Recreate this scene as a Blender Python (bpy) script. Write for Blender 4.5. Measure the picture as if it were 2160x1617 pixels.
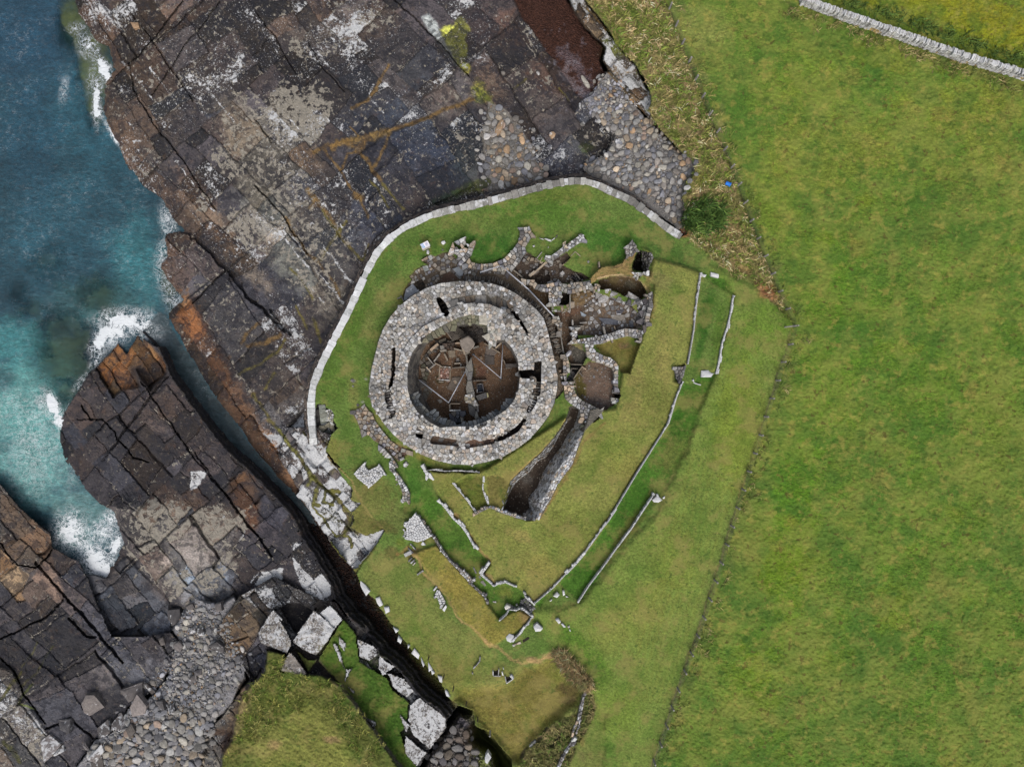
import bpy, math, random, time
import numpy as np
T0 = time.time()
for o in list(bpy.data.objects): bpy.data.objects.remove(o)
S = bpy.context.scene
COLL = S.collection
# ------------------------------------------------------------------ camera, sky, sun, exposure
H = 72.0                                   # drone height above the lawn (z = 0)
cd = bpy.data.cameras.new('drone_camera'); cam = bpy.data.objects.new('drone_camera', cd); COLL.objects.link(cam)
cam.location = (0, 0, H); cam.rotation_euler = (0, 0, 0)
cd.sensor_width = 36; cd.lens = 24.0; cd.clip_start = 1; cd.clip_end = 3000
S.camera = cam
SUN_EL, SUN_AZ = math.radians(48), math.radians(172)      # azimuth clockwise from picture-up
w = bpy.data.worlds.new('World'); S.world = w; w.use_nodes = True
nt = w.node_tree
sky = nt.nodes.new('ShaderNodeTexSky'); sky.sky_type = 'NISHITA'; sky.sun_disc = False
sky.sun_elevation = SUN_EL; sky.sun_rotation = SUN_AZ; sky.dust_density = 4; sky.air_density = 1.0
hs = nt.nodes.new('ShaderNodeHueSaturation'); hs.inputs['Saturation'].default_value = 0.45
nt.links.new(sky.outputs[0], hs.inputs['Color'])
bg = nt.nodes['Background']; bg.inputs['Strength'].default_value = 0.15
nt.links.new(hs.outputs[0], bg.inputs['Color'])
sl = bpy.data.lights.new('sun', 'SUN'); sl.energy = 0.85; sl.angle = math.radians(26); sl.color = (1, .96, .9)
so = bpy.data.objects.new('sun', sl); COLL.objects.link(so)
d = (math.sin(SUN_AZ)*math.cos(SUN_EL), math.cos(SUN_AZ)*math.cos(SUN_EL), math.sin(SUN_EL))
from mathutils import Vector
so.rotation_euler = Vector(d).to_track_quat('Z', 'Y').to_euler(); so.location = (0, -60, 90)
S.view_settings.view_transform = 'Standard'; S.view_settings.look = 'None'; S.view_settings.gamma = 1
S.view_settings.use_curve_mapping = False; S.view_settings.exposure = 0.74
K = 1.75                                   # how much brighter a flat surface reads than its base colour
# ------------------------------------------------------------------ survey helpers: map coordinates to metres
CROPS = dict(a=(740,560,.2721), b=(840,460,.27205), c=(0,0,.33395), d=(540,0,.33395), e=(1000,0,.33395), f=(0,440,.33395),
  g=(380,440,.3215), h=(0,940,.4186), i=(400,900,.3092), j=(400,1200,.2778), k=(740,900,.3092), l=(900,1200,.2778),
  m=(1300,480,.371), n=(1500,0,.334), o=(860,660,.1608), p=(840,470,.1237), q=(1080,470,.1484), r=(1140,660,.14846),
  t=(740,840,.1484), u=(1000,850,.16694), v=(540,900,.1855), w=(840,1060,.1855), x=(520,1240,.13605), y=(760,1380,.1574),
  z=(0,1340,.2222), A=(1100,1280,.20833), B=(620,820,.11134), C=(0,640,.18553), P=(0,0,1.0))
def P(c, *v):
    x0, y0, s = CROPS[c]
    return [(x0+v[i]*s, y0+v[i+1]*s) for i in range(0, len(v), 2)]
def wx(px, py, z):
    k = (H-z)/H*.05
    return ((px-1080)*k, (808.5-py)*k, z)
def lin(c):
    c = np.asarray(c, float)/255.
    return np.where(c <= .04045, c/12.92, ((c+.055)/1.055)**2.4)
def alb(c): return lin(c)/K
# ------------------------------------------------------------------ noise
_GR = {}
def perlin(x, y, seed):
    if seed not in _GR: G = np.random.RandomState(seed).rand(256, 256)*2*np.pi; _GR[seed] = np.cos(G), np.sin(G)
    gx, gy = _GR[seed]
    xi = np.floor(x).astype(int); yi = np.floor(y).astype(int); xf = x-xi; yf = y-yi
    u = xf*xf*xf*(xf*(xf*6-15)+10); v = yf*yf*yf*(yf*(yf*6-15)+10)
    def g(i, j):
        a, b = (xi+i) & 255, (yi+j) & 255
        return gx[a, b]*(xf-i)+gy[a, b]*(yf-j)
    return ((g(0,0)*(1-u)+g(1,0)*u)*(1-v)+(g(0,1)*(1-u)+g(1,1)*u)*v)*1.5
def fbm(x, y, seed, o=4, l=2.03, p=.5):
    s = 0; a = 1; n = 0
    for k in range(o):
        s = s+a*perlin(x, y, seed+k*7); n += a; x = x*l+13.7; y = y*l+5.1; a *= p
    return s/n
def sstep(a, b, x):
    t = np.clip((x-a)/(b-a), 0, 1); return t*t*(3-2*t)
# ------------------------------------------------------------------ the survey grid: heights, colours, zones
g = 2.05
UX = np.arange(-170, 2331, g); VY = np.arange(-170, 1790, g)
U, V = np.meshgrid(UX, VY); NY, NX = U.shape
Zt = np.full(U.shape, -7.2); COL = np.zeros(U.shape+(3,)); COL[:] = (48, 62, 58)
LI = np.zeros(U.shape); PA = np.zeros(U.shape); ZONE = np.zeros(U.shape, np.int16); SLAB = np.full(U.shape, -1, np.int32)
W1 = fbm(U/40, V/40, 5, 3), fbm(U/40, V/40, 55, 3)
W2 = fbm(U/9, V/9, 15, 2), fbm(U/9, V/9, 65, 2)
N60 = fbm(U/60, V/60, 71, 4); N20 = fbm(U/20, V/20, 81, 3); N8 = fbm(U/8, V/8, 91, 2); N150 = fbm(U/150, V/150, 101, 4)
zones = [('sea_bed', 'seabed')]
def zone(name, mat):
    zones.append((name, mat)); return len(zones)-1
def box(pts, m):
    a = np.asarray(pts, float)
    x0 = int(np.clip((a[:,0].min()-m-UX[0])/g, 0, NX-1)); x1 = int(np.clip((a[:,0].max()+m-UX[0])/g+2, 1, NX))
    y0 = int(np.clip((a[:,1].min()-m-VY[0])/g, 0, NY-1)); y1 = int(np.clip((a[:,1].max()+m-VY[0])/g+2, 1, NY))
    return np.s_[y0:y1, x0:x1]
def pdist(X, Y, pts, closed):
    n = len(pts); D = np.full(X.shape, 1e9)
    for i in range(n if closed else n-1):
        ax, ay = pts[i]; bx, by = pts[(i+1) % n]; dx, dy = bx-ax, by-ay; L = dx*dx+dy*dy
        if L < 1e-9: continue
        t = np.clip(((X-ax)*dx+(Y-ay)*dy)/L, 0, 1)
        D = np.minimum(D, (X-ax-t*dx)**2+(Y-ay-t*dy)**2)
    return np.sqrt(D)
def pin(X, Y, pts):
    n = len(pts); I = np.zeros(np.shape(X), bool)
    for i in range(n):
        ax, ay = pts[i]; bx, by = pts[(i+1) % n]
        if ay == by: continue
        c = ((ay > Y) != (by > Y)) & (X < (bx-ax)*(Y-ay)/(by-ay)+ax); I ^= c
    return I
def sd(pts, m=10, w1=0, w2=0):                   # signed distance to a polygon (inside positive) on its part of the grid
    s = box(pts, m+abs(w1)+abs(w2)+4); X = U[s]+w1*W1[0][s]+w2*W2[0][s]; Y = V[s]+w1*W1[1][s]+w2*W2[1][s]
    D = pdist(X, Y, pts, True); return s, np.where(pin(X, Y, pts), D, -D)
def area(pts, z=None, f=0, col=None, zn=None, w1=0, w2=1.5, li=None, pa=None, cf=None, dz=None, k=1.0):
    """paint an outline on the survey: height z (or dz added) with edge width f, colour, zone, lichen and pale amounts"""
    cf = f if cf is None else cf
    s, d = sd(pts, max(f, cf)+6, w1, w2)
    a = sstep(-.5*f-1, .5*f+1, d) if f > 3 else (d > 0).astype(float)
    if z is not None: Zt[s] = Zt[s]*(1-a)+(z(U[s], V[s]) if callable(z) else z)*a
    if dz is not None: Zt[s] += dz*a
    b = (sstep(-.5*cf-.5, .5*cf+.5, d) if cf > 1 else (d > 0))*k
    if col is not None: COL[s] = COL[s]*(1-b[..., None])+np.asarray(col, float)*b[..., None]
    if li is not None: LI[s] = LI[s]*(1-b)+li*b
    if pa is not None: PA[s] = PA[s]*(1-b)+pa*b
    if zn is not None: ZONE[s][d > 0] = zn
    return s, d
def spot(c, pts, col, f=20, k=.7, w1=12, w2=4): area(P(c, *pts), col=col, cf=f, w1=w1, w2=w2, k=k)
def blob(px, py, rx, ry, col, k=.6, ang=0, rag=.5):
    R = max(rx, ry)*1.8; s = box([(px-R, py-R), (px+R, py+R)], 0)
    c, n = math.cos(math.radians(ang)), math.sin(math.radians(ang)); X, Y = U[s]-px, V[s]-py
    q = np.sqrt(((X*c+Y*n)/rx)**2+((-X*n+Y*c)/ry)**2)+rag*N20[s]+rag*.6*N8[s]
    b = (k*(1-sstep(.45, 1.25, q)))[..., None]; COL[s] = COL[s]*(1-b)+np.asarray(col, float)*b
def line(c, pts, wd, col=None, dz=None, k=.9, rag=.5, li=None, soft=.6):
    pts = P(c, *pts) if c else pts; s = box(pts, wd*2+8)
    X = U[s]+5*W1[0][s]+1.5*W2[0][s]; Y = V[s]+5*W1[1][s]+1.5*W2[1][s]
    q = pdist(X, Y, pts, False)/(wd*.5)*(1+rag*N20[s]+rag*N8[s]); b = 1-sstep(1-soft, 1+soft, q)
    if col is not None: COL[s] = COL[s]*(1-k*b[..., None])+np.asarray(col, float)*k*b[..., None]
    if dz is not None: Zt[s] += dz*b
    if col is not None: LI[s] *= 1-.85*k*b; PA[s] *= 1-.85*k*b
    if li is not None: LI[s] = np.maximum(LI[s], li*b)
def Zat(px, py):
    x = np.clip((np.asarray(px, float)-UX[0])/g, 0, NX-1.001); y = np.clip((np.asarray(py, float)-VY[0])/g, 0, NY-1.001)
    i = x.astype(int); j = y.astype(int); a = x-i; b = y-j
    return (Zt[j,i]*(1-a)+Zt[j,i+1]*a)*(1-b)+(Zt[j+1,i]*(1-a)+Zt[j+1,i+1]*a)*b
def slabs(mask, seed, a1, a2, w1, w2, off=.12, tilt=.02, base=0, tint=.2, fine=.5, warp=6, gw=1.0, jd=.22):
    """split the masked rock into jointed slabs: ids, recessed joints, height steps, tilts and a tint of their own"""
    r = np.random.RandomState(seed); yy, xx = np.nonzero(mask)
    u = U[yy, xx]+warp*W1[0][yy, xx]+.9*W2[0][yy, xx]; v = V[yy, xx]+warp*W1[1][yy, xx]+.9*W2[1][yy, xx]
    d = np.full(u.shape, 1e3); gr = np.zeros(u.shape); ids = np.zeros(u.shape, int); nid = base
    def cuts(q, w_, lo, hi, ws, ps):
        c = [q.min()-r.rand()*w_*.8]
        while c[-1] < q.max()+5: c.append(c[-1]+w_*(lo+hi*r.rand()))
        c = np.array(c); k = np.clip(np.searchsorted(c, q)-1, 0, len(c)-2); cw = r.choice(ws, len(c), p=ps)*gw; cq = jd*(.35+r.rand(len(c)))*np.where(cw > 0, cw/2+.3, 0)
        ed = np.full(q.shape, 1e3); gg = np.zeros(q.shape)
        for side in (0, 1):
            x = np.abs(q-c[k+side]); ed = np.minimum(ed, x); gg = np.maximum(gg, cq[k+side]*np.clip(1.25-x/(cw[k+side]*1.0+.75), 0, 1))
        return k, len(c), ed, gg
    th = math.radians(a2+90); kp, npl, dp, gp = cuts(u*math.cos(th)+v*math.sin(th), w2*2.4, .6, .9, [0, .9, 1.8, 3.2], [.25, .35, .28, .12]); gr = gp.copy()
    for b in range(npl):
        m = np.nonzero(kp == b)[0]
        if not len(m): continue
        a = math.radians(a1+r.uniform(-7, 7)); k, ns, e1, g1 = cuts(-u[m]*math.sin(a)+v[m]*math.cos(a), w1, .45, 1.1, [0, .8, 1.6, 3.6], [.3, .38, .24, .08]); gr[m] = np.maximum(gr[m], g1)
        for c_ in range(ns):
            mm = m[k == c_]
            if not len(mm): continue
            th = math.radians(a2+90+r.uniform(-17, 17)); kk, nc, e2, g2 = cuts(u[mm]*math.cos(th)+v[mm]*math.sin(th), w2, .4, 1.2, [0, .8, 1.6, 3.2], [.42, .34, .17, .07])
            gr[mm] = np.maximum(gr[mm], g2); ids[mm] = nid+kk; nid += nc
    n = nid-base; i = ids-base
    ho = r.uniform(-off, off, n); tx = r.normal(0, tilt, n); ty = r.normal(0, tilt, n)
    cx = np.bincount(i, u, n)/np.maximum(np.bincount(i, minlength=n), 1); cy = np.bincount(i, v, n)/np.maximum(np.bincount(i, minlength=n), 1)
    z = ho[i]+((u-cx[i])*tx[i]+(v-cy[i])*ty[i])*.05
    lay = (fbm(u/28, v/28, seed+3, 4)+r.uniform(-1, 1, n)[i])*3.4; fl = np.floor(lay); st = fl+sstep(.78, 1, lay-fl); z = z+.035*st
    if fine > 0:                                # finer cracks inside part of the slabs
        on = (r.rand(n) < fine)[i]
        for ang, wd, se in ((a1+r.uniform(-30, 10), 19, 1), (a2+r.uniform(70, 110), 27, 2), (a1+60, 44, 3)):
            aa = math.radians(ang)+r.normal(0, .25, n)[i]; q = (-u*np.sin(aa)+v*np.cos(aa)+14*W1[se % 2][yy, xx])/wd; f = np.abs(q-np.round(q))*wd; gate = perlin(u/37+se*9, v/37, seed+se) > .12
            z = z-on*.075*np.clip(1-f/1.6, 0, 1)*gate
    z = z-gr+.05*N8[yy, xx]
    Zt[yy, xx] += z; SLAB[yy, xx] = ids
    tn = np.exp(r.normal(0, tint, n))*np.where(r.rand(n) < .28, .70, 1.05); hue = r.normal(0, .045, n); C = COL[yy, xx]*tn[i][:, None]
    C[:, 0] *= 1+hue[i]; C[:, 2] *= 1-hue[i]; COL[yy, xx] = C; PA[yy, xx] = np.clip(PA[yy, xx]+.5*((gr > .01) & (gr < .09))*(N60[yy, xx] > .08), 0, 1)
    PA[yy, xx] = PA[yy, xx]*np.clip(r.normal(1, .45, n), 0, 1.6)[i]; LI[yy, xx] = LI[yy, xx]*np.clip(r.normal(1, .35, n), .2, 1.5)[i]; LI[yy, xx] = np.minimum(LI[yy, xx], .84); PA[yy, xx] = np.minimum(PA[yy, xx], .58)
    return nid
# ================================================================== THE GROUND
SEA = -5.0
Z_ROCK = zone('rock_platform', 'rock'); Z_ISLE = zone('rock_island', 'rock'); Z_SHELF = zone('rock_shelf', 'rock'); Z_CLIFF = zone('lichened_cliff_rock', 'rock')
Z_BLOCK = zone('blocky_rock_outcrop', 'rock'); Z_LEDGE = zone('rock_ledge', 'rock'); Z_GEO = zone('chasm_floor', 'weed'); Z_WEED = zone('seaweed_inlet', 'weed')
Z_BEACH = zone('shingle_beach', 'gravel'); Z_COVE = zone('cobble_cove', 'gravel')
Z_LAWN = zone('lawn', 'grass'); Z_BANK = zone('grass_rampart', 'grass'); Z_FIELD = zone('field', 'field'); Z_FAR = zone('far_field', 'field'); Z_ROUGH = zone('rough_bank', 'rough')
Z_KNOLL = zone('grass_knoll', 'grass'); Z_HOLLOW = zone('grass_hollow', 'grass'); Z_EARTH = zone('earth_floor', 'earth'); Z_PIT = zone('ditch_floor', 'earth')
Z_CORE = zone('broch_core', 'core'); Z_BFLOOR = zone('broch_floor', 'earth'); Z_GULLY = zone('gully_floor', 'rock')
# --- drowned ledges under clear water
area([(60,250),(40,-170),(330,-170),(330,420),(240,330)], z=-6.3, f=60, col=(52,80,78))
area(P('c',355,-120,355,0,385,150,460,240,480,380,520,560,530,680,570,730,640,820,720,900,800,900,700,300,640,-100), z=-5.16, f=5, col=(122,112,66), zn=0, w1=3)
blob(165,150,26,70,(150,140,95),.6,80)
for q in [(660,600,120,90),(430,800,130,120),(700,560,70,50),(390,980,140,90),(500,1010,110,60),(290,330,60,40),(560,400,70,60),(100,640,50,40),(220,660,60,60),(430,1150,80,40),(1060,560,50,60),(1040,450,40,60),(240,560,60,80)]:
    c = P('f', q[0], q[1])[0]; rx, ry = q[2]*.334, q[3]*.334
    area([(c[0]+rx*math.cos(t)*1.15, c[1]+ry*math.sin(t)*1.15) for t in np.linspace(0, 6.28, 14)[:-1]], z=-5.55, f=16, col=(92,92,66), w1=18, w2=4)
area(P('f',1000,540,1150,590,1190,640,1060,700,960,560,980,400,1060,330,1100,420,1150,560), z=-5.2, f=16, col=(128,112,74), w1=4)
# --- the big platform north-west of the broch
PLAT = [(150,-170),(158,0),(167,33),(187,57),(200,83),(228,100),(243,147),(222,177),(220,234),(230,267),(252,314),(267,350),(300,390),(340,420),(354,444),(371,470),(384,486),
  (352,494),(349,507),(352,540),(341,556),(341,566),(362,600),(386,634),(372,644),(354,664),(361,684),(397,747),(417,774),(444,824),(484,874),(508,909),(539,959),(567,990),(592,1011),(622,1043),(660,1092),(690,1135),(724,1178),(752,1209),
  (790,1150),(800,1080),(760,1010),(690,935),(665,905),(662,830),(720,700),(800,540),(880,480),(1000,440),(1100,415),(1190,400),(1240,402),(1300,400),(1310,340),(1285,270),(1205,165),(1130,60),(1085,-10),(1060,-170)]
def zplat(u, v):
    s = (u-300)*.777-(v-390)*.629; z = -4.75+2.5*np.clip((s+35)/330, 0, 1)
    q = (u-354)*.629+(v-664)*.777
    return np.maximum(z-.6*np.clip((s-520)/200, 0, 1), np.where(q > 0, -4.4+np.clip(q/430, 0, 1)*2.2, -9))
area([(1150,150),(1330,150),(1340,420),(1150,420)], z=-2.35, f=2, col=(120,116,112), zn=Z_BEACH)
s_, d_ = area(PLAT, z=zplat, col=(72,66,67), zn=Z_ROCK, w1=4, w2=2.5, li=.2, pa=.2)
SH = PLAT[:37]; bx_ = box(SH, 60); dsh = pdist(U[bx_], V[bx_], SH, False); m_ = ZONE[bx_] == Z_ROCK
zz = Zt[bx_]; lim = -4.85+.026*dsh+.25*N20[bx_]; zz[m_] = np.minimum(zz, lim)[m_]
COL[bx_] = np.where((m_ & (dsh < 40))[..., None], COL[bx_]*.35+np.array((92,70,54))*.65, COL[bx_])
blob(330,90,120,110,(92,74,60),.8); blob(300,250,90,120,(84,72,62),.7); blob(430,120,130,110,(80,68,64),.7); blob(640,60,140,70,(106,90,78),.7); blob(760,40,90,60,(110,90,76),.6)
blob(840,150,70,60,(92,84,80),.6); blob(700,200,90,70,(72,68,70),.7); blob(880,270,130,80,(64,66,74),.85); blob(960,320,70,90,(58,62,74),.85); blob(800,340,110,90,(54,57,68),.85); blob(700,380,90,80,(62,63,70),.7); blob(790,440,70,60,(60,62,72),.8); blob(700,520,70,70,(76,76,80),.7)
blob(960,190,60,40,(104,104,108),.6); blob(900,230,90,35,(96,98,104),.5); blob(990,340,40,70,(120,122,112),.5)
blob(530,300,75,60,(158,148,130),.8,50); blob(560,430,95,45,(160,150,132),.85,50); blob(620,560,100,38,(150,138,118),.8,48); blob(620,330,60,50,(140,130,114),.6); blob(500,240,60,36,(120,108,94),.6,40); blob(700,640,40,60,(128,122,112),.7,50); blob(560,480,40,20,(182,176,164),.7,50); blob(600,250,40,60,(128,118,102),.5)
blob(440,460,90,30,(140,112,88),.8,48); blob(520,560,90,22,(140,118,96),.7,48); blob(410,400,60,30,(126,98,78),.6,48)
blob(410,580,60,60,(84,78,80),.8); blob(480,670,110,60,(82,76,74),.8,48); blob(560,760,90,60,(88,80,76),.8,48); blob(600,850,80,60,(92,82,74),.7)
line('P', [388,650,430,720,470,800,530,900,600,1000,640,1050], 46, (118,84,60), k=.8); line('P', [385,640,410,690], 34, (140,98,64), k=.8); blob(575,935,34,14,(150,96,52),.9,50); blob(612,1000,30,16,(172,126,92),.8,50)
blob(1090,60,70,50,(104,82,74),.85); blob(1180,150,70,60,(106,84,74),.8); blob(1000,60,50,50,(94,78,76),.7); blob(1030,190,40,50,(124,106,92),.7); blob(1130,230,70,40,(92,86,84),.7); blob(1190,290,60,60,(80,80,86),.7); blob(1150,330,70,40,(74,74,82),.7); blob(1240,300,50,50,(96,92,88),.6)
area(P('d',1040,110,1090,90,1150,150,1160,185,1180,230,1330,470,1250,400,1130,240), col=(172,176,170), cf=6, k=.8, w1=4)
area(P('d',1160,190,1190,150,1250,160,1270,115,1310,110,1355,190,1325,240,1340,360,1310,390,1350,400,1360,440,1330,475,1280,410,1220,310,1180,230), col=(192,192,84), cf=5, k=.9, w1=5, w2=3)
blob(950,100,9,5,(90,92,70),.7); blob(965,120,8,5,(90,95,70),.7); blob(1010,190,16,22,(150,160,60),.6); blob(1000,395,50,14,(120,126,52),.75,-14); blob(1020,205,20,14,(140,150,60),.6); blob(1240,310,16,14,(96,110,52),.8); blob(940,420,40,12,(92,110,70),.6,-20)
LI[:] = np.where(ZONE == Z_ROCK, .33+.18*sstep(-.1, .3, N150), LI); 
for c, q, l in [('d',(740,560,840,540,960,690,910,750,820,750,760,640),.75),('d',(780,230,870,190,950,210,960,260,880,290,820,295),.62),('d',(1040,330,1150,290,1130,350,1080,390),.6),('d',(450,420,540,410,560,470,490,465),.5),('d',(170,1010,330,980,420,1100,280,1180,220,1130),.62),('d',(270,1130,400,1050,410,1140,280,1170),.85),('d',(820,980,880,930,910,1050,860,1060),.85),('d',(280,1440,360,1390,520,1400,520,1500,330,1530),.68),('d',(590,1260,760,1280,760,1440,640,1480),.6),
  ('d',(0,1300,140,1310,220,1420,190,1617,60,1480,0,1420),.66),('d',(210,1200,330,1190,420,1290,330,1350,250,1320),.6),('g',(480,0,700,90,690,290,560,130),.66),('g',(870,60,1050,120,1090,280,930,300,830,200),.6),('g',(640,920,760,1080,710,1170,620,1060),.62),('g',(690,1310,840,1200,850,1370,760,1400),.7),('g',(320,950,420,1080,440,1300,370,1220,300,1010),.55),('e',(370,540,440,520,430,620,380,620),.7),('e',(560,490,640,570,620,610,560,540),.7),('e',(350,660,440,660,470,760,430,790),.55),('c',(830,540,1120,520,1230,640,1200,780,960,800,820,760),.45)]:
    area(P(c,*q), li=min(.66, l*.86), cf=40, w1=16, w2=4)
for c, q, l in [('d',(0,850,150,850,230,940,170,1050,0,1010),.6),('d',(190,160,560,230,560,330,420,380,200,330),.5),('d',(0,560,420,560,520,700,400,900,100,900),.5),('g',(280,0,450,30,540,250,480,300,330,130),.8),('g',(420,260,560,300,820,560,780,640,600,480),.5),('c',(1330,980,1617,740,1617,1100,1480,1100),.75),('c',(1480,900,1617,870,1617,1080,1560,1080),.85),('d',(600,110,900,70,900,150,700,200),.4),('c',(1150,1230,1400,1300,1617,1600,1300,1400),.4)]:
    area(P(c,*q), pa=l, cf=34, w1=14, w2=4)
SID = slabs(ZONE == Z_ROCK, 3, 51, -41, 60, 78, off=.075, tilt=.009, tint=.11, fine=.55, warp=7, jd=.17)
# deep dark clefts through the platform; the sea does not reach into them
DRY = np.ones(U.shape, bool); DRY[bx_] &= ~((dsh < 14) & (U[bx_] < 400))
def cleft(c, pts, wd, dz):
    line(c, pts, wd*.62, dz=-dz*.8, soft=.4, rag=.5)
cleft('P', [372,478,400,490,440,530,478,566,505,600], 12, 2.2); cleft('P', [505,600,520,625,555,650,585,680,600,700], 9, 1.2)
cleft('f', [1220,600,1300,500,1390,430,1440,380], 3.5, .8); cleft('c', [800,50,960,250,1090,440,1220,640], 2.4, .5); cleft('c', [1160,10,1060,130,960,260,880,350,810,400], 3, .5); cleft('c', [820,400,840,570,900,660,980,790,1100,940,1230,1120,1360,1320], 3, .5)
cleft('c', [1390,10,1250,200,1190,250,1090,420,960,600], 2.6, .4); cleft('d', [870,0,980,90,1110,220,1340,480], 4, .5); cleft('d', [0,80,130,250,250,470], 3, .4); cleft('d',[330,270,420,430,560,575],3,.4); cleft('d',[100,900,0,760],4,.5); cleft('d',[0,1170,180,1380,330,1600],4,.6)
cleft('g', [600,660,700,800,720,830], 9, .8)
# rusty weed and algae along the cracks
OCH = (134,104,58); OLV = (118,108,52)
for c, pts, wd, co in [('d',[370,960,430,930,600,890,720,850,830,830,1000,770,1110,730,1280,660,1370,630],8,OCH),('d',[560,900,700,870,830,835],15,(150,122,74)),('d',[600,690,700,640,760,570,800,470,840,410],6,OCH),('d',[430,940,470,1010,530,1070,600,1190,650,1250,710,1370],5,OCH),('d',[690,850,680,930,640,960,700,1010,740,1080,790,1140],8,OCH),('d',[840,860,800,960,740,1060],6,OCH),('d',[540,1070,580,970,640,960],5,OCH),('d',[350,1230,380,1280,460,1360,520,1470,600,1580],7,OCH),('d',[520,1470,430,1600],5,OLV),('d',[520,1460,570,1400],6,OLV),('d',[800,1160,870,1240,930,1320],5,OLV),('d',[720,1140,770,1190,840,1320],4,OLV),('d',[590,800,640,860],3,OCH),('d',[480,940,520,900],9,OCH),
  ('g',[690,60,760,180,830,280,900,350,960,420,1020,500,1040,590],6,OCH),('g',[930,10,1040,170,1110,260,1190,340],5,OLV),('g',[1090,80,990,230,920,340],5,OLV),('g',[480,1220,580,1370,680,1490,760,1600],6,OLV),('g',[390,1080,520,1020,640,940,690,860],5,OLV),('g',[440,900,560,880,650,830],8,OCH),('g',[395,880,450,810,500,760],7,OCH),('g',[560,1180,620,1070],5,OLV),('g',[1190,340,1240,230],3,OLV),('g',[720,390,800,470,870,600],4,OLV),('g',[880,730,920,880],6,OLV),('g',[760,640,830,780],5,OLV),('e',[0,560,60,600,120,660],7,(110,116,50)),('e',[540,550,600,640],3,OLV),('e',[250,560,330,500],4,OLV)]:
    line(c, pts, wd, co, k=.85)
for pts in ([330,1200,390,1290,350,1310],[560,890,640,940],[640,930,700,880],[620,1230,670,1260]): line('d', pts, 12, OCH, k=.8)
# --- white-lichened rock between the sea wall's end and the cliff
CLF = P('v',640,0,760,50,900,100,840,190,800,270,870,390,960,480,1070,590,1110,640,1100,720,1190,860,1080,960,1130,1060,1070,1140,1110,1150,1250,1250,1440,1160,1490,1210,1340,1370,1240,1480,1150,1600,1070,1617,940,1400,820,1270,700,1090,620,970,540,850,440,790,500,710,430,640,330,460,240,340,330,100,380,0)
area(P('v',700,100,900,100,1100,480,1250,700,1560,1150,1560,1400,1300,1560,1080,1680,840,1300,640,960,480,800,640,400), z=-.3, f=4, col=(112,110,58), zn=Z_LAWN, w1=6)
area([(650,840),(728,840),(735,960),(705,1005),(655,960)], z=-1.7, f=2, col=(110,106,98), zn=Z_CLIFF, li=.4)
area(CLF, z=lambda u, v: -1.7+1.5*np.clip((u-640-.55*(v-1050))/130, 0, 1), col=(84,78,76), zn=Z_CLIFF, w1=4, li=.5, pa=.05)
area(P('v',360,110,640,60,800,270,960,470,1110,640,1100,720,1190,860,1080,1140,1290,1260,1440,1160,1490,1210,1340,1370,1240,1480,1150,1600,1070,1617,820,1270,620,970,440,790,560,640,420,380), li=.74, cf=20, w1=8)
for q in [(120,100,340,100,330,330,480,330,420,240),(520,300,740,280,880,400,960,560,1060,600,1090,720,900,740,740,560,600,460),(440,790,560,720,720,640,740,760,640,900,560,860),(740,920,880,830,890,960,790,1060),(620,480,740,280,730,460,660,540),(1060,1480,1100,1200,1240,1280,1250,1480,1120,1600),(930,740,1090,730,1180,860,1060,900,950,880),(800,1100,880,1000,1040,1010,1010,1150,920,1230)]: area(P('v',*q), li=.98, cf=6, w1=5)
SID = slabs(ZONE == Z_CLIFF, 11, 52, -48, 24, 30, off=.06, tilt=.01, base=SID, tint=.10, fine=.3, gw=1.1)
for pts, wd in [([240,0,370,200,480,330,600,500,640,560,720,640,800,720,880,780,960,850],20),([720,640,640,880,720,880],16),([800,720,760,850,880,880],15),([1000,900,1080,1000,1060,1120,1000,1230],22),([900,1250,1060,1240,1080,1380],14),([840,900,900,820],14),([650,560,600,660],18),([940,740,860,740],22),([640,900,800,1100,900,1230],9),([560,100,530,60],10)]: line('v', pts, wd*.36, (122,120,56), k=.92)
# --- chasm (geo) and the rock island west of it
GEO_R = [(334,655),(352,664),(361,690),(397,747),(417,774),(444,824),(484,874),(508,909),(539,959),(567,990),(592,1011),(622,1043),(644,1067),(660,1092),(690,1135),(724,1178),(752,1209),(762,1237),(789,1262),(814,1299),(848,1345),(876,1379),(886,1389),(925,1431),(947,1472),(967,1486)]
GEO_L = [(942,1520),(919,1494),(889,1472),(872,1456),(856,1431),(833,1406),(819,1392),(797,1381),(794,1367),(772,1350),(758,1339),(761,1325),(739,1308),(722,1283),(703,1262),(697,1234),(675,1197),(657,1166),(635,1135),(622,1101),(604,1076),(573,1042),(539,1008),(517,987),(471,946),(440,906),(400,852),(362,800),(334,734),(300,700)]
GEO = GEO_R+GEO_L
ISLE = P('f',870,795,930,835,1000,880,1040,960,1130,1100,1250,1260,1400,1480)+[(471,946),(517,987),(539,1008),(573,1042),(604,1076),(622,1101),(635,1135),(657,1166),(675,1197),(697,1234),(706,1262),(640,1320),(560,1440),(520,1480),(440,1330),(420,1290),(365,1290),(362,1340),(240,1400),(196,1330),(180,1300)]+P('h',440,900,470,680,540,660,560,600,625,490,600,420,575,330,500,290,430,220,385,150,330,80,300,0)+P('f',410,1600,380,1480,375,1380,385,1330,440,1230,490,1160,560,1040,620,990,745,850,800,915)
def zisle(u, v):
    s = (u-130)*.777-(v-880)*.629; q = (u-130)*.629+(v-880)*.777
    z = -4.9+np.clip((s+10)/170, 0, 1)*1.9+np.clip((s-150)/130, 0, 1)*1.2
    z = np.where(q < 40, np.minimum(z, -4.9+np.clip(q+95, 0, 300)*.012), z)
    return z
area([(290,1180),(470,1200),(470,1420),(290,1420)], z=-4.2, f=2, col=(86,84,86), zn=Z_SHELF)
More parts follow.
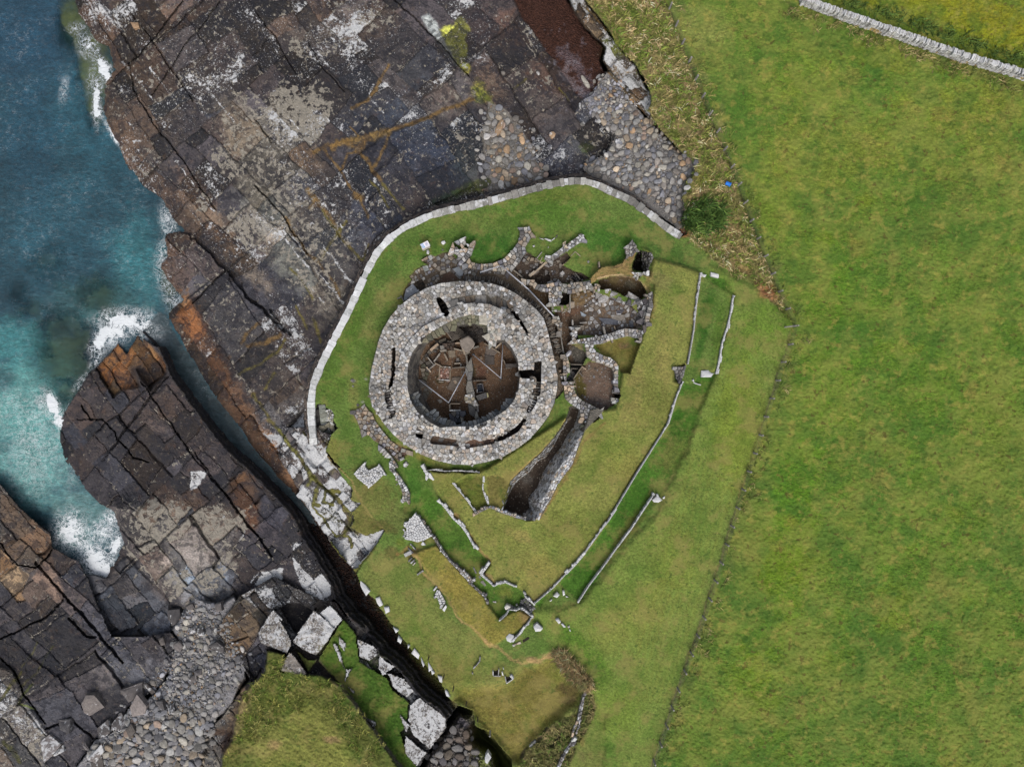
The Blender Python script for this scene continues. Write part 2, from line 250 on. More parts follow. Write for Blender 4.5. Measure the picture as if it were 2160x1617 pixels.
area(ISLE, z=zisle, col=(66,61,63), zn=Z_ISLE, w1=2, w2=2, li=.16, pa=.15)
area(P('h',430,640,545,660,600,580,640,560,850,780,870,940,760,960,560,960,440,830,360,740), z=-4.35, f=6, col=(86,86,90), w1=3, li=.02, pa=0)
area(P('h',560,300,640,270,900,270,1040,300,1220,300,1250,400,1180,480,1200,580,1000,830,850,780,760,670,640,520,620,420), z=-3.3, f=50, col=(104,97,94), w1=6, pa=.5, li=.05)
blob(400,1200,100,56,(172,168,166),.85,50); blob(430,1140,70,44,(166,161,158),.75,-40); blob(360,1080,60,30,(120,112,108),.6,20); blob(310,1160,50,30,(104,92,88),.6); blob(450,1240,34,64,(166,166,170),.8,30); blob(340,1240,40,24,(92,82,78),.8,30)
area(P('f',870,795,930,840,1060,980,1040,1050,950,1150,860,1020,880,1120,770,1140,720,1190,620,1010,745,850,800,915), col=(140,100,62), cf=8, k=.9, w1=3, z=lambda u, v: -4.85+.004*np.clip(v-700,0,120), f=4)
blob(300,800,60,40,(70,62,62),.6); blob(210,880,60,40,(72,64,62),.7); blob(330,890,70,40,(82,70,64),.7,-50); blob(250,950,80,40,(70,65,67),.7); blob(440,1000,60,70,(70,64,66),.7); blob(560,1100,50,60,(66,60,64),.8)
area(P('i',240,450,380,300,440,340,480,520,470,660,440,720,300,540), col=(104,76,58), cf=14, k=.85, w1=4); blob(505,1010,28,12,(128,88,58),.8,-40)
for q, l in [((0,300,130,300,60,420,0,430),.75),((480,990,640,960,640,1040,520,1110,410,1060),.7),((700,780,770,790,960,1080,960,1200,860,1200,740,1060,700,900),.74),((180,640,260,560,240,620,200,660),.6),((330,780,390,690,370,750,340,790),.8)]: area(P('i',*q), li=l, cf=8, w1=5)
line('P', [470,215,540,310,600,400,690,520,760,620], 60, (112,106,98), k=.35, rag=.8); area([(455,215),(520,215),(640,350),(735,520),(700,680),(640,640),(560,500),(480,340)], pa=.40, cf=60, w1=22, w2=6); area([(560,300),(640,300),(760,420),(800,540),(700,520),(600,400)], li=.5, cf=50, w1=20, w2=6)
for k in range(26):
    rr = np.random.RandomState(900+k); x, y = rr.uniform(250, 800), rr.uniform(30, 620); L_ = rr.uniform(40, 130); xs = [x, y, x+L_*.31, y+L_*.38, x+L_*.63, y+L_*.78]; line('P', xs, rr.uniform(3, 7), None, li=rr.uniform(.45, .7), rag=1.0)
area(P('f',1250,150,1450,380,1617,500,1617,900,1450,1000,1250,640), li=.36, cf=40, w1=10)
SIDI = SID; SID = slabs(ZONE == Z_ISLE, 21, 50, -41, 44, 58, off=.13, tilt=.018, base=SID, tint=.10, fine=.55, jd=.22, gw=1.0, warp=8)
cleft('f', [640,1600,750,1460,830,1350,950,1190,1060,1050], 6, .6); cleft('f',[890,1090,1010,1260,1110,1400,1200,1530],4,.6); cleft('f',[510,1240,570,1330,650,1330,730,1410,740,1460],4,.7); cleft('f',[750,1460,810,1520,840,1570,940,1600],4.5,.7); cleft('f',[610,1010,670,1100,720,1190],6,.8); cleft('i',[240,450,330,580,440,710,560,880],7,.9); cleft('f',[380,1340,610,1320],2.6,.4); cleft('i',[40,170,130,310,230,430],5,.6); cleft('h',[940,10,1080,180,1140,240],4,.5)
# --- south-west shelf
SHELF = [(-170,960),(-60,985)]+P('h',0,190,100,310,200,400,255,440,265,510,350,560,400,580,430,640,460,720,560,960,700,960,860,940,930,1010,850,1120,820,1200,640,1320,600,1420,470,1480,380,1617)+[(130,1790),(-170,1790)]
area(SHELF, z=lambda u, v: -3.9+.9*np.clip((v-1150)/300, 0, 1), col=(76,73,77), zn=Z_SHELF, w1=3, li=.05, pa=.16)
area(P('h',0,190,100,310,200,400,255,440,265,510,210,600,150,640,80,590,0,500), col=(104,88,74), cf=8, z=-3.5, f=3); area(P('h',0,510,70,590,150,650,110,740,130,780,90,790,0,680), col=(172,144,112), cf=5, z=-3.75, f=3); area(P('h',150,650,260,560,330,760,200,860,110,750), col=(112,100,94), cf=8)
blob(230,1330,50,40,(76,76,82),.6); blob(250,1420,70,40,(120,116,116),.6); blob(120,1480,70,50,(78,76,80),.8)
area(P('h',0,1110,60,1130,110,1220,90,1300,140,1290,240,1450,230,1617,-60,1617,-60,1100), col=(112,106,102), cf=12, z=-2.6, f=10, li=.42, pa=.34)
line('h',[0,1280,60,1200,110,1140],5,(128,124,60)); line('h',[20,1490,60,1540,100,1590],9,(116,112,56)); line('h',[160,1200,90,1300,180,1330],4,(110,118,60)); line('h',[270,1010,180,1150,110,1210],3,(116,112,60)); line('h',[190,990,110,1120],2.5,(116,112,60))
SID = slabs(ZONE == Z_SHELF, 31, 46, -36, 66, 90, off=.08, tilt=.01, base=SID, tint=.09, fine=.5, warp=8)
cleft('h',[0,490,100,600,190,610,240,560,260,520],5,.9); cleft('h',[180,590,260,680,350,780,470,910,620,1090],7,1.0); cleft('h',[0,970,120,920,250,850,320,770],5,.7); cleft('h',[350,870,440,960,480,960],7,.8); cleft('h',[0,1060,70,1140,130,1260,230,1400],5,.8); cleft('h',[230,1430,350,1370,480,1480,540,1500],6,.7)
# the sea does not stand in the joints: rock a step inside its own edge stays above the tide
INR = ZONE != 0
for _ in range(3): INR[1:-1, 1:-1] &= INR[:-2, 1:-1] & INR[2:, 1:-1] & INR[1:-1, :-2] & INR[1:-1, 2:]
q_ = INR & np.isin(ZONE, [Z_ROCK, Z_ISLE, Z_SHELF]); Zt[q_] = np.maximum(Zt[q_], -4.86+.05*N8[q_])
# chasm floor: water in its mouth, weed further in; cliff down from the island side
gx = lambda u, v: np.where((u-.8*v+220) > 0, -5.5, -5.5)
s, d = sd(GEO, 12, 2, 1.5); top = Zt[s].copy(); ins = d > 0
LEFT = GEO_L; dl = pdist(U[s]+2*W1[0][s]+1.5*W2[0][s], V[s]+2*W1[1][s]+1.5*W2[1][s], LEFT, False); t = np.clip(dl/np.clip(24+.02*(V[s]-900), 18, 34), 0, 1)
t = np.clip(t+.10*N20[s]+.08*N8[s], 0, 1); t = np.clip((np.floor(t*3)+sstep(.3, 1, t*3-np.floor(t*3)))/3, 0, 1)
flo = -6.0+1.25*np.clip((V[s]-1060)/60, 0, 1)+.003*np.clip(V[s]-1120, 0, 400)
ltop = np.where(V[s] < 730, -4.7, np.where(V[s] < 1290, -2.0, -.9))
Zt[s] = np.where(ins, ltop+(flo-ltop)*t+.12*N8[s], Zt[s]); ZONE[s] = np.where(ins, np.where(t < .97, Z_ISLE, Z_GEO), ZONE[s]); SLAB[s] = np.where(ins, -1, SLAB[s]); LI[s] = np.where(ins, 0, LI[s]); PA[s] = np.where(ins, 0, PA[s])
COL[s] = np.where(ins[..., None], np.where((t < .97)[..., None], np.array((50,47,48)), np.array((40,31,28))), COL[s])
# --- seaweed inlet, north-east ledge, beaches
area(P('e',250,-500,250,0,300,110,390,230,460,330,510,390,560,460,640,590,690,630,740,610,780,520,830,460,800,380,830,300,700,180,610,30,560,-60,540,-500), z=lambda u, v: -3.3+.0025*np.clip(v, 0, 250), f=6, col=(70,46,38), zn=Z_WEED, w1=3)
line('e',[560,330,640,400,700,520,720,600],26,(132,126,138),k=.5,rag=1.2); line('e',[600,400,560,470,700,600],14,(140,134,140),k=.6,rag=1.2)
area(P('e',690,630,740,600,800,500,850,450,900,500,980,620,1060,720,1130,790,1240,900,1330,980,1390,1010,1390,1100,1330,1190,1310,1250,1345,1320,1340,1400,1340,1500,1280,1440,1100,1320,900,1210,740,1120,690,1080,690,1040,820,990,870,900,890,850,820,800,740,720), z=lambda u, v: -2.0+1.1*np.clip((u-1240)/200, 0, 1)+.3*np.clip((v-300)/150, 0, 1), f=3, col=(132,128,124), zn=Z_BEACH, w1=3)
blob(1260,215,34,26,(150,150,162),.8); blob(1290,205,20,20,(60,44,40),.5)
area(P('e',90,640,200,690,240,740,300,800,330,870,380,930,390,1010,440,1080,460,1120,340,1170,60,1215,110,1150,60,1060,60,900,40,860,80,760), z=lambda u, v: zplat(u, v)-.12, f=3, col=(128,122,114), zn=Z_BEACH, w1=3)
area(P('e',540,-500,600,0,620,60,700,180,830,300,810,380,860,470,920,560,1000,660,1090,740,1150,830,1260,940,1330,990,1230,880,1150,790,1130,700,1120,600,1020,420,900,270,850,200,790,110,700,0,660,-500), z=lambda u, v: -1.3+.35*perlin(u/60, v/60, 9), f=4, col=(118,100,78), zn=Z_LEDGE, w1=4, li=.62)
line('e',[720,60,800,150,880,230,990,380],3,(178,136,70)); line('e',[830,430,960,590,1080,720],3,(176,132,76))
SID = slabs(ZONE == Z_LEDGE, 41, 50, -40, 16, 34, off=.16, tilt=.03, base=SID, tint=.16, fine=.3)
area(P('j',640,700,470,820,400,900,330,1000,200,1150,60,1350,0,1700,500,1700,500,1200), z=-2.6, f=4, col=(104,98,92), zn=Z_BLOCK, li=.35, pa=.3, w1=4)
area(P('h',980,760,1100,800,1180,760,1260,900,1250,1060,1240,1170,1170,1300,1080,1390,1040,1480,1010,1617,960,1800,380,1800,380,1617,470,1480,600,1420,640,1320,720,1290,830,1190,870,1080,900,980,870,920,930,830), z=lambda u, v: -3.1+.9*np.clip((v-1290)/300, 0, 1), f=6, col=(146,144,146), zn=Z_COVE, w1=4)
blob(420,1300,50,40,(150,150,156),.7); blob(350,1420,50,60,(140,140,146),.6)
# --- blocky outcrop south of the island and the knoll behind it
BLK = P('j',200,470,380,200,640,60,1000,230,1110,250,1220,390,1300,450,1420,600,1430,650,1560,740,1700,920,1950,1140,1950,1200,1820,1370,1720,1540,1600,1700,1000,900,700,740,590,600,560,780,470,870,440,800,390,690,300,660)
area(BLK, z=lambda u, v: -2.7+.5*np.clip((u-520)/200, 0, 1), col=(82,76,72), zn=Z_BLOCK, w1=2, li=.45, pa=.15)
area(P('j',200,470,380,200,520,300,600,330,530,460,420,660,300,660), col=(104,88,70), cf=8, k=.9, li=.12); area(P('j',430,640,530,480,590,600,570,780,470,860), col=(84,84,94), cf=6, k=.9, li=.05, z=-2.9, f=2)
SID = slabs(ZONE == Z_BLOCK, 51, 54, -36, 34, 44, off=.1, tilt=.02, base=SID, tint=.12, fine=.4, gw=1.2)
for q, z_, l in [((620,320,640,310,700,370,775,550,770,580,740,640,640,600,540,560,520,480,560,420),-.75,.75),((945,310,1000,350,1100,450,1060,530,975,640,960,650,880,620,790,560,780,520,830,470),-.35,.8),((985,330,1070,270,1165,380,1100,450,1040,390),-.6,.95),((760,630,800,660,890,790,840,820,690,770,710,700),-.3,.62)]:
    area(P('j',*q), z=lambda u, v, z0=z_: z0+.12*perlin(u/14, v/14, 7), f=1, col=(134,126,118), cf=1, li=l*.86, w1=0, w2=1.2, pa=.3)
area(P('j',690,300,800,480,820,480,930,310,830,260,740,260), z=-3.6, f=2, col=(70,66,66), li=.05, w1=0); area(P('j',680,370,780,480,820,490,780,550), z=-1.6, f=1, col=(88,90,94), li=.2, w1=0)
area(P('j',800,600,900,690,970,680,960,700,900,780), z=-1.3, f=2, col=(86,92,44), li=0, zn=Z_KNOLL, w1=0)
# knoll: mown top with a rough grassy rim, and the green shelf to its north-east
area(P('j',590,610,740,650,690,770,900,800,1000,800,1150,880,1250,1010,1400,1230,1600,1500,1800,1800,240,1800,240,1501,250,1390,320,1290,380,1020,430,920,470,870,570,780), z=lambda u, v: -.3+.5*np.clip((v-1440)/130, 0, 1), f=4, col=(98,104,50), zn=Z_KNOLL, w1=3)
line('j',[420,940,380,1060,330,1230],30,(170,140,108),k=.7); line('j',[150,1230,300,1250,260,1380],16,(92,70,56),k=.8)
area(P('j',500,1400,620,1180,860,1050,950,1040,1080,1100,1200,1330,1330,1700,500,1700), col=(132,134,66), cf=30, k=.85, w1=10); blob(560,1560,60,40,(140,142,74),.6); blob(580,1570,16,12,(166,136,96),.7); blob(700,1560,20,10,(166,130,100),.6); blob(600,1470,60,30,(104,112,46),.5)
area(P('j',970,690,1110,470,1170,370,1260,500,1290,700,1500,830,1540,920,1660,1000,1650,1180,1600,1240,1660,1400,1750,1540,1820,1800,1640,1600,1400,1230,1250,1010,1150,880), z=-1.5, f=3, col=(80,104,38), zn=Z_KNOLL, w1=3); blob(760,1450,60,80,(64,92,30),.7,40); blob(830,1540,30,60,(62,96,30),.7,30); blob(690,1360,16,40,(116,118,56),.5,20); blob(725,1345,12,30,(74,108,34),.6,-20)
for q in [(1080,560,1110,560,1150,660,1180,760,1240,750,1170,860,1190,780,1130,680),(1130,510,1190,560,1170,620,1130,560),(1200,890,1250,920,1240,940),(1270,530,1310,540,1420,600,1430,650,1360,690,1290,660),(1440,650,1500,700,1560,740,1470,810,1430,750),(1500,790,1640,830,1700,930,1650,970,1540,890),(1590,1090,1670,1190,1640,1240),(1670,1030,1750,970,1860,1060,1950,1140,1940,1220,1820,1370,1690,1250,1660,1150),(1640,1260,1800,1390,1720,1500,1630,1380),(1330,1120,1410,1150,1400,1210)]:
    area(P('j',*q), z=-1.2, f=1, col=(100,94,90), zn=Z_BLOCK, li=.74, pa=.3, w1=3, w2=2)
line('j',[970,690,1080,830,1150,890],11,(92,84,74)); line('j',[1150,880,1250,1010,1400,1230,1600,1500],9,(98,92,84),li=.7)
area(P('j',1950,1200,2040,1080,2160,1100,2160,1300,2300,1400,2400,1700,1700,1700,1820,1390), z=lambda u, v: -3.1+1.5*np.clip((v-1480)/140, 0, 1)+1.0*np.clip((u-980)/90, 0, 1), f=26, cf=8, col=(112,102,94), zn=Z_GULLY, w1=4, li=.4, pa=.34)
blob(975,1515,24,28,(96,92,100),.9); blob(1010,1540,24,16,(124,88,56),.7); blob(1000,1570,30,30,(112,90,74),.6)

# ================================================================== GRASSLAND, RAMPARTS AND THE DUG VILLAGE
WALL_C = [(662,950),(660,925),(656,885),(656,845),(660,812),(679,765),(706,712),(738,650),(772,575),(795,532),(822,502),(855,478),(907,454),(955,441),(1000,432),(1050,419),(1100,405),(1150,391),(1187,384),(1210,381),(1234,382),(1262,390),(1290,404),(1330,421),(1375,454),(1405,478),(1437,499)]
LAND_N = P('e',900,-500,660,-500,700,0,790,110,870,220,890,270,1010,400,1100,530,1120,640,1100,700,1160,800,1240,890,1330,980,1390,1010,1390,1100,1330,1190,1310,1250,1345,1320,1340,1480)
LAND_W = [(664,870)]+P('B',430,300,590,290,600,350,740,430,750,600,830,740,700,880,640,1060,600,1150,740,1340,850,1480,1000,1617)+P('i',990,240,1040,340,1110,420,1100,500,1170,520,1250,640,1330,700,1260,830,1180,930,1140,1000)
LAND = LAND_N+WALL_C[::-1][:-3]+LAND_W+GEO_R[16:]+[(997,1497),(1003,1531),(1033,1542),(1060,1580),(1080,1600),(1060,1800),(2340,1800),(2340,-180)]
LAWN = (98,120,56)
s, d = area(LAND, z=0.0, f=1, col=LAWN, zn=Z_LAWN, w1=0, w2=1.2); LI[s] = np.where(d > 0, 0, LI[s]); PA[s] = np.where(d > 0, 0, PA[s]); SLAB[s] = np.where(d > 0, -1, SLAB[s])
area([(1402,-200),(1402,0),(1420,40),(1437,90),(1467,170),(1501,254),(1534,334),(1560,400),(1586,480),(1615,550),(1634,595),(1652,640),(1675,688),(1664,725),(1645,773),(1634,814),(1600,921),(1582,977),(1556,1059),(1500,1247),(1450,1392),(1400,1539),(1374,1617),(1330,1800),(2400,1800),(2400,-200)], z=.35, f=8, col=(98,126,46), zn=Z_FIELD, w1=4)
area([(1600,-250),(1660,0),(1821,45),(1934,85),(2040,121),(2160,163),(2400,260),(2400,-250)], z=.5, f=6, col=(128,134,34), zn=Z_FAR, w1=1)
# lawn inside the sea wall
blob(900,520,110,34,(74,106,40),.6,-15); blob(1030,520,60,40,(58,100,34),.85); blob(1140,450,110,40,(78,112,38),.7); blob(1280,520,70,50,(62,104,36),.8); blob(1400,520,80,30,(70,104,42),.6,35); blob(1180,410,100,16,(104,112,46),.5); blob(860,620,16,50,(128,124,66),.7,20); blob(820,560,24,60,(80,108,46),.7,25); blob(735,700,30,90,(84,112,42),.8,28); blob(790,650,16,70,(130,126,74),.6,25); blob(700,810,40,50,(82,108,40),.6); blob(745,830,14,60,(134,128,72),.5); blob(1000,470,90,20,(98,112,52),.4)
blob(740,950,40,26,(84,110,44),.7,50); blob(700,960,20,40,(132,122,62),.6); blob(790,1050,50,40,(112,122,56),.6); blob(760,1020,30,40,(104,104,56),.6); blob(800,1090,40,34,(110,118,58),.5); blob(760,1110,30,26,(96,98,48),.7); blob(700,1080,40,40,(118,116,60),.4)
# ground outside the rampart, down to the cliff and the far corner
area([(752,1209),(800,1170),(860,1180),(960,1300),(1060,1400),(1230,1400),(1300,1480),(1280,1617),(1290,1800),(1000,1800),(1000,1520),(900,1420)], col=(118,126,64), cf=30, w1=14)
blob(840,1290,60,26,(120,128,62),.6,50); blob(900,1340,60,20,(98,116,46),.5,50); blob(960,1420,70,40,(118,114,56),.6,30); blob(880,1380,50,14,(112,124,50),.5,50)
area([(1120,1290),(1220,1275),(1400,1060),(1470,900),(1540,640),(1500,560),(1660,640),(1680,700),(1600,960),(1500,1250),(1380,1617),(1260,1800),(1280,1500),(1180,1380)], col=(114,132,60), cf=26, w1=10, z=.3, f=16)
blob(1330,1300,110,60,(136,138,66),.6,-40); blob(1420,1180,60,80,(116,130,52),.5); blob(1530,900,40,120,(104,126,50),.6,15); blob(1600,700,50,60,(100,128,46),.7); blob(1560,760,40,60,(100,124,48),.6); blob(1300,1500,60,60,(112,132,52),.7); blob(1290,1590,20,30,(70,106,36),.5); blob(1250,1400,30,60,(88,120,40),.8,-30); blob(1200,1340,40,20,(84,118,38),.8,30)
for k in range(7): line('P', [1560-k*16,980-k*5, 1480-k*16,1240, 1400-k*14,1480], 7, (136,138,62), k=.28, rag=.8)
# the rampart mound (pale, dry) and the two grass ditches
BANK = P('m',480,255,470,320,460,430,440,600,400,780,330,800,330,870,380,880,350,960,300,1110,210,1250,110,1400,0,1600)+P('k',1660,780,1560,910,1490,985,1380,1100,1255,1205,1195,1150,1130,1095,1060,1065,985,1085,890,1010,940,940,945,910,870,830,790,720,690,620,620,520,560,410,535,340,520,290,560,285,640,300,760,300,870,305,930,280,1050,200)+[(1190,880),(1300,860),(1318,760),(1352,720),(1375,650),(1380,600),(1345,575)]+P('q',1960,740,2010,490,2000,430,1860,360)+[(1380,545),(1440,560)]
area(BANK, z=.62, f=9, col=(130,134,68), zn=Z_BANK, w1=1, w2=1.2, cf=2)
blob(1420,640,30,60,(112,126,58),.7); blob(1400,760,22,60,(150,140,80),.6); blob(1380,860,50,60,(118,122,58),.6); blob(1290,960,60,60,(120,128,58),.6,-50); blob(1200,1120,70,60,(114,126,54),.55); blob(1060,1130,50,40,(118,124,58),.5); blob(1140,1200,50,40,(140,128,68),.5); blob(1100,1130,30,14,(160,140,86),.5,20); blob(1340,1000,40,60,(134,128,66),.6,-50); blob(960,1040,40,40,(124,122,60),.5,50); blob(1335,830,24,70,(150,134,82),.5,10); blob(1390,590,40,20,(128,122,76),.6,30); blob(1090,1010,40,30,(146,130,72),.5,-20)
line('k',[1255,1190,1380,1085,1490,970,1560,900,1660,770,1800,570],7,(160,140,92),k=.7); line('w',[640,130,720,230,800,340,900,500,1040,660],7,(168,138,88),k=.8); blob(1030,1220,18,10,(180,146,104),.8,30); blob(1046,1236,14,6,(176,144,104),.7)
line('m',[480,270,460,440,440,620,410,760],5,(150,138,84),k=.5); line('u',[1640,250,1380,500,1200,880,1050,1100,900,1330,820,1460],7,(140,114,70),k=.75); line('u',[1170,190,1000,470,830,640,620,830,480,960],5,(176,148,92),k=.8); line('u',[540,560,900,260],3,(150,126,70),k=.3)
DITCH = P('m',485,255,570,330,660,380,650,480,620,580,585,700,570,820,480,830,430,900,380,880,340,1000,290,1130,200,1270,90,1430,-20,1630)+P('k',1650,800,1560,920,1480,1000,1380,1100,1260,1205,1290,1230,1340,1150,1420,1060,1560,1190,1700,1010,1811,830)+[(1395,1040),(1450,940),(1475,860),(1510,790),(1548,620),(1530,590)]
area(DITCH, z=-.18, f=12, col=(74,112,38), zn=Z_LAWN, w1=1, w2=1.2, cf=5)
blob(1490,660,16,50,(44,88,24),.7,10); blob(1515,690,12,60,(80,110,38),.6,10); blob(1430,900,22,50,(56,96,26),.7,25); blob(1340,1060,26,60,(58,96,28),.7,40); blob(1420,960,26,50,(104,106,52),.75,30); blob(1330,1110,18,70,(98,102,48),.8,38); blob(1470,840,20,26,(92,108,42),.6); blob(1250,1200,40,20,(60,100,28),.7,-42); blob(1480,720,8,60,(36,84,20),.5,12)
DIT2 = P('w',0,60,150,-60,330,-160,400,-100,480,5,540,60,620,170,720,260,790,360,870,510,1030,660,1035,700,940,820,1080,945,1130,925,1220,910,1330,950,1430,1020,1440,1090,1370,1180,1300,1190,1220,1170,1160,1330,1080,1250,990,1070,840,910,720,780,570,640,430,450,380,380,300,270,230,160,150,140)
area(DIT2, z=-.2, f=10, col=(84,114,44), zn=Z_LAWN, w1=1, w2=1.2, cf=4)
blob(870,1030,20,50,(60,104,34),.7); blob(905,1080,20,50,(66,106,34),.6,40); blob(955,1160,20,40,(60,96,30),.7,50); blob(1000,1190,30,20,(96,106,46),.5); blob(1065,1250,18,22,(118,116,54),.7); blob(1055,1275,30,20,(54,92,32),.7); blob(985,1210,14,20,(98,98,44),.4)
area(P('w',430,480,700,780,980,1080,1010,1150,1160,1330,1260,1260,1380,1220,1510,1290,1430,1400,1290,1500,1100,1617,1000,1617,820,1420,640,1220,520,1040,330,800,220,640,150,580,300,520), z=.35, f=5, col=(134,126,60), w1=2, cf=4, zn=Z_BANK)
blob(950,1230,40,20,(150,134,66),.6,50); blob(1110,1300,18,14,(156,128,88),.7); blob(1000,1310,40,16,(140,132,62),.6,45); blob(905,1200,24,40,(122,124,58),.6,45); blob(870,1165,16,10,(120,92,66),.7,-40)
# the sunken corner in the south and its rough banks
HOL = P('l',200,990,350,1070,400,1180,560,1330,640,1430,700,1480,780,1340,870,1230,1000,1130,1060,1050,1140,1000,1180,930,1100,830,1040,790,1000,700,940,660,860,710,740,740,640,860,480,880,380,900,220,900)
area(HOL, z=-1.0, f=26, col=(122,116,56), zn=Z_HOLLOW, w1=6, cf=18); blob(1130,1460,60,60,(120,112,54),.5); blob(1170,1420,20,26,(110,118,50),.6); blob(1060,1500,40,24,(132,116,60),.5); blob(1100,1550,40,30,(128,112,60),.5); blob(1200,1450,24,20,(84,72,44),.85); blob(1195,1475,20,10,(124,102,76),.6)
area(P('A',320,460,380,400,470,480,560,560,650,640,720,760,720,840,640,860,580,760,480,700,400,590), z=.5, f=12, col=(176,146,106), zn=Z_ROUGH, w1=6, cf=6); blob(1186,1378,12,16,(96,104,66),.8,30); blob(1240,1440,8,40,(104,108,70),.8,25); blob(1110,1400,24,10,(90,104,50),.8,20); blob(1128,1392,20,8,(168,134,98),.8,10); blob(1160,1380,26,8,(172,140,100),.8,-20)
area(P('A',640,870,720,880,750,1000,720,1120,650,1240,560,1400,470,1617,440,1800,-100,1800,0,1540,100,1400,200,1280,320,1180,440,1110,560,1050), z=-.2, f=10, col=(104,104,62), zn=Z_ROUGH, w1=4, cf=8)
for q in [(300,1300,60,60,(84,104,44)),(380,1230,50,40,(140,124,84)),(250,1420,80,40,(120,112,72)),(330,1350,50,30,(80,98,40)),(180,1500,70,50,(96,112,50)),(60,1560,60,40,(78,110,40)),(400,1450,40,60,(124,116,80)),(700,1050,30,60,(146,136,92)),(610,1360,40,60,(132,120,66)),(600,1500,40,70,(124,124,70))]:
    c = P('A', q[0], q[1])[0]; blob(c[0], c[1], q[2]*.208, q[3]*.208, q[4], .8, -40)
for pts in ([0,1520,60,1420,150,1350,260,1220],[100,1540,180,1500,240,1480],[300,1420,420,1290]): line('A', pts, 6, (74,66,54), dz=-.25, k=.8)
# sheep track and dry edges
TRK = (172,142,96)
line('w',[150,580,220,640,280,780,400,900,520,1040,620,1200,720,1340,860,1440,960,1540,1050,1640],5,TRK,dz=-.05,k=.75,rag=.7); line('w',[230,620,330,760,480,940,600,1100,680,1240],4,(150,132,76),k=.6); line('l',[440,540,560,610,650,690,720,715,840,690,960,640],6,TRK,k=.7,rag=.8); line('v',[830,330,960,480,1090,600,1180,840,1300,1000,1430,1140],4,TRK,k=.6); line('v',[960,850,1020,960,1060,1080],5,(150,132,84),k=.5)
for q in [(780,250,50,30,(112,108,60)),(800,400,40,30,(104,100,56))]: pass
blob(810,1110,30,16,(92,86,46),.7,20); blob(825,1165,20,14,(94,88,48),.7); blob(845,1145,12,10,(104,118,44),.7); blob(790,1050,40,50,(108,106,58),.5,55); blob(840,1090,40,30,(106,108,60),.5,55)
line('w',[0,590,60,560,110,500],8,(150,110,70),k=.7)
# rough strip north of the fence, nettles, peat scar
STRIP = LAND_N+[(1447,494),(1520,560),(1590,600),(1660,670),(1675,688),(1652,640),(1615,550),(1586,480),(1534,334),(1501,254),(1467,170),(1437,90),(1402,0),(1402,-200)]
area(STRIP, col=(128,122,74), zn=Z_ROUGH, w1=3, z=.1, f=8, cf=6)
r_ = np.random.RandomState(4)
for k in range(70):
    y = r_.uniform(-20, 560); x = 1240+max(0, y-60)*.62+r_.uniform(0, 150)
    if pin(np.array([x]), np.array([y]), STRIP)[0]: blob(x, y, r_.uniform(8, 22), r_.uniform(5, 12), [(168,142,104),(92,112,44),(104,120,48),(150,130,88),(112,118,58),(180,154,116)][r_.randint(6)], .75, 40)
blob(1490,455,44,32,(82,104,52),.9,30); blob(1530,490,44,40,(166,138,96),.7,30); blob(1470,420,20,20,(176,144,108),.8); blob(1560,560,34,20,(160,128,84),.6,40); blob(1615,612,26,20,(160,110,76),.9,20); blob(1632,625,16,14,(164,112,78),.8); blob(1550,350,20,14,(108,122,44),.8); blob(1440,490,14,10,(150,90,60),.8,30); blob(1630,650,14,10,(96,122,46),.8); blob(1480,380,40,14,(118,122,46),.7,-10); blob(1300,90,30,40,(110,122,44),.7,30); blob(1290,20,20,30,(136,128,72),.6)
# strip of rank weeds along the far side of the fence, then the open field
for pts, wd in (([1402,0,1437,90,1467,170,1501,254,1534,334,1560,400,1586,480,1634,595,1675,688],34),([1675,688,1645,773,1600,921,1556,1059,1500,1247,1450,1392,1374,1617],36)):
    pp = [pts[i]+(16 if i % 2 == 0 else 0) for i in range(len(pts))]; line('P', pp, wd, (104,112,62), k=.36, rag=1.0); line('P', pts, 5.5, (98,92,68), k=.62, rag=.5)
for k in range(40):
    t = r_.rand(); i = r_.randint(0, 13); q = [(1402,0),(1437,90),(1467,170),(1501,254),(1534,334),(1586,480),(1634,595),(1675,688),(1645,773),(1600,921),(1556,1059),(1500,1247),(1450,1392),(1374,1617)]
    a_, b_ = q[i], q[min(i+1, 13)]; x = a_[0]+(b_[0]-a_[0])*t+r_.uniform(8, 36); y = a_[1]+(b_[1]-a_[1])*t; blob(x, y, r_.uniform(6, 16), r_.uniform(8, 20), [(78,94,46),(142,128,88),(90,110,48),(126,116,74)][r_.randint(4)], .7, 20)
blob(1480,60,80,60,(150,148,84),.7,30); blob(1530,150,60,60,(132,138,66),.6); blob(1640,60,120,50,(128,138,56),.6,20); blob(1840,110,120,36,(132,136,44),.7,20); blob(2060,220,120,60,(142,144,52),.6); blob(1700,200,120,80,(126,142,48),.5); blob(1960,300,160,90,(120,136,48),.6); blob(1560,260,30,100,(92,122,44),.6); blob(1640,420,70,120,(120,138,44),.5)
blob(1750,330,170,90,(142,142,60),.6); blob(2050,330,110,120,(140,140,58),.5); blob(1560,900,60,160,(126,138,48),.5); blob(1820,950,140,70,(126,134,54),.5); blob(2080,900,80,130,(132,132,60),.5); blob(1700,1180,70,110,(128,138,50),.5); blob(2050,1080,90,60,(130,126,62),.5); blob(1950,1560,150,70,(118,130,52),.45); blob(1840,420,200,140,(104,128,42),.4); blob(2060,500,140,160,(98,124,44),.5); blob(1760,700,120,200,(94,132,32),.6); blob(2000,800,200,200,(96,130,36),.5); blob(1680,1000,60,260,(92,136,28),.6,10); blob(1900,1100,240,160,(88,126,34),.5); blob(1640,1250,60,200,(112,138,30),.6,15); blob(1950,1400,220,180,(82,118,34),.55); blob(1600,1500,90,140,(110,132,34),.5); blob(2100,1200,100,200,(94,128,36),.5); blob(1880,1280,60,60,(130,138,44),.5); blob(1760,1420,70,80,(124,138,40),.5)
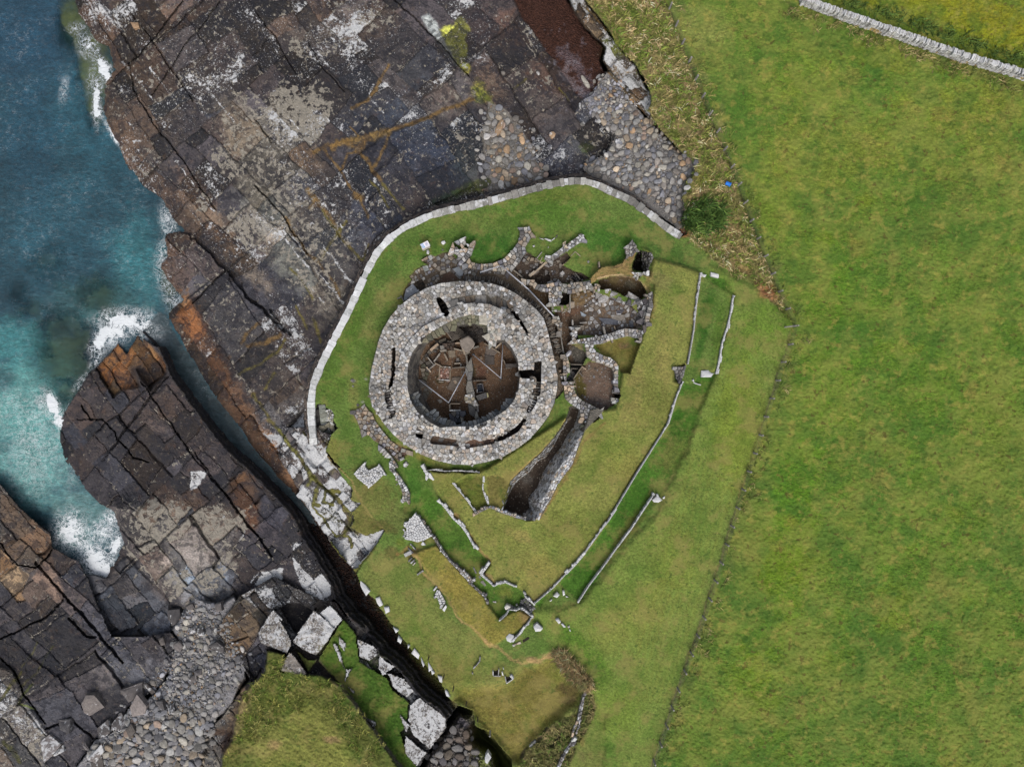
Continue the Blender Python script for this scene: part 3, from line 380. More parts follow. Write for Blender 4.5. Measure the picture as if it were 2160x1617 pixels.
for k in range(230):
    x, y = r_.uniform(1450, 2330), r_.uniform(-100, 1780); blob(x, y, r_.uniform(10, 46), r_.uniform(8, 30), [(140,146,54),(78,116,38),(124,142,42),(150,140,72),(98,128,44),(140,116,66)][r_.randint(6)], r_.uniform(.25, .58), r_.uniform(0, 90), .8) if pin(np.array([x]), np.array([y]), [(1500,-200),(1600,400),(1720,690),(1600,1100),(1430,1800),(2400,1800),(2400,-200)])[0] else None
line('n',[500,20,800,120,1100,210,1400,340,1700,450,1976,540],22,(106,100,62),k=.6,rag=1.0); line('n',[700,-30,980,70,1320,180,1640,300,1990,400],22,(76,98,42),k=.5,rag=1.0); blob(2100,40,120,40,(152,144,36),.6,15); blob(1900,10,90,24,(120,128,36),.6,15)
for x, y in ((1530,1050),(1480,1100)): pass
# ------------------------------------------------------------------ dug floors of the village (all lower than the lawn)
DIRT = (98,80,64)
OUTER = P('a',140,940,160,800,190,680,215,580,250,490,310,390,380,310,480,230,590,170,700,135,830,120,960,120,1080,135,1180,165,1280,215,1370,280,1440,340,1490,400,1520,480,1540,560,1560,640,1585,760,1605,860,1600,960,1575,1070,1530,1170,1470,1250,1390,1340,1300,1410,1180,1480,1060,1520,930,1545,800,1540,660,1510,540,1460,440,1400,340,1320,260,1230,200,1140,165,1090,145,1010)
RING_N = P('p',80,1230,120,1110,200,1010,230,960,190,910,300,800,420,730,510,720,400,635,520,545,640,570,740,520,870,500,940,540,1000,620,1090,700,1165,640,1300,700,1450,705,1620,690,1740,620,1860,660,1960,790)+P('q',130,790,300,800,370,870,480,870,515,1000,540,1190,590,1320)+P('r',200,40,260,300,290,310,330,580,320,970,330,1100,240,1200,180,1240)+P('a',1585,960,1585,760,1520,480,1440,340,1280,215,1080,135,830,120,590,170,480,230,410,300)
area(RING_N, z=-.25, f=2, col=(102,90,76), zn=Z_EARTH, w1=1)
area(P('p',560,720,600,690,720,690,740,720,660,740,600,780), col=(104,82,66), cf=4); area(P('p',740,920,850,830,940,860,1010,930,1000,1000,760,1040,700,1010), col=(98,78,66), cf=4)
area(P('q',0,660,30,560,180,400,330,490,400,560,520,550,780,420,830,490,720,600,860,680,1000,720,1100,790,1000,830,800,860,560,850,480,870,370,870,300,800,130,790), z=-.55, f=2, col=(86,74,64), zn=Z_EARTH, w1=1); area(P('q',330,760,440,640,520,680,540,840,400,870,320,820), z=-1.1, f=3, col=(70,60,52)); area(P('q',840,740,980,740,1030,800,880,840), z=-.9, f=3, col=(60,56,54))
area(P('q',200,850,330,920,420,970,510,1000,540,1190,590,1310,560,1320,420,1130,240,950), z=-.7, f=1, col=(92,74,54), zn=Z_EARTH)
ROOM1 = P('q',830,1000,900,990,1110,940,1230,1000,1500,1090,1700,1180,1840,1330,1830,1500,1500,1590,1320,1617,930,1590,930,1650,840,1700,720,1700,700,1500,600,1320,620,1240,830,1260)
area(ROOM1, z=-.6, f=2, col=(98,84,70), zn=Z_EARTH, w1=1); area(P('q',600,1250,830,1230,960,1180,1010,1280,840,1330,840,1440,720,1440,690,1330,610,1300), col=(104,80,64), cf=5); blob(1285,660,24,12,(132,108,88),.7); area(P('q',840,1010,1100,940,1160,1010,1000,1170,850,1160), col=(116,96,68), cf=6, z=-.2, f=6)
area(P('q',1225,815,1390,770,1560,745,1720,765,1830,840,1900,960,1910,1030,1800,1110,1600,1040,1450,960,1250,940), z=lambda u, v: -1.0-1.0*np.clip((v-582)/45, 0, 1), f=1, col=(88,74,54), zn=Z_EARTH, w1=0, w2=.8); blob(1295,592,10,10,(126,112,74),.6); blob(1330,600,14,10,(92,94,84),.5)
area(P('r',120,40,220,50,230,200,260,310,290,460,330,580,320,620,200,600), z=-.4, f=2, col=(92,78,64), zn=Z_EARTH); area(P('r',300,60,440,50,440,440,640,560,660,620,590,740,420,720,390,580,330,570,290,300,310,170), z=-.7, f=2, col=(98,80,64), zn=Z_EARTH, w1=.5); area(P('r',440,470,590,430,650,620,600,730,480,700,430,590), col=(92,88,80), cf=6); area(P('r',420,720,590,735,510,880,460,960,330,965,420,870), z=-.9, f=1, col=(76,74,72), zn=Z_EARTH)
area(P('r',520,880,590,760,700,690,860,710,1000,780,1045,860,1045,1090,1120,1100,1135,1170,1110,1250,980,1340,930,1380,820,1370,720,1300,600,1240,520,1170,490,1050,480,950), z=-.6, f=1, col=(110,92,80), zn=Z_EARTH, w1=.6); blob(1225,815,12,30,(84,78,34),.85,-10); blob(1245,780,30,20,(116,100,82),.5); area(P('r',1045,1100,1115,1100,1120,1190,1050,1200), z=-1.3, f=1, col=(60,56,50)); area(P('r',640,1240,800,1180,1000,1240,960,1340,820,1370,720,1300), col=(84,78,76), cf=8, k=.6)
area(P('r',770,460,1000,400,1150,350,1280,330,1390,390,1420,430,1350,620,1270,860,1130,840,1110,730,1000,630,880,590), z=-.35, f=3, col=(112,104,52), zn=Z_LAWN, w1=1); blob(1322,728,16,8,(118,88,72),.8); blob(1335,720,18,8,(98,112,48),.7,20); blob(1300,760,16,18,(98,98,50),.6)
area(P('r',720,1460,800,1430,860,1470,700,1600,620,1617,640,1500), z=.1, f=1, col=(84,82,44), zn=Z_EARTH)
area(P('q',1100,800,1240,650,1290,625,1480,600,1560,560,1620,480,1612,330,1690,260,1770,320,1770,410,1700,600,1710,680,1800,720,1820,800,1720,750,1560,735,1390,760,1225,800,1120,870), z=.9, f=2, col=(138,116,74), zn=Z_BANK, w1=1); line('q',[1225,805,1380,765,1560,740,1720,760,1840,835,1920,960,1990,1090],4,(186,160,124),k=.85); line('q',[1400,640,1520,630,1560,590],3,(92,70,54),k=.7)
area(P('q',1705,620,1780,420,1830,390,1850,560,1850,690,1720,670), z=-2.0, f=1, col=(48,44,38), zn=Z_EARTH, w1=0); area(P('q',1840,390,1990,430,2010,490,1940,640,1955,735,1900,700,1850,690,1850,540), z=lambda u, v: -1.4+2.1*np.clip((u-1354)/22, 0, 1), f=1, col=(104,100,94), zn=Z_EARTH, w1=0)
line('q',[1960,760,1900,900,1990,1090,2010,1190,1950,1400],14,(150,128,82),k=.6)
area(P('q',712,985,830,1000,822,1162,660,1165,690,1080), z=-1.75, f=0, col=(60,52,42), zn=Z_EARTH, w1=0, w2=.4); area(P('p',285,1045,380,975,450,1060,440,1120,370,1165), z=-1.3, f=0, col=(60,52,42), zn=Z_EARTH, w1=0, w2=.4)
# the big dry ditch with its battered stone sides
PIT_OUT = P('u',1210,40,1260,30,1330,70,1380,110,1560,60,1640,90,1540,210,1400,350,1320,560,1240,780,1060,1020,960,1230,830,1460,760,1480,660,1480,420,1390,360,1340,380,1210,460,980,560,880,780,680,860,600,1000,440,1160,210)
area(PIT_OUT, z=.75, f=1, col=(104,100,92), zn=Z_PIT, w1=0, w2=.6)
PIT_IN = P('u',1225,60,1330,90,1260,300,1190,380,1100,560,960,730,870,880,800,1060,680,1200,700,1320,620,1430,380,1330,420,1200,530,1000,700,880,790,740,900,690,1000,560,1090,360,1200,160)
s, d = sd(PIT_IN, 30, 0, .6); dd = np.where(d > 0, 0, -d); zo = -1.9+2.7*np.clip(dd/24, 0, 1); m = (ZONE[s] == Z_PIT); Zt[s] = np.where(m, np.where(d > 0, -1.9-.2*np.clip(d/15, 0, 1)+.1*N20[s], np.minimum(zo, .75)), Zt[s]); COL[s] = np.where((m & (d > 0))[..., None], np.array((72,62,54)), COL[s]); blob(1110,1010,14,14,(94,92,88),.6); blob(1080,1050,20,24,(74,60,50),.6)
area(P('k',705,390,760,450,850,580,930,540,940,480,900,420,890,340,800,330), z=.35, f=5, col=(98,104,44), zn=Z_BANK, w1=1); area(P('k',925,340,1000,320,1060,360,1090,400,1045,560,945,530), z=.5, f=6, col=(112,106,56), zn=Z_BANK, w1=1); line('w',[870,140,960,80,1040,50,1200,110,1340,160,1440,190],4,(96,96,94),k=.8)
line('k',[500,285,640,300,760,300,870,305],5,(84,76,52),dz=-.5,k=.8)
area(P('t',10,170,100,155,170,90,215,110,270,180,300,210,400,400,560,600,720,700,860,745,790,800,700,880,680,900,600,830,460,680,330,600,240,510,200,535,140,500,130,430), z=.1, f=1, col=(116,98,80), zn=Z_EARTH, w1=.6); area(P('t',600,620,760,690,860,745,700,870,600,800,480,680), col=(108,84,70), cf=5, z=-.15, f=4)
blob(890,965,22,8,(150,136,64),.7,30)
for px_, py_ in ((772,800),(765,848),(759,870),(745,803)): blob(px_, py_, 5, 4, (150,148,140), .8)
# ------------------------------------------------------------------ the broch: ring wall, galleries, floor
GREYW = (140,134,124)
area(OUTER, z=1.65, f=0, col=GREYW, zn=Z_CORE, w1=0, w2=.5, li=0, pa=0)
INNER_RING = P('a',770,330,850,300,960,285,1080,300,1180,340,1260,400,1330,480,1380,570,1410,660,1425,800,1420,880,1380,1060,1300,1180,1180,1290,1040,1330,880,1360,640,1320,520,1250,420,1150,360,1000,350,850,380,700,450,580,560,470,700,400)
area(INNER_RING, z=1.95, f=0, w1=0, w2=.4)
RIM = P('a',438,850,445,760,478,670,535,590,545,552,640,500,735,447,830,400,930,376,1030,388,1062,440,1060,520,1040,570,1100,620,1140,575,1190,575,1250,640,1290,720,1305,800,1310,870,1300,960,1262,1050,1200,1120,1120,1170,1040,1210,940,1245,800,1245,690,1255,600,1205,520,1135,462,1050,440,950)
FLOOR_O = P('a',525,850,528,780,545,690,580,620,650,560,735,500,860,480,960,465,1040,510,1036,572,1090,622,1150,600,1180,600,1240,660,1280,740,1296,800,1300,870,1290,950,1250,1040,1190,1110,1110,1168,1030,1200,940,1236,800,1236,760,1220,700,1190,620,1110,560,1010,530,900)
s, d = sd(RIM, 30, 0, .4); di = pdist(U[s], V[s], FLOOR_O, True); inn = pin(U[s], V[s], FLOOR_O); m = d > 0
tt = np.where(inn, 1, np.clip(np.where(d+di > 0, d/(d+di+1e-6), 1), 0, 1)); Zt[s] = np.where(m, 1.95-3.55*tt, Zt[s]); ZONE[s] = np.where(m & inn, Z_BFLOOR, ZONE[s]); COL[s] = np.where((m & inn)[..., None], np.array((108,86,68)), COL[s]); COL[s] = np.where((m & ~inn)[..., None], np.array((118,112,104)), COL[s])
GALLERY = P('a',782,262,860,240,950,228,1040,222,1130,232,1200,268,1262,318,1225,338,1262,398,1180,338,1080,298,960,283,850,298,778,326)
area(GALLERY, z=1.25, f=0, w1=0, w2=.3)
LEDGE_N = P('a',560,560,640,505,735,452,830,404,930,380,1030,392,1055,420,1060,490,1020,475,960,450,900,450,850,462,740,478,650,530); area(LEDGE_N, z=.7, col=(122,120,96), w1=0, w2=.3)
LEDGE_S = P('a',452,1000,500,1085,570,1155,650,1208,735,1242,800,1250,900,1262,1010,1240,1100,1195,1190,1130,1250,1070,1240,1050,1180,1110,1090,1170,1000,1215,900,1236,800,1238,740,1215,680,1180,610,1130,540,1060,490,985); area(LEDGE_S, z=.6, col=(124,124,120), w1=0, w2=.3)
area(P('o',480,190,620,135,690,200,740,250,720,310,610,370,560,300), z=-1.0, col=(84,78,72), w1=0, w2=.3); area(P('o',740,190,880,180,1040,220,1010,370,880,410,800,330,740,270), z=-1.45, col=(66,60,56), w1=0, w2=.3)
for q, k_, c_ in [((860,660,200,130),.5,(104,78,58)),((1150,600,90,120),.6,(110,84,62)),((380,900,120,160),.5,(100,78,60)),((850,760,50,90),.7,(60,56,36)),((420,870,60,70),.8,(58,56,34)),((1180,1050,130,160),.3,(84,66,52)),((240,700,60,200),.5,(84,78,66)),((250,1020,60,80),.6,(84,82,74)),((960,760,70,90),.6,(104,72,60)),((480,600,140,60),.5,(104,78,60))]:
    c = P('o', q[0], q[1])[0]; blob(c[0], c[1], q[2]*.16, q[3]*.16, c_, k_)
SLOTS = [(P('a',660,242,692,242,735,292,772,360,740,396,715,388,690,330,668,282), -1.3), (P('a',325,615,345,640,346,700,338,760,350,800,338,870,318,935,292,955,300,900,312,850,316,780,318,690), -.4), (P('a',285,960,312,955,308,1010,330,1090,348,1135,320,1172,285,1110,262,1040,262,990), .7), (P('a',498,1300,560,1310,548,1345,515,1332), -.2),
  (P('a',620,1332,645,1318,820,1348,832,1400,690,1388,612,1380), 1.25), (P('a',885,1360,1040,1332,1120,1330,1110,1375,1060,1388,890,1416), 1.3), (P('a',1120,1330,1180,1312,1280,1250,1352,1178,1358,1198,1300,1285,1200,1345,1110,1375), .4), (P('a',1425,890,1475,890,1470,990,1430,1080,1392,1142,1358,1130,1395,1050,1418,960), .5), (P('a',1308,812,1420,802,1425,747,1476,740,1476,890,1425,890,1415,876,1316,872), -.6),
  (P('a',1225,338,1265,352,1320,420,1362,490,1380,530,1360,522,1322,460,1270,395), -1.0)]
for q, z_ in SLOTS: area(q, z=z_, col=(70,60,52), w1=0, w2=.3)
area(SLOTS[4][0], col=(112,92,76), w1=0); area(SLOTS[5][0], col=(124,98,82), w1=0)
SIDL = SID
Zt += np.where(np.isin(ZONE, [Z_LAWN, Z_BANK, Z_HOLLOW]), .05*N60+.03*N20+.025*N8, 0)+np.where(np.isin(ZONE, [Z_FIELD, Z_FAR]), .10*N60+.10*N20+.09*N8, 0)+np.where(ZONE == Z_ROUGH, .16*N60+.22*N20+.2*N8, 0)+np.where(ZONE == Z_KNOLL, .1*N60+.09*N20+.10*N8, 0)
rw = np.random.RandomState(8).rand(NY, NX)
Zt += np.where(np.isin(ZONE, [Z_EARTH, Z_BFLOOR, Z_PIT, Z_BEACH, Z_COVE]), .05*N8+.05*(rw-.5), 0)+np.where(np.isin(ZONE, [Z_ROUGH]), .22*(rw-.5), 0)+np.where(np.isin(ZONE, [Z_FIELD, Z_FAR, Z_KNOLL]), .09*(rw-.5), 0)+np.where(np.isin(ZONE, [Z_WEED, Z_GEO]), .10*N8+.16*(rw-.5), 0)+np.where(np.isin(ZONE, [Z_CORE]), .04*N8, 0)+np.where(ZONE == Z_GULLY, .45*N20+.3*N8+.12*(rw-.5), 0)
Zt += np.where(np.isin(ZONE, [Z_LAWN, Z_BANK, Z_HOLLOW]), .03*(rw-.5), 0)
COL[:] = np.clip(COL*(1+.05*N20+.05*N150)[..., None], 8, 250)
# ================================================================== MATERIALS
class M:
    def __init__(s, name, rough=.9, spec=.3):
        s.m = bpy.data.materials.new(name); s.m.use_nodes = True; s.t = s.m.node_tree; s.N = s.t.nodes; s.b = s.N['Principled BSDF']
        s.b.inputs['Roughness'].default_value = rough; s.b.inputs['Specular IOR Level'].default_value = spec
        s.geo = s.N.new('ShaderNodeNewGeometry'); s.pos = s.geo.outputs['Position']
    def L(s, a, b):
        if hasattr(a, 'is_output'): s.t.links.new(a, b)
        else: b.default_value = a
    def attr(s, n, vec=True):
        a = s.N.new('ShaderNodeAttribute'); a.attribute_name = n; return a.outputs['Color' if vec else 'Fac']
    def noise(s, sc, det=4, ro=.55, dist=0, vec=None, out='Fac'):
        n = s.N.new('ShaderNodeTexNoise'); n.inputs['Scale'].default_value = sc; n.inputs['Detail'].default_value = det; n.inputs['Roughness'].default_value = ro; n.inputs['Distortion'].default_value = dist
        s.L(vec if vec is not None else s.pos, n.inputs['Vector']); return n.outputs[out]
    def stretch(s, v): 
        n = s.N.new('ShaderNodeMapping'); n.inputs['Scale'].default_value = v[:3]; n.inputs['Rotation'].default_value = (0, 0, v[3] if len(v) > 3 else 0); s.L(s.pos, n.inputs['Vector']); return n.outputs[0]
    def math(s, op, a, b=0., c=0., clamp=False):
        n = s.N.new('ShaderNodeMath'); n.operation = op; n.use_clamp = clamp
        for i, x in enumerate((a, b, c)): s.L(x, n.inputs[i])
        return n.outputs[0]
    def ramp(s, x, a, b, lo=0., hi=1.):
        n = s.N.new('ShaderNodeMapRange'); n.interpolation_type = 'SMOOTHSTEP'
        for i, q in enumerate((x, a, b, lo, hi)): s.L(q, n.inputs[i])
        return n.outputs[0]
    def mix(s, f, a, b, mode='MIX'):
        n = s.N.new('ShaderNodeMix'); n.data_type = 'RGBA'; n.blend_type = mode
        s.L(f, n.inputs[0])
        for q, i in ((a, 6), (b, 7)): s.L(tuple(q)+(1,) if not hasattr(q, 'is_output') and len(q) == 3 else q, n.inputs[i])
        return n.outputs[2]
    def scale(s, c, f):
        n = s.N.new('ShaderNodeVectorMath'); n.operation = 'SCALE'; s.L(c, n.inputs[0]); s.L(f, n.inputs['Scale']); return n.outputs[0]
    def bump(s, h, st=.5, dist=.05):
        n = s.N.new('ShaderNodeBump'); n.inputs['Strength'].default_value = st; n.inputs['Distance'].default_value = dist; s.L(h, n.inputs['Height']); s.L(n.outputs[0], s.b.inputs['Normal'])
    def col(s, c): s.L(c if hasattr(c, 'is_output') else tuple(c)+(1,), s.b.inputs['Base Color'])
MAT = {}
LICH = alb((222,222,222)); PALE = alb((166,158,144))
def rock(name, lich=True):
    m = M(name, .85, .25); c = m.attr('Col'); n1 = m.noise(.55, 9, .62); n2 = m.noise(5, 6, .65); n3 = m.noise(1.6, 8, .68, .3)
    c = m.scale(c, m.ramp(n1, .25, .75, .72, 1.3)); c = m.scale(c, m.ramp(n2, .25, .75, .68, 1.36))
    rust = m.noise(.9, 7, .66, .2, m.stretch((1, 1, 1))); c = m.mix(m.ramp(rust, .54, .72, 0, .26), c, m.mix(.5, c, tuple(alb((150,104,60)))))
    wet = m.noise(.8, 10, .72, .5); c = m.mix(m.ramp(wet, .50, .535, 0, .75), c, m.mix(.55, m.scale(c, .42), tuple(alb((46,46,56)))))
    tn = m.noise(1.9, 9, .74, .4); c = m.mix(m.ramp(tn, .57, .63, 0, .45), c, tuple(alb((140,128,112))))
    pa = m.ramp(m.math('ADD', n3, m.math('MULTIPLY', m.attr('pale', False), .46)), .70, .745, 0, .9); c = m.mix(pa, c, m.mix(m.ramp(n2, .35, .65), tuple(PALE*.74), tuple(PALE*1.04)))
    li = m.attr('lich', False); ln = m.math('ADD', m.math('MULTIPLY', m.noise(.9, 10, .72, .4), .55), m.math('MULTIPLY', m.noise(2.6, 9, .76, .3), .45)); f = m.ramp(m.math('ADD', ln, m.math('MULTIPLY', li, .36)), .735, .775)
    sp = m.ramp(m.math('ADD', m.noise(5.5, 6, .72), m.math('MULTIPLY', li, .30)), .73, .79, 0, .9); f = m.math('MAXIMUM', f, sp)
    c = m.mix(f, c, m.mix(m.ramp(m.noise(9, 4), .3, .7), tuple(LICH*.72), tuple(LICH)))
    sep = m.N.new('ShaderNodeSeparateXYZ'); m.L(m.geo.outputs['True Normal'], sep.inputs[0]); z = m.N.new('ShaderNodeSeparateXYZ'); m.L(m.pos, z.inputs[0])
    bands = m.noise(7, 5, .6, 0, m.stretch((.15, .15, 1.4))); steep = m.ramp(sep.outputs[2], .35, .8, 1, 0); c = m.mix(steep, c, m.scale(c, m.ramp(bands, .35, .65, .65, 1.2)))
    m.col(c); m.bump(m.math('ADD', m.noise(3, 10, .7), m.math('MULTIPLY', m.noise(14, 6, .7), .5)), .9, .12); return m.m
MAT['rock'] = rock('weathered_flagstone')
def ground(name, v1, fine, streak, cols, bst=.6, spots=None):
    m = M(name, .95, .15); c = m.attr('Col'); c = m.scale(c, m.ramp(m.noise(v1, 5, .6), .25, .75, .84, 1.17))
    st = m.noise(fine, 4, .7, 0, m.stretch(streak)); c = m.scale(c, m.ramp(st, .25, .75, .62, 1.42)); st2 = m.noise(fine*2.6, 3, .7); c = m.scale(c, m.ramp(st2, .25, .75, .74, 1.28))
    for sc, lo, hi, amt, cc in cols: c = m.mix(m.ramp(m.noise(sc, 6, .66, .2), lo, hi, 0, amt), c, tuple(alb(cc)))
    if spots: c = m.mix(m.ramp(m.noise(spots[0], 3, .5), spots[1], spots[1]+.05, 0, spots[2]), c, tuple(alb(spots[3])))
    m.col(c); m.bump(m.math('ADD', st, m.noise(fine*.4, 5, .6)), bst, .10); return m.m
MAT['grass'] = ground('mown_turf', .5, 3.4, (1, 1.3, 1, .5), [(.35, .48, .64, .5, (154,140,84)), (.28, .5, .64, .36, (72,112,34)), (2.4, .58, .74, .4, (168,146,96)), (1.1, .6, .72, .3, (66,96,34))], .55, (2.2, .63, .6, (70,94,40)))
MAT['field'] = ground('meadow_grass', .35, 2.6, (1, 2.4, 1, .6), [(.11, .45, .60, .62, (132,144,64)), (.15, .48, .62, .55, (70,112,42)), (.36, .48, .62, .5, (140,146,70)), (.28, .50, .64, .5, (72,112,42)), (1.0, .52, .66, .55, (164,154,78)), (.8, .54, .66, .55, (64,98,36)), (3.2, .58, .70, .55, (136,118,66)), (2.6, .6, .7, .4, (60,88,34))], .9, (1.5, .64, .6, (92,76,42)))
MAT['rough'] = ground('tussock_grass', .6, 2.6, (1, 2.6, 1, .7), [(.5, .5, .62, .5, (172,148,106)), (.7, .52, .64, .5, (88,110,44)), (1.8, .56, .7, .5, (186,160,122)), (2.1, .58, .7, .5, (70,78,40))], 1.0, (2.6, .64, .5, (72,62,42)))
def earth(name, gcol, ga, scale=4):
    m = M(name, .95, .15); c = m.attr('Col'); c = m.scale(c, m.ramp(m.noise(1.1, 6, .6), .25, .75, .8, 1.22)); n = m.noise(9, 5, .7); c = m.scale(c, m.ramp(n, .25, .75, .66, 1.36))
    v = m.N.new('ShaderNodeTexVoronoi'); v.inputs['Scale'].default_value = scale; m.L(m.pos, v.inputs['Vector']); sp = m.N.new('ShaderNodeSeparateColor'); m.L(v.outputs['Color'], sp.inputs[0])
    f = m.math('MULTIPLY', m.ramp(sp.outputs[0], ga, ga+.05), m.ramp(v.outputs['Distance'], .46, .36)); c = m.mix(m.math('MULTIPLY', f, .8), c, m.mix(sp.outputs[1], tuple(alb(gcol)), tuple(alb([x*.72 for x in gcol]))))
    m.col(c); m.bump(m.math('ADD', n, m.math('MULTIPLY', f, .6)), .8, .06); return m.m
MAT['earth'] = earth('trodden_earth', (150,140,128), .72, 5); MAT['gravel'] = earth('beach_gravel', (168,162,156), .25, 7)
MAT['weed'] = earth('rotting_seaweed', (112,72,54), .6, 8); MAT['core'] = rock('broch_masonry')
def seabed():
    m = M('seabed_rock', .9); c = m.attr('Col'); c = m.scale(c, m.ramp(m.noise(.6, 8, .65), .25, .75, .6, 1.4)); m.col(c); return m.m
MAT['seabed'] = seabed()
def stone_mat(name, li_amt=.18):
    m = M(name, .88, .25); c = m.attr('Col'); c = m.scale(c, m.ramp(m.noise(4, 6, .65), .25, .75, .72, 1.28)); c = m.scale(c, m.ramp(m.noise(18, 4, .6), .25, .75, .82, 1.18))
    c = m.mix(m.ramp(m.math('ADD', m.noise(2.2, 8, .7, .3), m.attr('lich', False)), .80, .88, 0, .85), c, tuple(LICH)); c = m.mix(m.ramp(m.noise(3.1, 8, .74), .60, .67, 0, .6), c, tuple(alb((84,80,80))))
    sep = m.N.new('ShaderNodeSeparateXYZ'); m.L(m.geo.outputs['True Normal'], sep.inputs[0]); b = m.noise(9, 4, .6, 0, m.stretch((.2, .2, 1.6))); c = m.mix(m.ramp(sep.outputs[2], .3, .7, 1, 0), c, m.scale(c, m.ramp(b, .4, .6, .45, 1.15)))
    m.col(c); m.bump(m.noise(6, 8, .7), .6, .05); return m.m
MAT['stone'] = stone_mat('rubble_stone')
def plain(name, c, rough=.6, metal=0, var=.2):
    m = M(name, rough, .4); m.b.inputs['Metallic'].default_value = metal; m.col(m.scale(tuple(alb(c)), m.ramp(m.noise(5, 6, .6), .3, .7, 1-var, 1+var))); m.bump(m.noise(20, 4), .15, .01); return m.m
MAT['steel'] = plain('galvanised_tube', (196,198,206), .45, .25, .08); MAT['post'] = plain('weathered_post', (150,146,140), .9); MAT['darkpost'] = plain('dark_post', (70,58,48), .9); MAT['wire'] = plain('fence_wire', (92,88,82), .6, .3)
MAT['panel'] = plain('panel_face', (222,220,224), .5, 0, .05); MAT['panelblue'] = plain('panel_blue', (120,160,204), .5, 0, .1); MAT['panelframe'] = plain('panel_plinth', (196,190,180), .8); MAT['print'] = plain('panel_print', (168,166,188), .5, 0, .2); MAT['bluetub'] = plain('blue_plastic', (24,124,222), .4, 0, .05); MAT['darkbase'] = plain('rail_foot', (56,54,56), .7)
def water():
    m = M('sea_water', .28, .35); c = m.attr('Col'); fo = m.attr('foam', False)
    c = m.scale(c, m.ramp(m.noise(.22, 5, .6), .25, .75, .76, 1.26)); c = m.scale(c, m.ramp(m.noise(2.2, 8, .74, .8, m.stretch((1, 1.8, 1, .5))), .28, .72, .62, 1.42)); c = m.scale(c, m.ramp(m.noise(.6, 6, .7, .8, m.stretch((1, 2.2, 1, .9))), .3, .7, .78, 1.22))
    dn = m.noise(.9, 5, .6, 0, None, 'Color'); va = m.N.new('ShaderNodeVectorMath'); va.operation = 'MULTIPLY_ADD'; m.L(dn, va.inputs[0]); va.inputs[1].default_value = (1.5, 1.5, 0); m.L(m.pos, va.inputs[2])
    w1 = m.noise(1.1, 6, .64, 1.2, va.outputs[0]); w2 = m.noise(3.2, 5, .62, .8, va.outputs[0])
    r1 = m.math('ABSOLUTE', m.math('SUBTRACT', w1, .5)); r2 = m.math('ABSOLUTE', m.math('SUBTRACT', w2, .5))
    web = m.math('MAXIMUM', m.ramp(r1, .0, .034, 1, 0), m.ramp(r2, 0, .04, .8, 0))
    f = m.math('MULTIPLY', m.ramp(fo, 0, .55), m.math('ADD', m.math('MULTIPLY', web, m.ramp(fo, 0, .7, .6, 1)), m.ramp(m.math('ADD', m.math('MULTIPLY', fo, .8), m.noise(1.5, 8, .62, 1.6)), 1.06, 1.19)), clamp=True)
    rg = m.math('ABSOLUTE', m.math('SUBTRACT', m.noise(1.25, 7, .66, 1.6, m.stretch((1, 1.9, 1, .5))), .5)); cap = m.math('MULTIPLY', m.ramp(rg, 0, .02, .42, 0), m.math('MULTIPLY', m.ramp(m.noise(.22, 4), .40, .66), m.ramp(m.noise(1.9, 5), .46, .64))); f = m.math('MAXIMUM', f, cap)
    c = m.mix(f, c, tuple(alb((240,244,246)))); m.col(c); m.L(m.ramp(f, 0, 1, .28, .9), m.b.inputs['Roughness'])
    m.bump(m.math('ADD', m.noise(1.6, 6, .62, .6, m.stretch((1, 1.9, 1, .5))), m.math('MULTIPLY', m.noise(7, 4), .3)), .55, .22)
    al = m.math('MAXIMUM', m.math('SUBTRACT', 1., m.attr('clear', False)), f); tr = m.N.new('ShaderNodeBsdfTransparent'); tr.inputs[0].default_value = (.72, .86, .82, 1); mx = m.N.new('ShaderNodeMixShader'); m.L(al, mx.inputs[0]); m.L(tr.outputs[0], mx.inputs[1]); m.L(m.b.outputs[0], mx.inputs[2]); m.L(mx.outputs[0], m.N['Material Output'].inputs[0]); return m.m
MAT['water'] = water()
# ================================================================== MESH HELPERS
def mesh(name, v, loops, sizes, mats, at=None, smooth=False, midx=None):
    me = bpy.data.meshes.new(name); v = np.asarray(v, np.float32); loops = np.asarray(loops, np.int32); sizes = np.asarray(sizes, np.int32)
    me.vertices.add(len(v)); me.vertices.foreach_set('co', v.ravel()); me.loops.add(len(loops)); me.loops.foreach_set('vertex_index', loops)
    me.polygons.add(len(sizes)); me.polygons.foreach_set('loop_start', np.concatenate([[0], np.cumsum(sizes)[:-1]]).astype(np.int32)); me.polygons.foreach_set('loop_total', sizes)
    me.polygons.foreach_set('use_smooth', np.full(len(sizes), smooth, bool))
    if midx is not None: me.polygons.foreach_set('material_index', np.asarray(midx, np.int32))
    for k, a in (at or {}).items():
        a = np.asarray(a, np.float32)
        if a.ndim == 2: x = me.attributes.new(k, 'FLOAT_COLOR', 'POINT'); x.data.foreach_set('color', np.concatenate([a, np.ones((len(a), 1), np.float32)], 1).ravel())
        else: x = me.attributes.new(k, 'FLOAT', 'POINT'); x.data.foreach_set('value', a)
    for q in (mats if isinstance(mats, (list, tuple)) else [mats]): me.materials.append(q)
    me.update(calc_edges=True); me.validate(); return me
def obj(name, me, parent=None, loc=None):
    o = bpy.data.objects.new(name, me); COLL.objects.link(o)
    if loc is not None: o.location = loc
    if parent is not None: o.parent = parent
    return o
def tag(o, label=None, cat=None, group=None, kind=None):
    for k, v in (('label', label), ('category', cat), ('group', group), ('kind', kind)):
        if v: o[k] = v
    return o
def empty(name, loc=(0, 0, 0), **kw):
    o = bpy.data.objects.new(name, None); COLL.objects.link(o); o.location = loc; o.empty_display_size = .3; return tag(o, **kw)
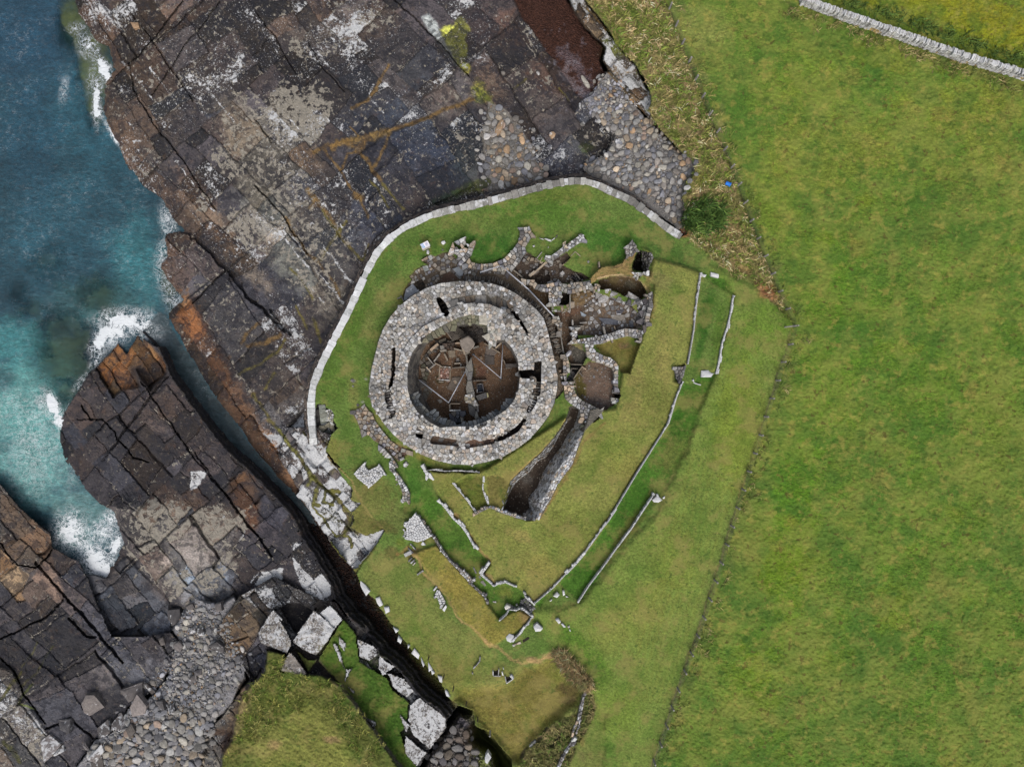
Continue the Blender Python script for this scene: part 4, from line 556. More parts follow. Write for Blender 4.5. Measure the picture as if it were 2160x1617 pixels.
# ------------------------------------------------------------------ cut the survey grid into its objects
k_ = (H-Zt)/H*.05; GXY = np.stack([(U-1080)*k_, (808.5-V)*k_, Zt], -1).reshape(-1, 3); GC = alb(COL).reshape(-1, 3); GL = LI.ravel(); GP = PA.ravel()
idx = np.arange(NX*NY).reshape(NY, NX); QUAD = np.stack([idx[:-1,:-1], idx[1:,:-1], idx[1:,1:], idx[:-1,1:]], -1).reshape(-1, 4)
FZ = ZONE[:-1,:-1].ravel(); FS = SLAB[:-1,:-1].ravel()
def submesh(name, f, mat, smooth):
    q = QUAD[f]; u, inv = np.unique(q, return_inverse=True); c = GXY[u].mean(0); c[2] = GXY[u][:, 2].min()
    return mesh(name, GXY[u]-c, inv.ravel(), np.full(len(q), 4), MAT[mat], dict(Col=GC[u], lich=GL[u], pale=GP[u]), smooth), c
zobj = {}
for zi, (nm, mt) in enumerate(zones):
    f = np.nonzero(FZ == zi)[0]
    if len(f) == 0 or nm == 'broch_core': continue
    if mt == 'rock':
        root = empty(nm, kind='structure'); zobj[nm] = root; ids, cnt = np.unique(FS[f], return_counts=True)
        o_ = np.argsort(FS[f], kind='stable'); fs = f[o_]; st = np.concatenate([[0], np.cumsum(cnt)]); cand = []
        rest = []
        for j, i in enumerate(ids):
            ff = fs[st[j]:st[j+1]]
            if i < 0 or cnt[j] < 12: rest.append(ff); continue
            uu = U.ravel()[QUAD[ff[0], 0]], V.ravel()[QUAD[ff[0], 0]]; vis = -10 < uu[0] < 2170 and -10 < uu[1] < 1627; cand.append((vis, cnt[j], ff))
        cand.sort(key=lambda t: (not t[0], -t[1]))
        for vis, n, ff in cand[:300]:
            me, c = submesh('rock_slab', ff, mt, False); obj('rock_slab', me, root, c)
        rest += [c[2] for c in cand[300:]]
        if rest:
            me, c = submesh('broken_rock', np.concatenate(rest), mt, False); tag(obj('broken_rock', me, root, c), kind='stuff')
    else:
        me, c = submesh(nm, f, mt, mt in ('grass', 'field', 'rough')); zobj[nm] = tag(obj(nm, me, None, c), kind='structure')
# far ground and sea outside the surveyed frame
def sheet(name, pts, z, mat, colr):
    v = [(x, y, z) for x, y in pts]; n = len(v)//4
    return tag(obj(name, mesh(name, v, np.arange(len(v)), [4]*n, MAT[mat], dict(Col=np.tile(alb(colr), (len(v), 1)), lich=np.zeros(len(v)), pale=np.zeros(len(v)), foam=np.full(len(v), .05), clear=np.zeros(len(v))))), kind='structure')
X0, X1, Y0, Y1, B = -62, 62, -48, 48, 900
sheet('field_beyond', [(X1,-B),(B,-B),(B,B),(X1,B), (-15,-B),(X1,-B),(X1,Y0),(-15,Y0), (12,Y1),(X1,Y1),(X1,B),(12,B)], -.1, 'field', (104,128,42))
sheet('open_sea', [(-B,-B),(-78,-B),(-78,B),(-B,B), (-78,-B),(-15,-B),(-15,-60),(-78,-60), (-78,60),(12,60),(12,B),(-78,B)], SEA-.02, 'water', (36,80,98))
sheet('shore_beyond', [(-46,44),(13,44),(13,150),(-46,150), (-62,-150),(-31,-150),(-31,-46),(-62,-46)], SEA+.25, 'rock', (78,72,70))
sheet('meadow_beyond', [(-31,-150),(-14.9,-150),(-14.9,-47.5),(-31,-47.5)], -.55, 'grass', (104,118,56))
# near water: waves, colour by depth, foam where it breaks
WU, WV = np.meshgrid(np.arange(-480, 860, 5.), np.arange(-420, 2040, 5.)); kk = (H-SEA)/H*.05
wc = np.zeros(WU.shape+(3,)); wc[:] = (31,68,80); fo = np.full(WU.shape, .05); cl = np.zeros(WU.shape)
def wn(s, sc): return fbm(WU/sc, WV/sc, s, 4)
wA, wB = wn(301, 60), wn(331, 16)
def wblob(px, py, rx, ry, c=None, k=.7, f=None, clr=None, ang=0):
    a = math.radians(ang); X, Y = WU-px, WV-py; q = np.sqrt(((X*math.cos(a)+Y*math.sin(a))/rx)**2+((-X*math.sin(a)+Y*math.cos(a))/ry)**2)+.35*wA+.3*wB; b = 1-sstep(.3, 1.2, q) if f is None else 1-sstep(.1, 1.75, q)
    if c is not None: wc[:] = wc*(1-k*b[..., None])+np.asarray(c, float)*k*b[..., None]
    if f is not None: fo[:] = np.maximum(fo, f*b)
    if clr is not None: cl[:] = np.maximum(cl, min(.88, clr*1.18)*b)
wblob(200,240,140,200,(40,88,102),.8); wblob(110,520,160,160,(40,84,98),.7); wblob(300,560,90,130,(56,120,124),.7); wblob(60,880,140,200,(86,150,144),.95); wblob(70,1010,90,90,(100,156,150),.7); wblob(30,720,70,60,(62,128,128),.7); wblob(170,1090,90,90,(98,138,134),.8); wblob(200,640,120,60,(62,104,100),.7); wblob(60,60,160,160,(30,68,92),.6); wblob(60,300,80,160,(30,72,92),.5); wblob(20,1060,30,60,(60,84,92),.7,ang=-35); wblob(90,1110,20,60,(40,56,62),.8,ang=-35); wblob(10,800,26,30,(44,84,88),.7); wblob(120,640,70,40,(48,84,92),.5)
wblob(430,830,40,140,(58,84,92),.9,ang=-38); wblob(560,990,24,120,(78,98,100),.9,ang=-42); wblob(600,1050,40,60,(66,84,84),.7,ang=-42); wblob(370,720,30,50,(56,110,120),.6,ang=-30)
for q in [(200,130,50,120,.75),(150,60,40,80,.75),(200,220,26,60,.7),(360,590,26,70,.6),(150,760,90,120,.62),(120,690,60,60,.5),(200,620,60,50,.5),(240,670,40,30,.4),(60,650,40,30,.4),(40,620,30,40,.4),(100,560,60,40,.35),(140,840,40,40,.6),(110,560,60,60,.3),(380,650,20,20,.5)]: wblob(q[0], q[1], q[2], q[3], clr=q[4])
for q in [(215,715,20,46,1,35),(262,676,56,26,1,0),(300,690,44,22,.9,30),(240,700,30,40,.9,40),(325,700,26,20,.7,20),(205,760,14,36,.7,30),(175,800,10,40,.6,40),(145,860,10,30,.5,40),(112,855,16,34,1.1,-25),(125,885,16,16,1,0),(100,850,24,36,.7,-20),(128,890,10,20,.9,0),(222,150,14,40,1,-25),(204,215,10,46,1,0),(205,240,14,14,1,0),(240,285,6,36,.9,-32),(185,95,26,40,.7,-30),(160,60,26,16,.6,0),(200,170,20,50,.55,0),(358,610,20,60,.62,-20),(345,540,20,50,.55,0),(354,470,18,50,.55,-10),(350,450,10,40,.4,0),
  (150,1120,44,40,.9,0),(210,1120,46,26,.8,-20),(200,1180,40,40,.95,30),(225,1200,20,26,1,0),(245,1150,12,40,1,25),(135,1110,26,24,.8,0),(235,1095,20,24,.8,40),(130,1150,26,20,.6,30),(180,1155,40,30,.7,0),(70,920,80,120,.36,0),(60,1000,60,70,.30,0),(135,190,10,34,.42,10),(30,860,60,60,.3,0),(150,1000,20,40,.25,0),(320,740,30,40,.3,-30),(590,1050,16,60,.18,-42)]: wblob(q[0], q[1], q[2], q[3], f=q[4], ang=q[5])
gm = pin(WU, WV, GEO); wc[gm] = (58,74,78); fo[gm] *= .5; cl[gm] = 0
wz = SEA+.10*wA+.09*wB+.05*wn(361, 6)+.12*np.clip(fo-.4, 0, 1); wX = np.stack([(WU-1080)*kk, (808.5-WV)*kk, wz], -1).reshape(-1, 3)
n1, n2 = WU.shape; wi = np.arange(n1*n2).reshape(n1, n2); wq = np.stack([wi[:-1,:-1], wi[1:,:-1], wi[1:,1:], wi[:-1,1:]], -1).reshape(-1, 4)
c_ = wX.mean(0); tag(obj('sea_water', mesh('sea_water', wX-c_, wq.ravel(), np.full(len(wq), 4), MAT['water'], dict(Col=alb(wc).reshape(-1, 3), foam=fo.ravel(), clear=cl.ravel()), True), None, c_), kind='structure')
print('terrain', round(time.time()-T0, 1))
# ================================================================== STONES
RS = np.random.RandomState(77)
GREY = [(150,147,142),(166,162,154),(134,132,130),(176,172,166),(120,116,114),(158,148,136),(172,158,140),(184,164,142),(142,140,146),(160,160,162)]
WARM = GREY+[(188,158,130),(196,168,140),(178,150,126),(150,128,112)]
DARKS = [(112,108,108),(128,124,122),(98,94,96),(140,136,132),(120,112,106),(150,146,142)]
WHITE = [(206,206,202),(190,190,186),(216,214,210),(170,168,166),(196,192,184)]
PEB = [(150,146,142),(164,160,156),(138,138,142),(168,164,158),(154,152,150),(172,156,136),(186,156,124),(132,132,138),(146,146,150),(126,124,126),(176,174,170),(156,148,140),(146,142,136),(184,178,166),(160,140,126)]
TAN = [(164,148,128),(150,140,126),(176,160,140),(140,130,120),(158,152,144),(184,162,140)]
BRN = [(118,104,92),(134,122,108),(104,94,86),(146,136,124),(126,122,118)]
def clip_half(poly, mx, my, nx, ny):
    out = []; n = len(poly); dd = [(p[0]-mx)*nx+(p[1]-my)*ny for p in poly]
    for i in range(n):
        a, b = poly[i], poly[(i+1) % n]; da, db = dd[i], dd[(i+1) % n]
        if da <= 0: out.append(a)
        if (da < 0) != (db < 0) and da != db:
            t = da/(da-db); out.append((a[0]+(b[0]-a[0])*t, a[1]+(b[1]-a[1])*t))
    return out
def cells(poly, size, holes=(), el=1.0, ang=0, edge=True, jit=.5, drop=0, vary=.35):
    """irregular close-fitting stones that fill an outline; el stretches them along ang"""
    ca, sa = math.cos(math.radians(ang)), math.sin(math.radians(ang))
    f = lambda p: ((p[0]*ca+p[1]*sa)/el, -p[0]*sa+p[1]*ca); b = lambda p: (p[0]*el*ca-p[1]*sa, p[0]*el*sa+p[1]*ca)
    Q = [f(p) for p in poly]; Hs = [[f(p) for p in h] for h in holes]
    def inside(X, Y):
        I = pin(X, Y, Q)
        for h in Hs: I &= ~pin(X, Y, h)
        return I
    seeds, ghost = [], []
    if edge:
        for ring in [Q]+Hs:
            n = len(ring)
            for i in range(n):
                ax, ay = ring[i]; bx, by = ring[(i+1) % n]; L = math.hypot(bx-ax, by-ay)
                if L < 1e-6: continue
                nx, ny = -(by-ay)/L, (bx-ax)/L; t = RS.uniform(.2, .8)*size*.8 if L > size*.7 else L/2
                while t < L:
                    px, py = ax+(bx-ax)*t/L, ay+(by-ay)*t/L; q = size*RS.uniform(.4, .55)
                    for sgn in (1, -1):
                        sx, sy = px+nx*q*sgn, py+ny*q*sgn
                        if inside(np.array([sx]), np.array([sy]))[0]:
                            if all((sx-s[0])**2+(sy-s[1])**2 > (size*.45)**2 for s in seeds[-40:]): seeds.append((sx, sy)); ghost.append((px-nx*q*sgn, py-ny*q*sgn))
                            break
                    t += size*RS.uniform(.75, 1.3)
    a = np.array(Q); x0, y0 = a.min(0); x1, y1 = a.max(0); cell = size*1.2; hsh = {}
    for s in seeds: hsh.setdefault((int(s[0]//cell), int(s[1]//cell)), []).append((s[0], s[1], size*.75))
    N = int((x1-x0)*(y1-y0)/size**2*9)+12; X = RS.uniform(x0, x1, N); Y = RS.uniform(y0, y1, N); I = inside(X, Y)
    for x, y in zip(X[I], Y[I]):
        r = size*RS.uniform(1-vary-.25, 1+vary-.12); k = (int(x//cell), int(y//cell)); ok = True
        for i in (-1, 0, 1):
            for j in (-1, 0, 1):
                for s in hsh.get((k[0]+i, k[1]+j), ()):
                    if (s[0]-x)**2+(s[1]-y)**2 < (.5*(r+s[2]))**2: ok = False; break
        if ok: hsh.setdefault(k, []).append((x, y, r)); seeds.append((x, y))
    if not seeds: return []
    allp = np.array(seeds+ghost); out = []; ns = len(seeds); keep = RS.rand(ns) >= drop
    for i in range(ns):
        if not keep[i]: continue
        d2 = ((allp-allp[i])**2).sum(1); o = np.argsort(d2)[1:16]; o = o[d2[o] < (3.2*size)**2]; x, y = allp[i]; h = 1.15*size
        pl = [(x-h, y-h), (x+h, y-h), (x+h, y+h), (x-h, y+h)]
        for j in o:
            qx, qy = allp[j]; pl = clip_half(pl, (x+qx)/2, (y+qy)/2, qx-x, qy-y)
            if len(pl) < 3: break
        if len(pl) >= 3: out.append([b(p) for p in pl])
    return out
def prep(pl, gap, rnd=0):
    a = np.array(pl); keep = [i for i in range(len(a)) if np.hypot(*(a[i]-a[i-1])) > .35]
    a = a[keep]
    if len(a) < 3: return None
    c = a.mean(0); r = np.hypot(*(a-c).T).mean(); a = c+(a-c)*max(.3, 1-gap/max(r, .1))
    for _ in range(rnd):
        b_ = np.roll(a, -1, 0); a = np.stack([a*.74+b_*.26, a*.26+b_*.74], 1).reshape(-1, 2)
    return a
def stone(pl, zf, h=.1, depth=.5, gap=.5, rnd=0, tilt=.05, pal=GREY, dome=.02, bev=.14, hv=.05, li=.25, drape=False, zs=None):
    """one stone: draped or level top with a worn edge, sides going straight down"""
    a = prep(pl, gap, rnd)
    if a is None: return None
    c = a.mean(0); n = len(a); z0 = zf(c[0], c[1])+h+RS.normal(0, hv); tx, ty = RS.normal(0, tilt, 2); r = np.hypot(*(a-c).T).mean()
    zt = np.array([(zf(p[0], p[1])+h if drape else z0) for p in a])+((a-c)@np.array([tx, ty]))*.05; b_ = c+(a-c)*(1-bev); bz = min(.06, r*.05*bev*1.3)
    V_ = []; k = (H-z0)/H*.05
    W_ = lambda p: ((p[0]-1080)*k, (808.5-p[1])*k)
    top = [W_(p) for p in a]; inn = [W_(p+RS.normal(0, r*.03, 2)) for p in b_]
    for (x, y), z in zip(top, zt): V_.append((x, y, z-depth))
    for (x, y), z in zip(top, zt): V_.append((x, y, z-bz))
    for (x, y), z in zip(inn, zt): V_.append((x, y, z+RS.normal(0, .008)))
    F = []
    for i in range(n):
        j = (i+1) % n; F.append((i, i+n, j+n, j)); F.append((i+n, i+2*n, j+2*n, j+n))
    if n > 5 or dome > .03:
        cx, cy = W_(c); V_.append((cx, cy, zt.mean()+dome)); 
        for i in range(n): F.append((2*n+i, 3*n, 2*n+(i+1) % n))
    else: F.append(tuple(range(3*n-1, 2*n-1, -1)))
    col = np.array(pal[RS.randint(len(pal))], float)*np.exp(RS.normal(-.05, .08))
    tone = 1+.15*float(perlin(np.array([c[0]/38.]), np.array([c[1]/38.]), 17)[0])+.14*float(perlin(np.array([c[0]/14.]), np.array([c[1]/14.]), 18)[0]); col = col*tone
    return dict(v=np.array(V_), f=F, c=np.clip(col, 10, 235), a=r, p=c, li=max(0, RS.normal(li, .07)))
def stones(poly, size, zf=None, holes=(), el=1., ang=0, edge=True, drop=0, vary=.35, **kw):
    zf = zf or Zat; out = []
    for pl in cells(poly, size, holes, el, ang, edge, drop=drop, vary=vary):
        s = stone(pl, zf, **kw)
        if s: out.append(s)
    return out
def scatter(poly, size, tries=5000, rmin=.3, rmax=1.5, pw=2.2, fill=.86, stray=0, **kw):
    """loose stones of mixed sizes, big ones first, thinning out past the edge of the outline"""
    a = np.array(poly); x0, y0 = a.min(0)-stray; x1, y1 = a.max(0)+stray; q = RS.rand(tries); rad = np.sort(size*.5*(rmin+(rmax-rmin)*q**pw))[::-1]; X = RS.uniform(x0, x1, tries); Y = RS.uniform(y0, y1, tries)
    ins = pin(X, Y, poly); dd = pdist(X, Y, poly, True); ok = ins & (RS.rand(tries) < .45+dd/12) | (~ins & (dd < stray) & (RS.rand(tries) < .28*(1-dd/max(stray, 1)))); cell = size*rmax; hs = {}; out = []
    for i in np.nonzero(ok)[0]:
        x, y, r = X[i], Y[i], rad[i]; k = (int(x//cell), int(y//cell))
        if any((x-s[0])**2+(y-s[1])**2 < ((r+s[2])*fill)**2 for u_ in (-1, 0, 1) for v_ in (-1, 0, 1) for s in hs.get((k[0]+u_, k[1]+v_), ())): continue
        hs.setdefault(k, []).append((x, y, r)); n = RS.randint(5, 9) if r > 3 else RS.randint(4, 7); t = np.sort((np.arange(n)+RS.uniform(-.32, .32, n))/n*6.283); el = RS.uniform(1, 1.45); an = RS.uniform(0, 3.14); R_ = r*RS.uniform(.86, 1.16, n)
        px, py = R_*np.cos(t)*el, R_*np.sin(t)/el**.5; pts = [(x+u_*math.cos(an)-v_*math.sin(an), y+u_*math.sin(an)+v_*math.cos(an)) for u_, v_ in zip(px, py)]
        s = stone(pts, Zat, gap=.01, h=.05+r*.02, depth=.12+r*.03, bev=.28, dome=.035, tilt=.14, hv=.03, li=.03, rnd=1 if r > 4.2 else 0, **kw)
        if s: out.append(s)
    return out
def build_stone(name, s, parent):
    v = s['v']; c = v.mean(0); c[2] = v[:, 2].min(); F = s['f']
    me = mesh(name, v-c, [i for q in F for i in q], [len(q) for q in F], MAT['stone'], dict(Col=np.tile(alb(s['c']), (len(v), 1)), lich=np.full(len(v), s['li'])))
    return obj(name, me, parent, c)
def join_stones(name, L, parent, kind='stuff'):
    v = np.concatenate([s['v'] for s in L]); c = v.mean(0); c[2] = v[:, 2].min(); lo, sz, o = [], [], 0
    for s in L:
        for q in s['f']: lo += [i+o for i in q]; sz.append(len(q))
        o += len(s['v'])
    cc = np.concatenate([np.tile(alb(s['c']), (len(s['v']), 1)) for s in L]); ll = np.concatenate([np.full(len(s['v']), s['li']) for s in L])
    return tag(obj(name, mesh(name, v-c, lo, sz, MAT['stone'], dict(Col=cc, lich=ll)), parent, c), kind=kind)
def lay(L, parent, part='stone', rest='small_stones', limit=300, minr=2.2):
    L = sorted(L, key=lambda s: -s['a']); big = [s for s in L[:limit] if s['a'] >= minr]; small = L[len(big):]
    for s in big: build_stone(part, s, parent)
    if small: join_stones(rest, small, parent)
def center(pts): a = np.array(pts); return a.mean(0)
def thing(name, pts, label, cat, group=None, z=None):
    c = center(pts); zz = float(Zat(c[0], c[1])) if z is None else z; return empty(name, wx(c[0], c[1], zz), label=label, cat=cat, group=group)
def const(z): return lambda x, y: z
def strip(pts, wd):
    a = np.array(pts, float); n = len(a); t = np.zeros_like(a); t[1:-1] = a[2:]-a[:-2]; t[0] = a[1]-a[0]; t[-1] = a[-1]-a[-2]; t /= np.hypot(*t.T)[:, None]
    nn = np.stack([-t[:, 1], t[:, 0]], 1); w_ = np.broadcast_to(np.asarray(wd, float), (n,))[:, None]/2
    return [tuple(p) for p in a+nn*w_]+[tuple(p) for p in (a-nn*w_)[::-1]]
_par = {}
def adopt(parent):                      # keep world positions when a part is parented to a thing
    bpy.context.view_layer.update()
# parts are built in world space, so an Empty at the thing's base has to be undone once
def settle():
    for o in list(COLL.objects):
        if o.parent is not None:
            p = o.parent; off = Vector((0, 0, 0))
            while p is not None: off += Vector(p['_w']) if '_w' in p else Vector(p.location); p = None
            o['_w'] = tuple(o.location)
    for o in list(COLL.objects):
        if o.parent is not None and '_w' in o:
            pw = o.parent['_w'] if '_w' in o.parent else tuple(o.parent.location); o['_l'] = tuple(Vector(o['_w'])-Vector(pw))
    for o in list(COLL.objects):
        if '_l' in o: o.location = o['_l']; del o['_l']
    for o in list(COLL.objects):
        if '_w' in o: del o['_w']
# ------------------------------------------------------------------ the broch
ctr = P('a', 905, 830)[0]
broch = empty('broch', wx(ctr[0], ctr[1], -1.6), label='round ruined stone broch tower, open to the sky, with hollow double wall', cat='broch')
f = np.nonzero(FZ == Z_CORE)[0]; me, c = submesh('wall_core', f, 'core', False); obj('wall_core', me, broch, c)
zc = lambda x, y: float(Zat(x, y))
L = []
SL = [q for q, z in SLOTS]
STEP_IN = INNER_RING
HOLES = [RIM, LEDGE_N, LEDGE_S]+SL
BPAL = [tuple(1.2*(.4*q[k]+.6*(150,148,143)[k]) for k in range(3)) for q in GREY+WARM]
L += stones(OUTER, 8.6, zc, holes=[INNER_RING, GALLERY]+[q for q in SL], h=.10, depth=.42, gap=.22, pal=BPAL, hv=.06, tilt=.10, li=.24, vary=.55, bev=.1)
L += stones(INNER_RING, 8.8, zc, holes=[RIM, LEDGE_N]+SL, h=.10, depth=.42, gap=.22, pal=BPAL, hv=.06, tilt=.10, li=.24, vary=.55, bev=.1)
L += stones(GALLERY, 13, zc, el=1.5, ang=75, h=.06, depth=.3, gap=.6, pal=TAN+GREY[:4], hv=.03, li=.05)
L += stones(LEDGE_N, 9.5, const(.7), h=.06, depth=.3, gap=.5, pal=[(138,136,112),(150,144,122),(128,128,110),(144,140,128)], hv=.02, li=.05)
L += stones(LEDGE_S, 8.5, const(.6), h=.08, depth=.3, gap=.5, pal=[(134,138,140),(148,148,146),(122,126,128),(142,140,132)], hv=.03, li=.1)
L += stones(P('a',1045,425,1100,470,1180,530,1190,572,1140,572,1100,618,1042,570,1060,510), 13, const(1.9), h=.12, depth=.5, gap=.5, pal=[(166,164,154),(156,156,148),(172,166,152)], hv=.02, li=.1)
L += stones(SLOTS[4][0], 12, const(1.25), h=.04, depth=.2, gap=1.5, pal=BRN+[(150,148,140)], drop=.4, edge=False)
L += stones(SLOTS[5][0], 9, const(1.3), h=.03, depth=.2, gap=1.3, pal=BRN, drop=.5, edge=False)
for s in L:                             # the weathered north and north-east crown is darker stone
    x, y = s['p']; k = math.exp(-((x-1010)/70)**2-((y-618)/26)**2)+math.exp(-((x-1075)/40)**2-((y-650)/34)**2)+.8*math.exp(-((x-790)/22)**2-((y-830)/40)**2)+.6*math.exp(-((x-890)/24)**2-((y-672)/20)**2); s['c'] = s['c']*(1-.26*min(k, 1))
lay(L, broch)
def bar(name, p0, p1, wd, z, th, parent, pal, tilt=0):   # a single long stone between two survey points
    s = stone(strip([p0, p1], wd), const(z), h=0, depth=th, gap=.01, pal=pal, hv=.01, tilt=tilt, bev=.12, dome=0); return build_stone(name, s, parent)
for k in range(12):                     # stair in the east gallery
    t = k/11; a_ = P('a', 1428-52*t, 905+215*t+0)[0]; b_ = P('a', 1474-58*t*t-10*t, 905+195*t+45*t)[0]; bar('stair_step', a_, b_, 3.6, .55+.085*k, .3, broch, BRN+[(150,144,134)])
for k in range(9):
    t = k/8; a_ = P('a', 266+24*t, 975+170*t)[0]; b_ = P('a', 308+30*t, 965+170*t)[0]; bar('stair_step', a_, b_, 4.2, .8+.08*k, .3, broch, DARKS)
for k, (u_, v_) in enumerate(((262,680),(300,688),(330,712),(358,728))):
    a_ = P('a', 668+20*k, u_)[0]; b_ = P('a', 712+18*k, u_-18)[0]; bar('stair_step', a_, b_, 6.5, -.9+.3*k, .25, broch, [(104,96,84),(92,86,78)])
# ------------------------------------------------------------------ inside the broch
zb = -1.6
def slab_thing(name, pts, z, th, label, cat, pal, group=None, part=None, tilt=.02, li=.05):
    s = stone(pts, const(z), h=0, depth=th, gap=.01, pal=pal, hv=.0, tilt=tilt, bev=.08, li=li); return tag(build_stone(name, s, None), label, cat, group)
def onedge(c, x0, y0, x1, y1, wd, z, th, label, pal=TAN, group='upright slabs set on edge in the broch floor'):
    a_, b_ = P(c, x0, y0, x1, y1); return slab_thing('upright_slab', strip([a_, b_], wd), z, th, label, 'slab', pal, group)
hearth = thing('hearth', P('o',415,705,555,885), 'square red-brown stone hearth with pale kerbs on the broch floor', 'hearth', z=zb)
lay(stones(P('o',428,720,545,722,542,872,420,868), 5.5, const(zb), h=.08, depth=.2, gap=.35, pal=[(150,112,96),(166,128,112),(140,104,92),(176,150,138)], hv=.01, li=0), hearth, 'hearth_stone', 'hearth_chips', minr=1.2)
for a_, b_ in (((412,705),(562,712)),((560,708),(552,890)),((552,884),(405,874)),((408,880),(420,705)),((405,900),(470,905))): bar('kerb', *P('o', *a_, *b_), 2.4, zb+.25, .35, hearth, [(168,152,132),(156,144,128)])
q = thing('quern_slab', P('o',590,840,690,830,600,1030), 'grey floor slab bearing a small triangular kerb with brown middle', 'slab', z=zb)
s = stone(P('o',588,838,690,830,692,900,592,1030,512,992), const(zb+.12), h=0, depth=.25, gap=.01, pal=[(124,112,100)], hv=0, li=0); build_stone('slab', s, q)
s = stone(P('o',592,890,625,878,652,905,622,934), const(zb+.17), h=0, depth=.1, gap=.01, pal=[(196,180,156)], hv=0, li=0); build_stone('kerb', s, q); s = stone(P('o',604,895,624,887,640,906,621,922), const(zb+.18), h=0, depth=.1, gap=.01, pal=[(140,92,70)], hv=0, li=0); build_stone('infill', s, q)
part = thing('stone_partition', P('o',760,545,870,1420), 'long stone partition that runs north to south across the broch floor', 'partition', z=zb)
lay(stones(P('o',758,700,802,696,832,850,878,1060,884,1160,880,1240,908,1330,965,1400,905,1436,862,1340,832,1180,808,1000,778,850), 9, const(-.55), el=2.4, ang=82, h=0, depth=1.0, gap=.3, pal=[(124,122,116),(136,132,124),(112,110,108)], hv=.05, li=.05), part)
lay(stones(P('o',790,1070,850,1065,900,1150,880,1190,790,1180), 8, const(-.4), h=0, depth=1.1, gap=.3, pal=[(170,158,140),(150,144,136),(160,150,128)], hv=.05), part); bar('slab', *P('o',762,545,784,690), 3, -.4, 1.1, part, [(140,134,124)])
lay(stones(P('o',880,1160,925,1200,935,1280,905,1320,860,1250), 5, const(-.9), h=0, depth=.6, gap=.3, pal=DARKS, hv=.1), part, minr=1.5)
cap = thing('roof_slab', P('o',680,350,880,390,760,540), 'broad grey capping slab raised over the cupboard north of the partition', 'slab', z=zb)
s = stone(P('o',680,352,790,298,838,330,882,392,868,440,812,500,760,520,722,470,695,420), const(.35), h=0, depth=.16, gap=.01, pal=[(134,124,114)], hv=0, tilt=.05, li=0); build_stone('capping_slab', s, cap)
for a_, b_ in (((700,420),(752,545)),((850,460),(935,430)),((752,545),(810,500)),((690,390),(720,470))): bar('support_slab', *P('o', *a_, *b_), 3, .12, 1.7, cap, TAN)
for args in ((295,492,402,405,4.5,'long tan slab leaning at the north-west of the broch floor'),(260,575,340,678,2.4,'grey slab on edge nearest the west wall of the broch'),(342,640,425,522,2,'thin tan slab on edge west of the square stone box'),(270,742,362,670,2,'thin slab on edge pointing at the corner of the hearth'),(350,652,438,696,1.8,'thin slab on edge just above the hearth corner'),(240,705,302,772,2.6,'mossy slab on edge beside the west bench'),(582,720,860,704,2.2,'long thin slab on edge right of the hearth, meeting the partition'),(765,892,1032,880,2,'thin slab on edge that crosses under the partition and points east'),(608,664,690,658,1.8,'short slab on edge above the long thin slab'),(600,465,720,497,2.8,'slab on edge below the capping slab to its left'),(478,530,522,625,3.6,'short thick slab on edge in the northern part of the floor'),(1000,392,1212,528,2.2,'long thin slab on edge under the north-east pier'),(1256,612,1282,675,2,'short slab on edge by the east cell'),(580,396,692,392,2.4,'slab on edge closing the dark recess behind the capping slab'),(545,1190,690,1185,2,'slab on edge above the dark stone stack in the south'),(1110,440,1210,350,3,'plank-shaped tan slab leaning by the north-east pier'),(1150,462,1250,370,3,'second plank-shaped tan slab by the railing end'),(500,235,600,372,2,'dark slab on edge in the northern cell'),(1290,722,1370,724,1.8,'narrow slab lying below the east block')): onedge('o', *args[:5], zb+.55, .7, args[5])
for pts, z, th, lab, pal in ((P('o',1282,665,1452,658,1450,708,1280,712), -.7, .9, 'long grey lintel block against the east wall of the broch', [(112,104,98)]), (P('o',885,1085,1032,1038,1046,1110,922,1152), -.8, .8, 'dark block resting east of the partition', [(92,90,88)]), (P('o',1030,1048,1050,1042,1064,1100,1046,1110), -.9, .5, 'small yellowish stone at the end of the dark block', [(166,158,120)]),
  (P('o',418,432,468,420,482,470,432,480), -.7, .9, 'pale square block in the north-west of the floor', [(166,162,154)]), (P('o',418,488,505,475,510,500,430,512), -.8, .8, 'pale stone lying below the square block', [(170,160,146)]), (P('o',520,490,620,480,628,575,540,590), zb+.12, .25, 'flat grey slab set in the floor left of the capping slab', [(128,116,100)]), (P('o',640,590,668,592,682,635,632,640), zb+.15, .25, 'small grey stone on the floor above the long slab', [(150,144,136)]), (P('o',385,1135,440,1128,462,1165,420,1188), zb+.1, .25, 'rounded flat stone near the south-west wall', [(136,130,122)]),
  (P('o',940,570,970,565,992,600,960,612), zb+.2, .3, 'tan boulder beside the middle of the eastern railing', [(150,126,100)]), (P('o',682,670,702,662,714,690,690,698), zb+.15, .25, 'white pebble above the long thin slab', [(196,194,190)]), (P('o',1135,1270,1160,1258,1210,1290,1140,1310), .2, .5, 'dark bluish stone jutting from the south-east wall foot', [(116,122,126)])): slab_thing('floor_stone', pts, z, th, lab, 'stone', pal)
tank = thing('stone_tank', P('o',905,930,985,1040), 'dark rectangular stone tank sunk in the floor east of the partition', 'tank', z=zb)
for a_, b_ in (((908,935),(912,1042)),((980,925),(1000,1032)),((908,938),(982,925)),((912,1042),(1000,1032))): bar('side_slab', *P('o', *a_, *b_), 1.5, zb+.4, .6, tank, DARKS)
s = stone(P('o',915,940,976,932,990,1026,918,1036), const(zb+.12), h=0, depth=.3, gap=.01, pal=[(52,58,68)], hv=0, li=0); build_stone('base_slab', s, tank)
tank2 = thing('stone_box', P('o',1030,530,1160,530), 'stone box with a dark opening in a grey slab, north-east floor', 'box', z=zb)
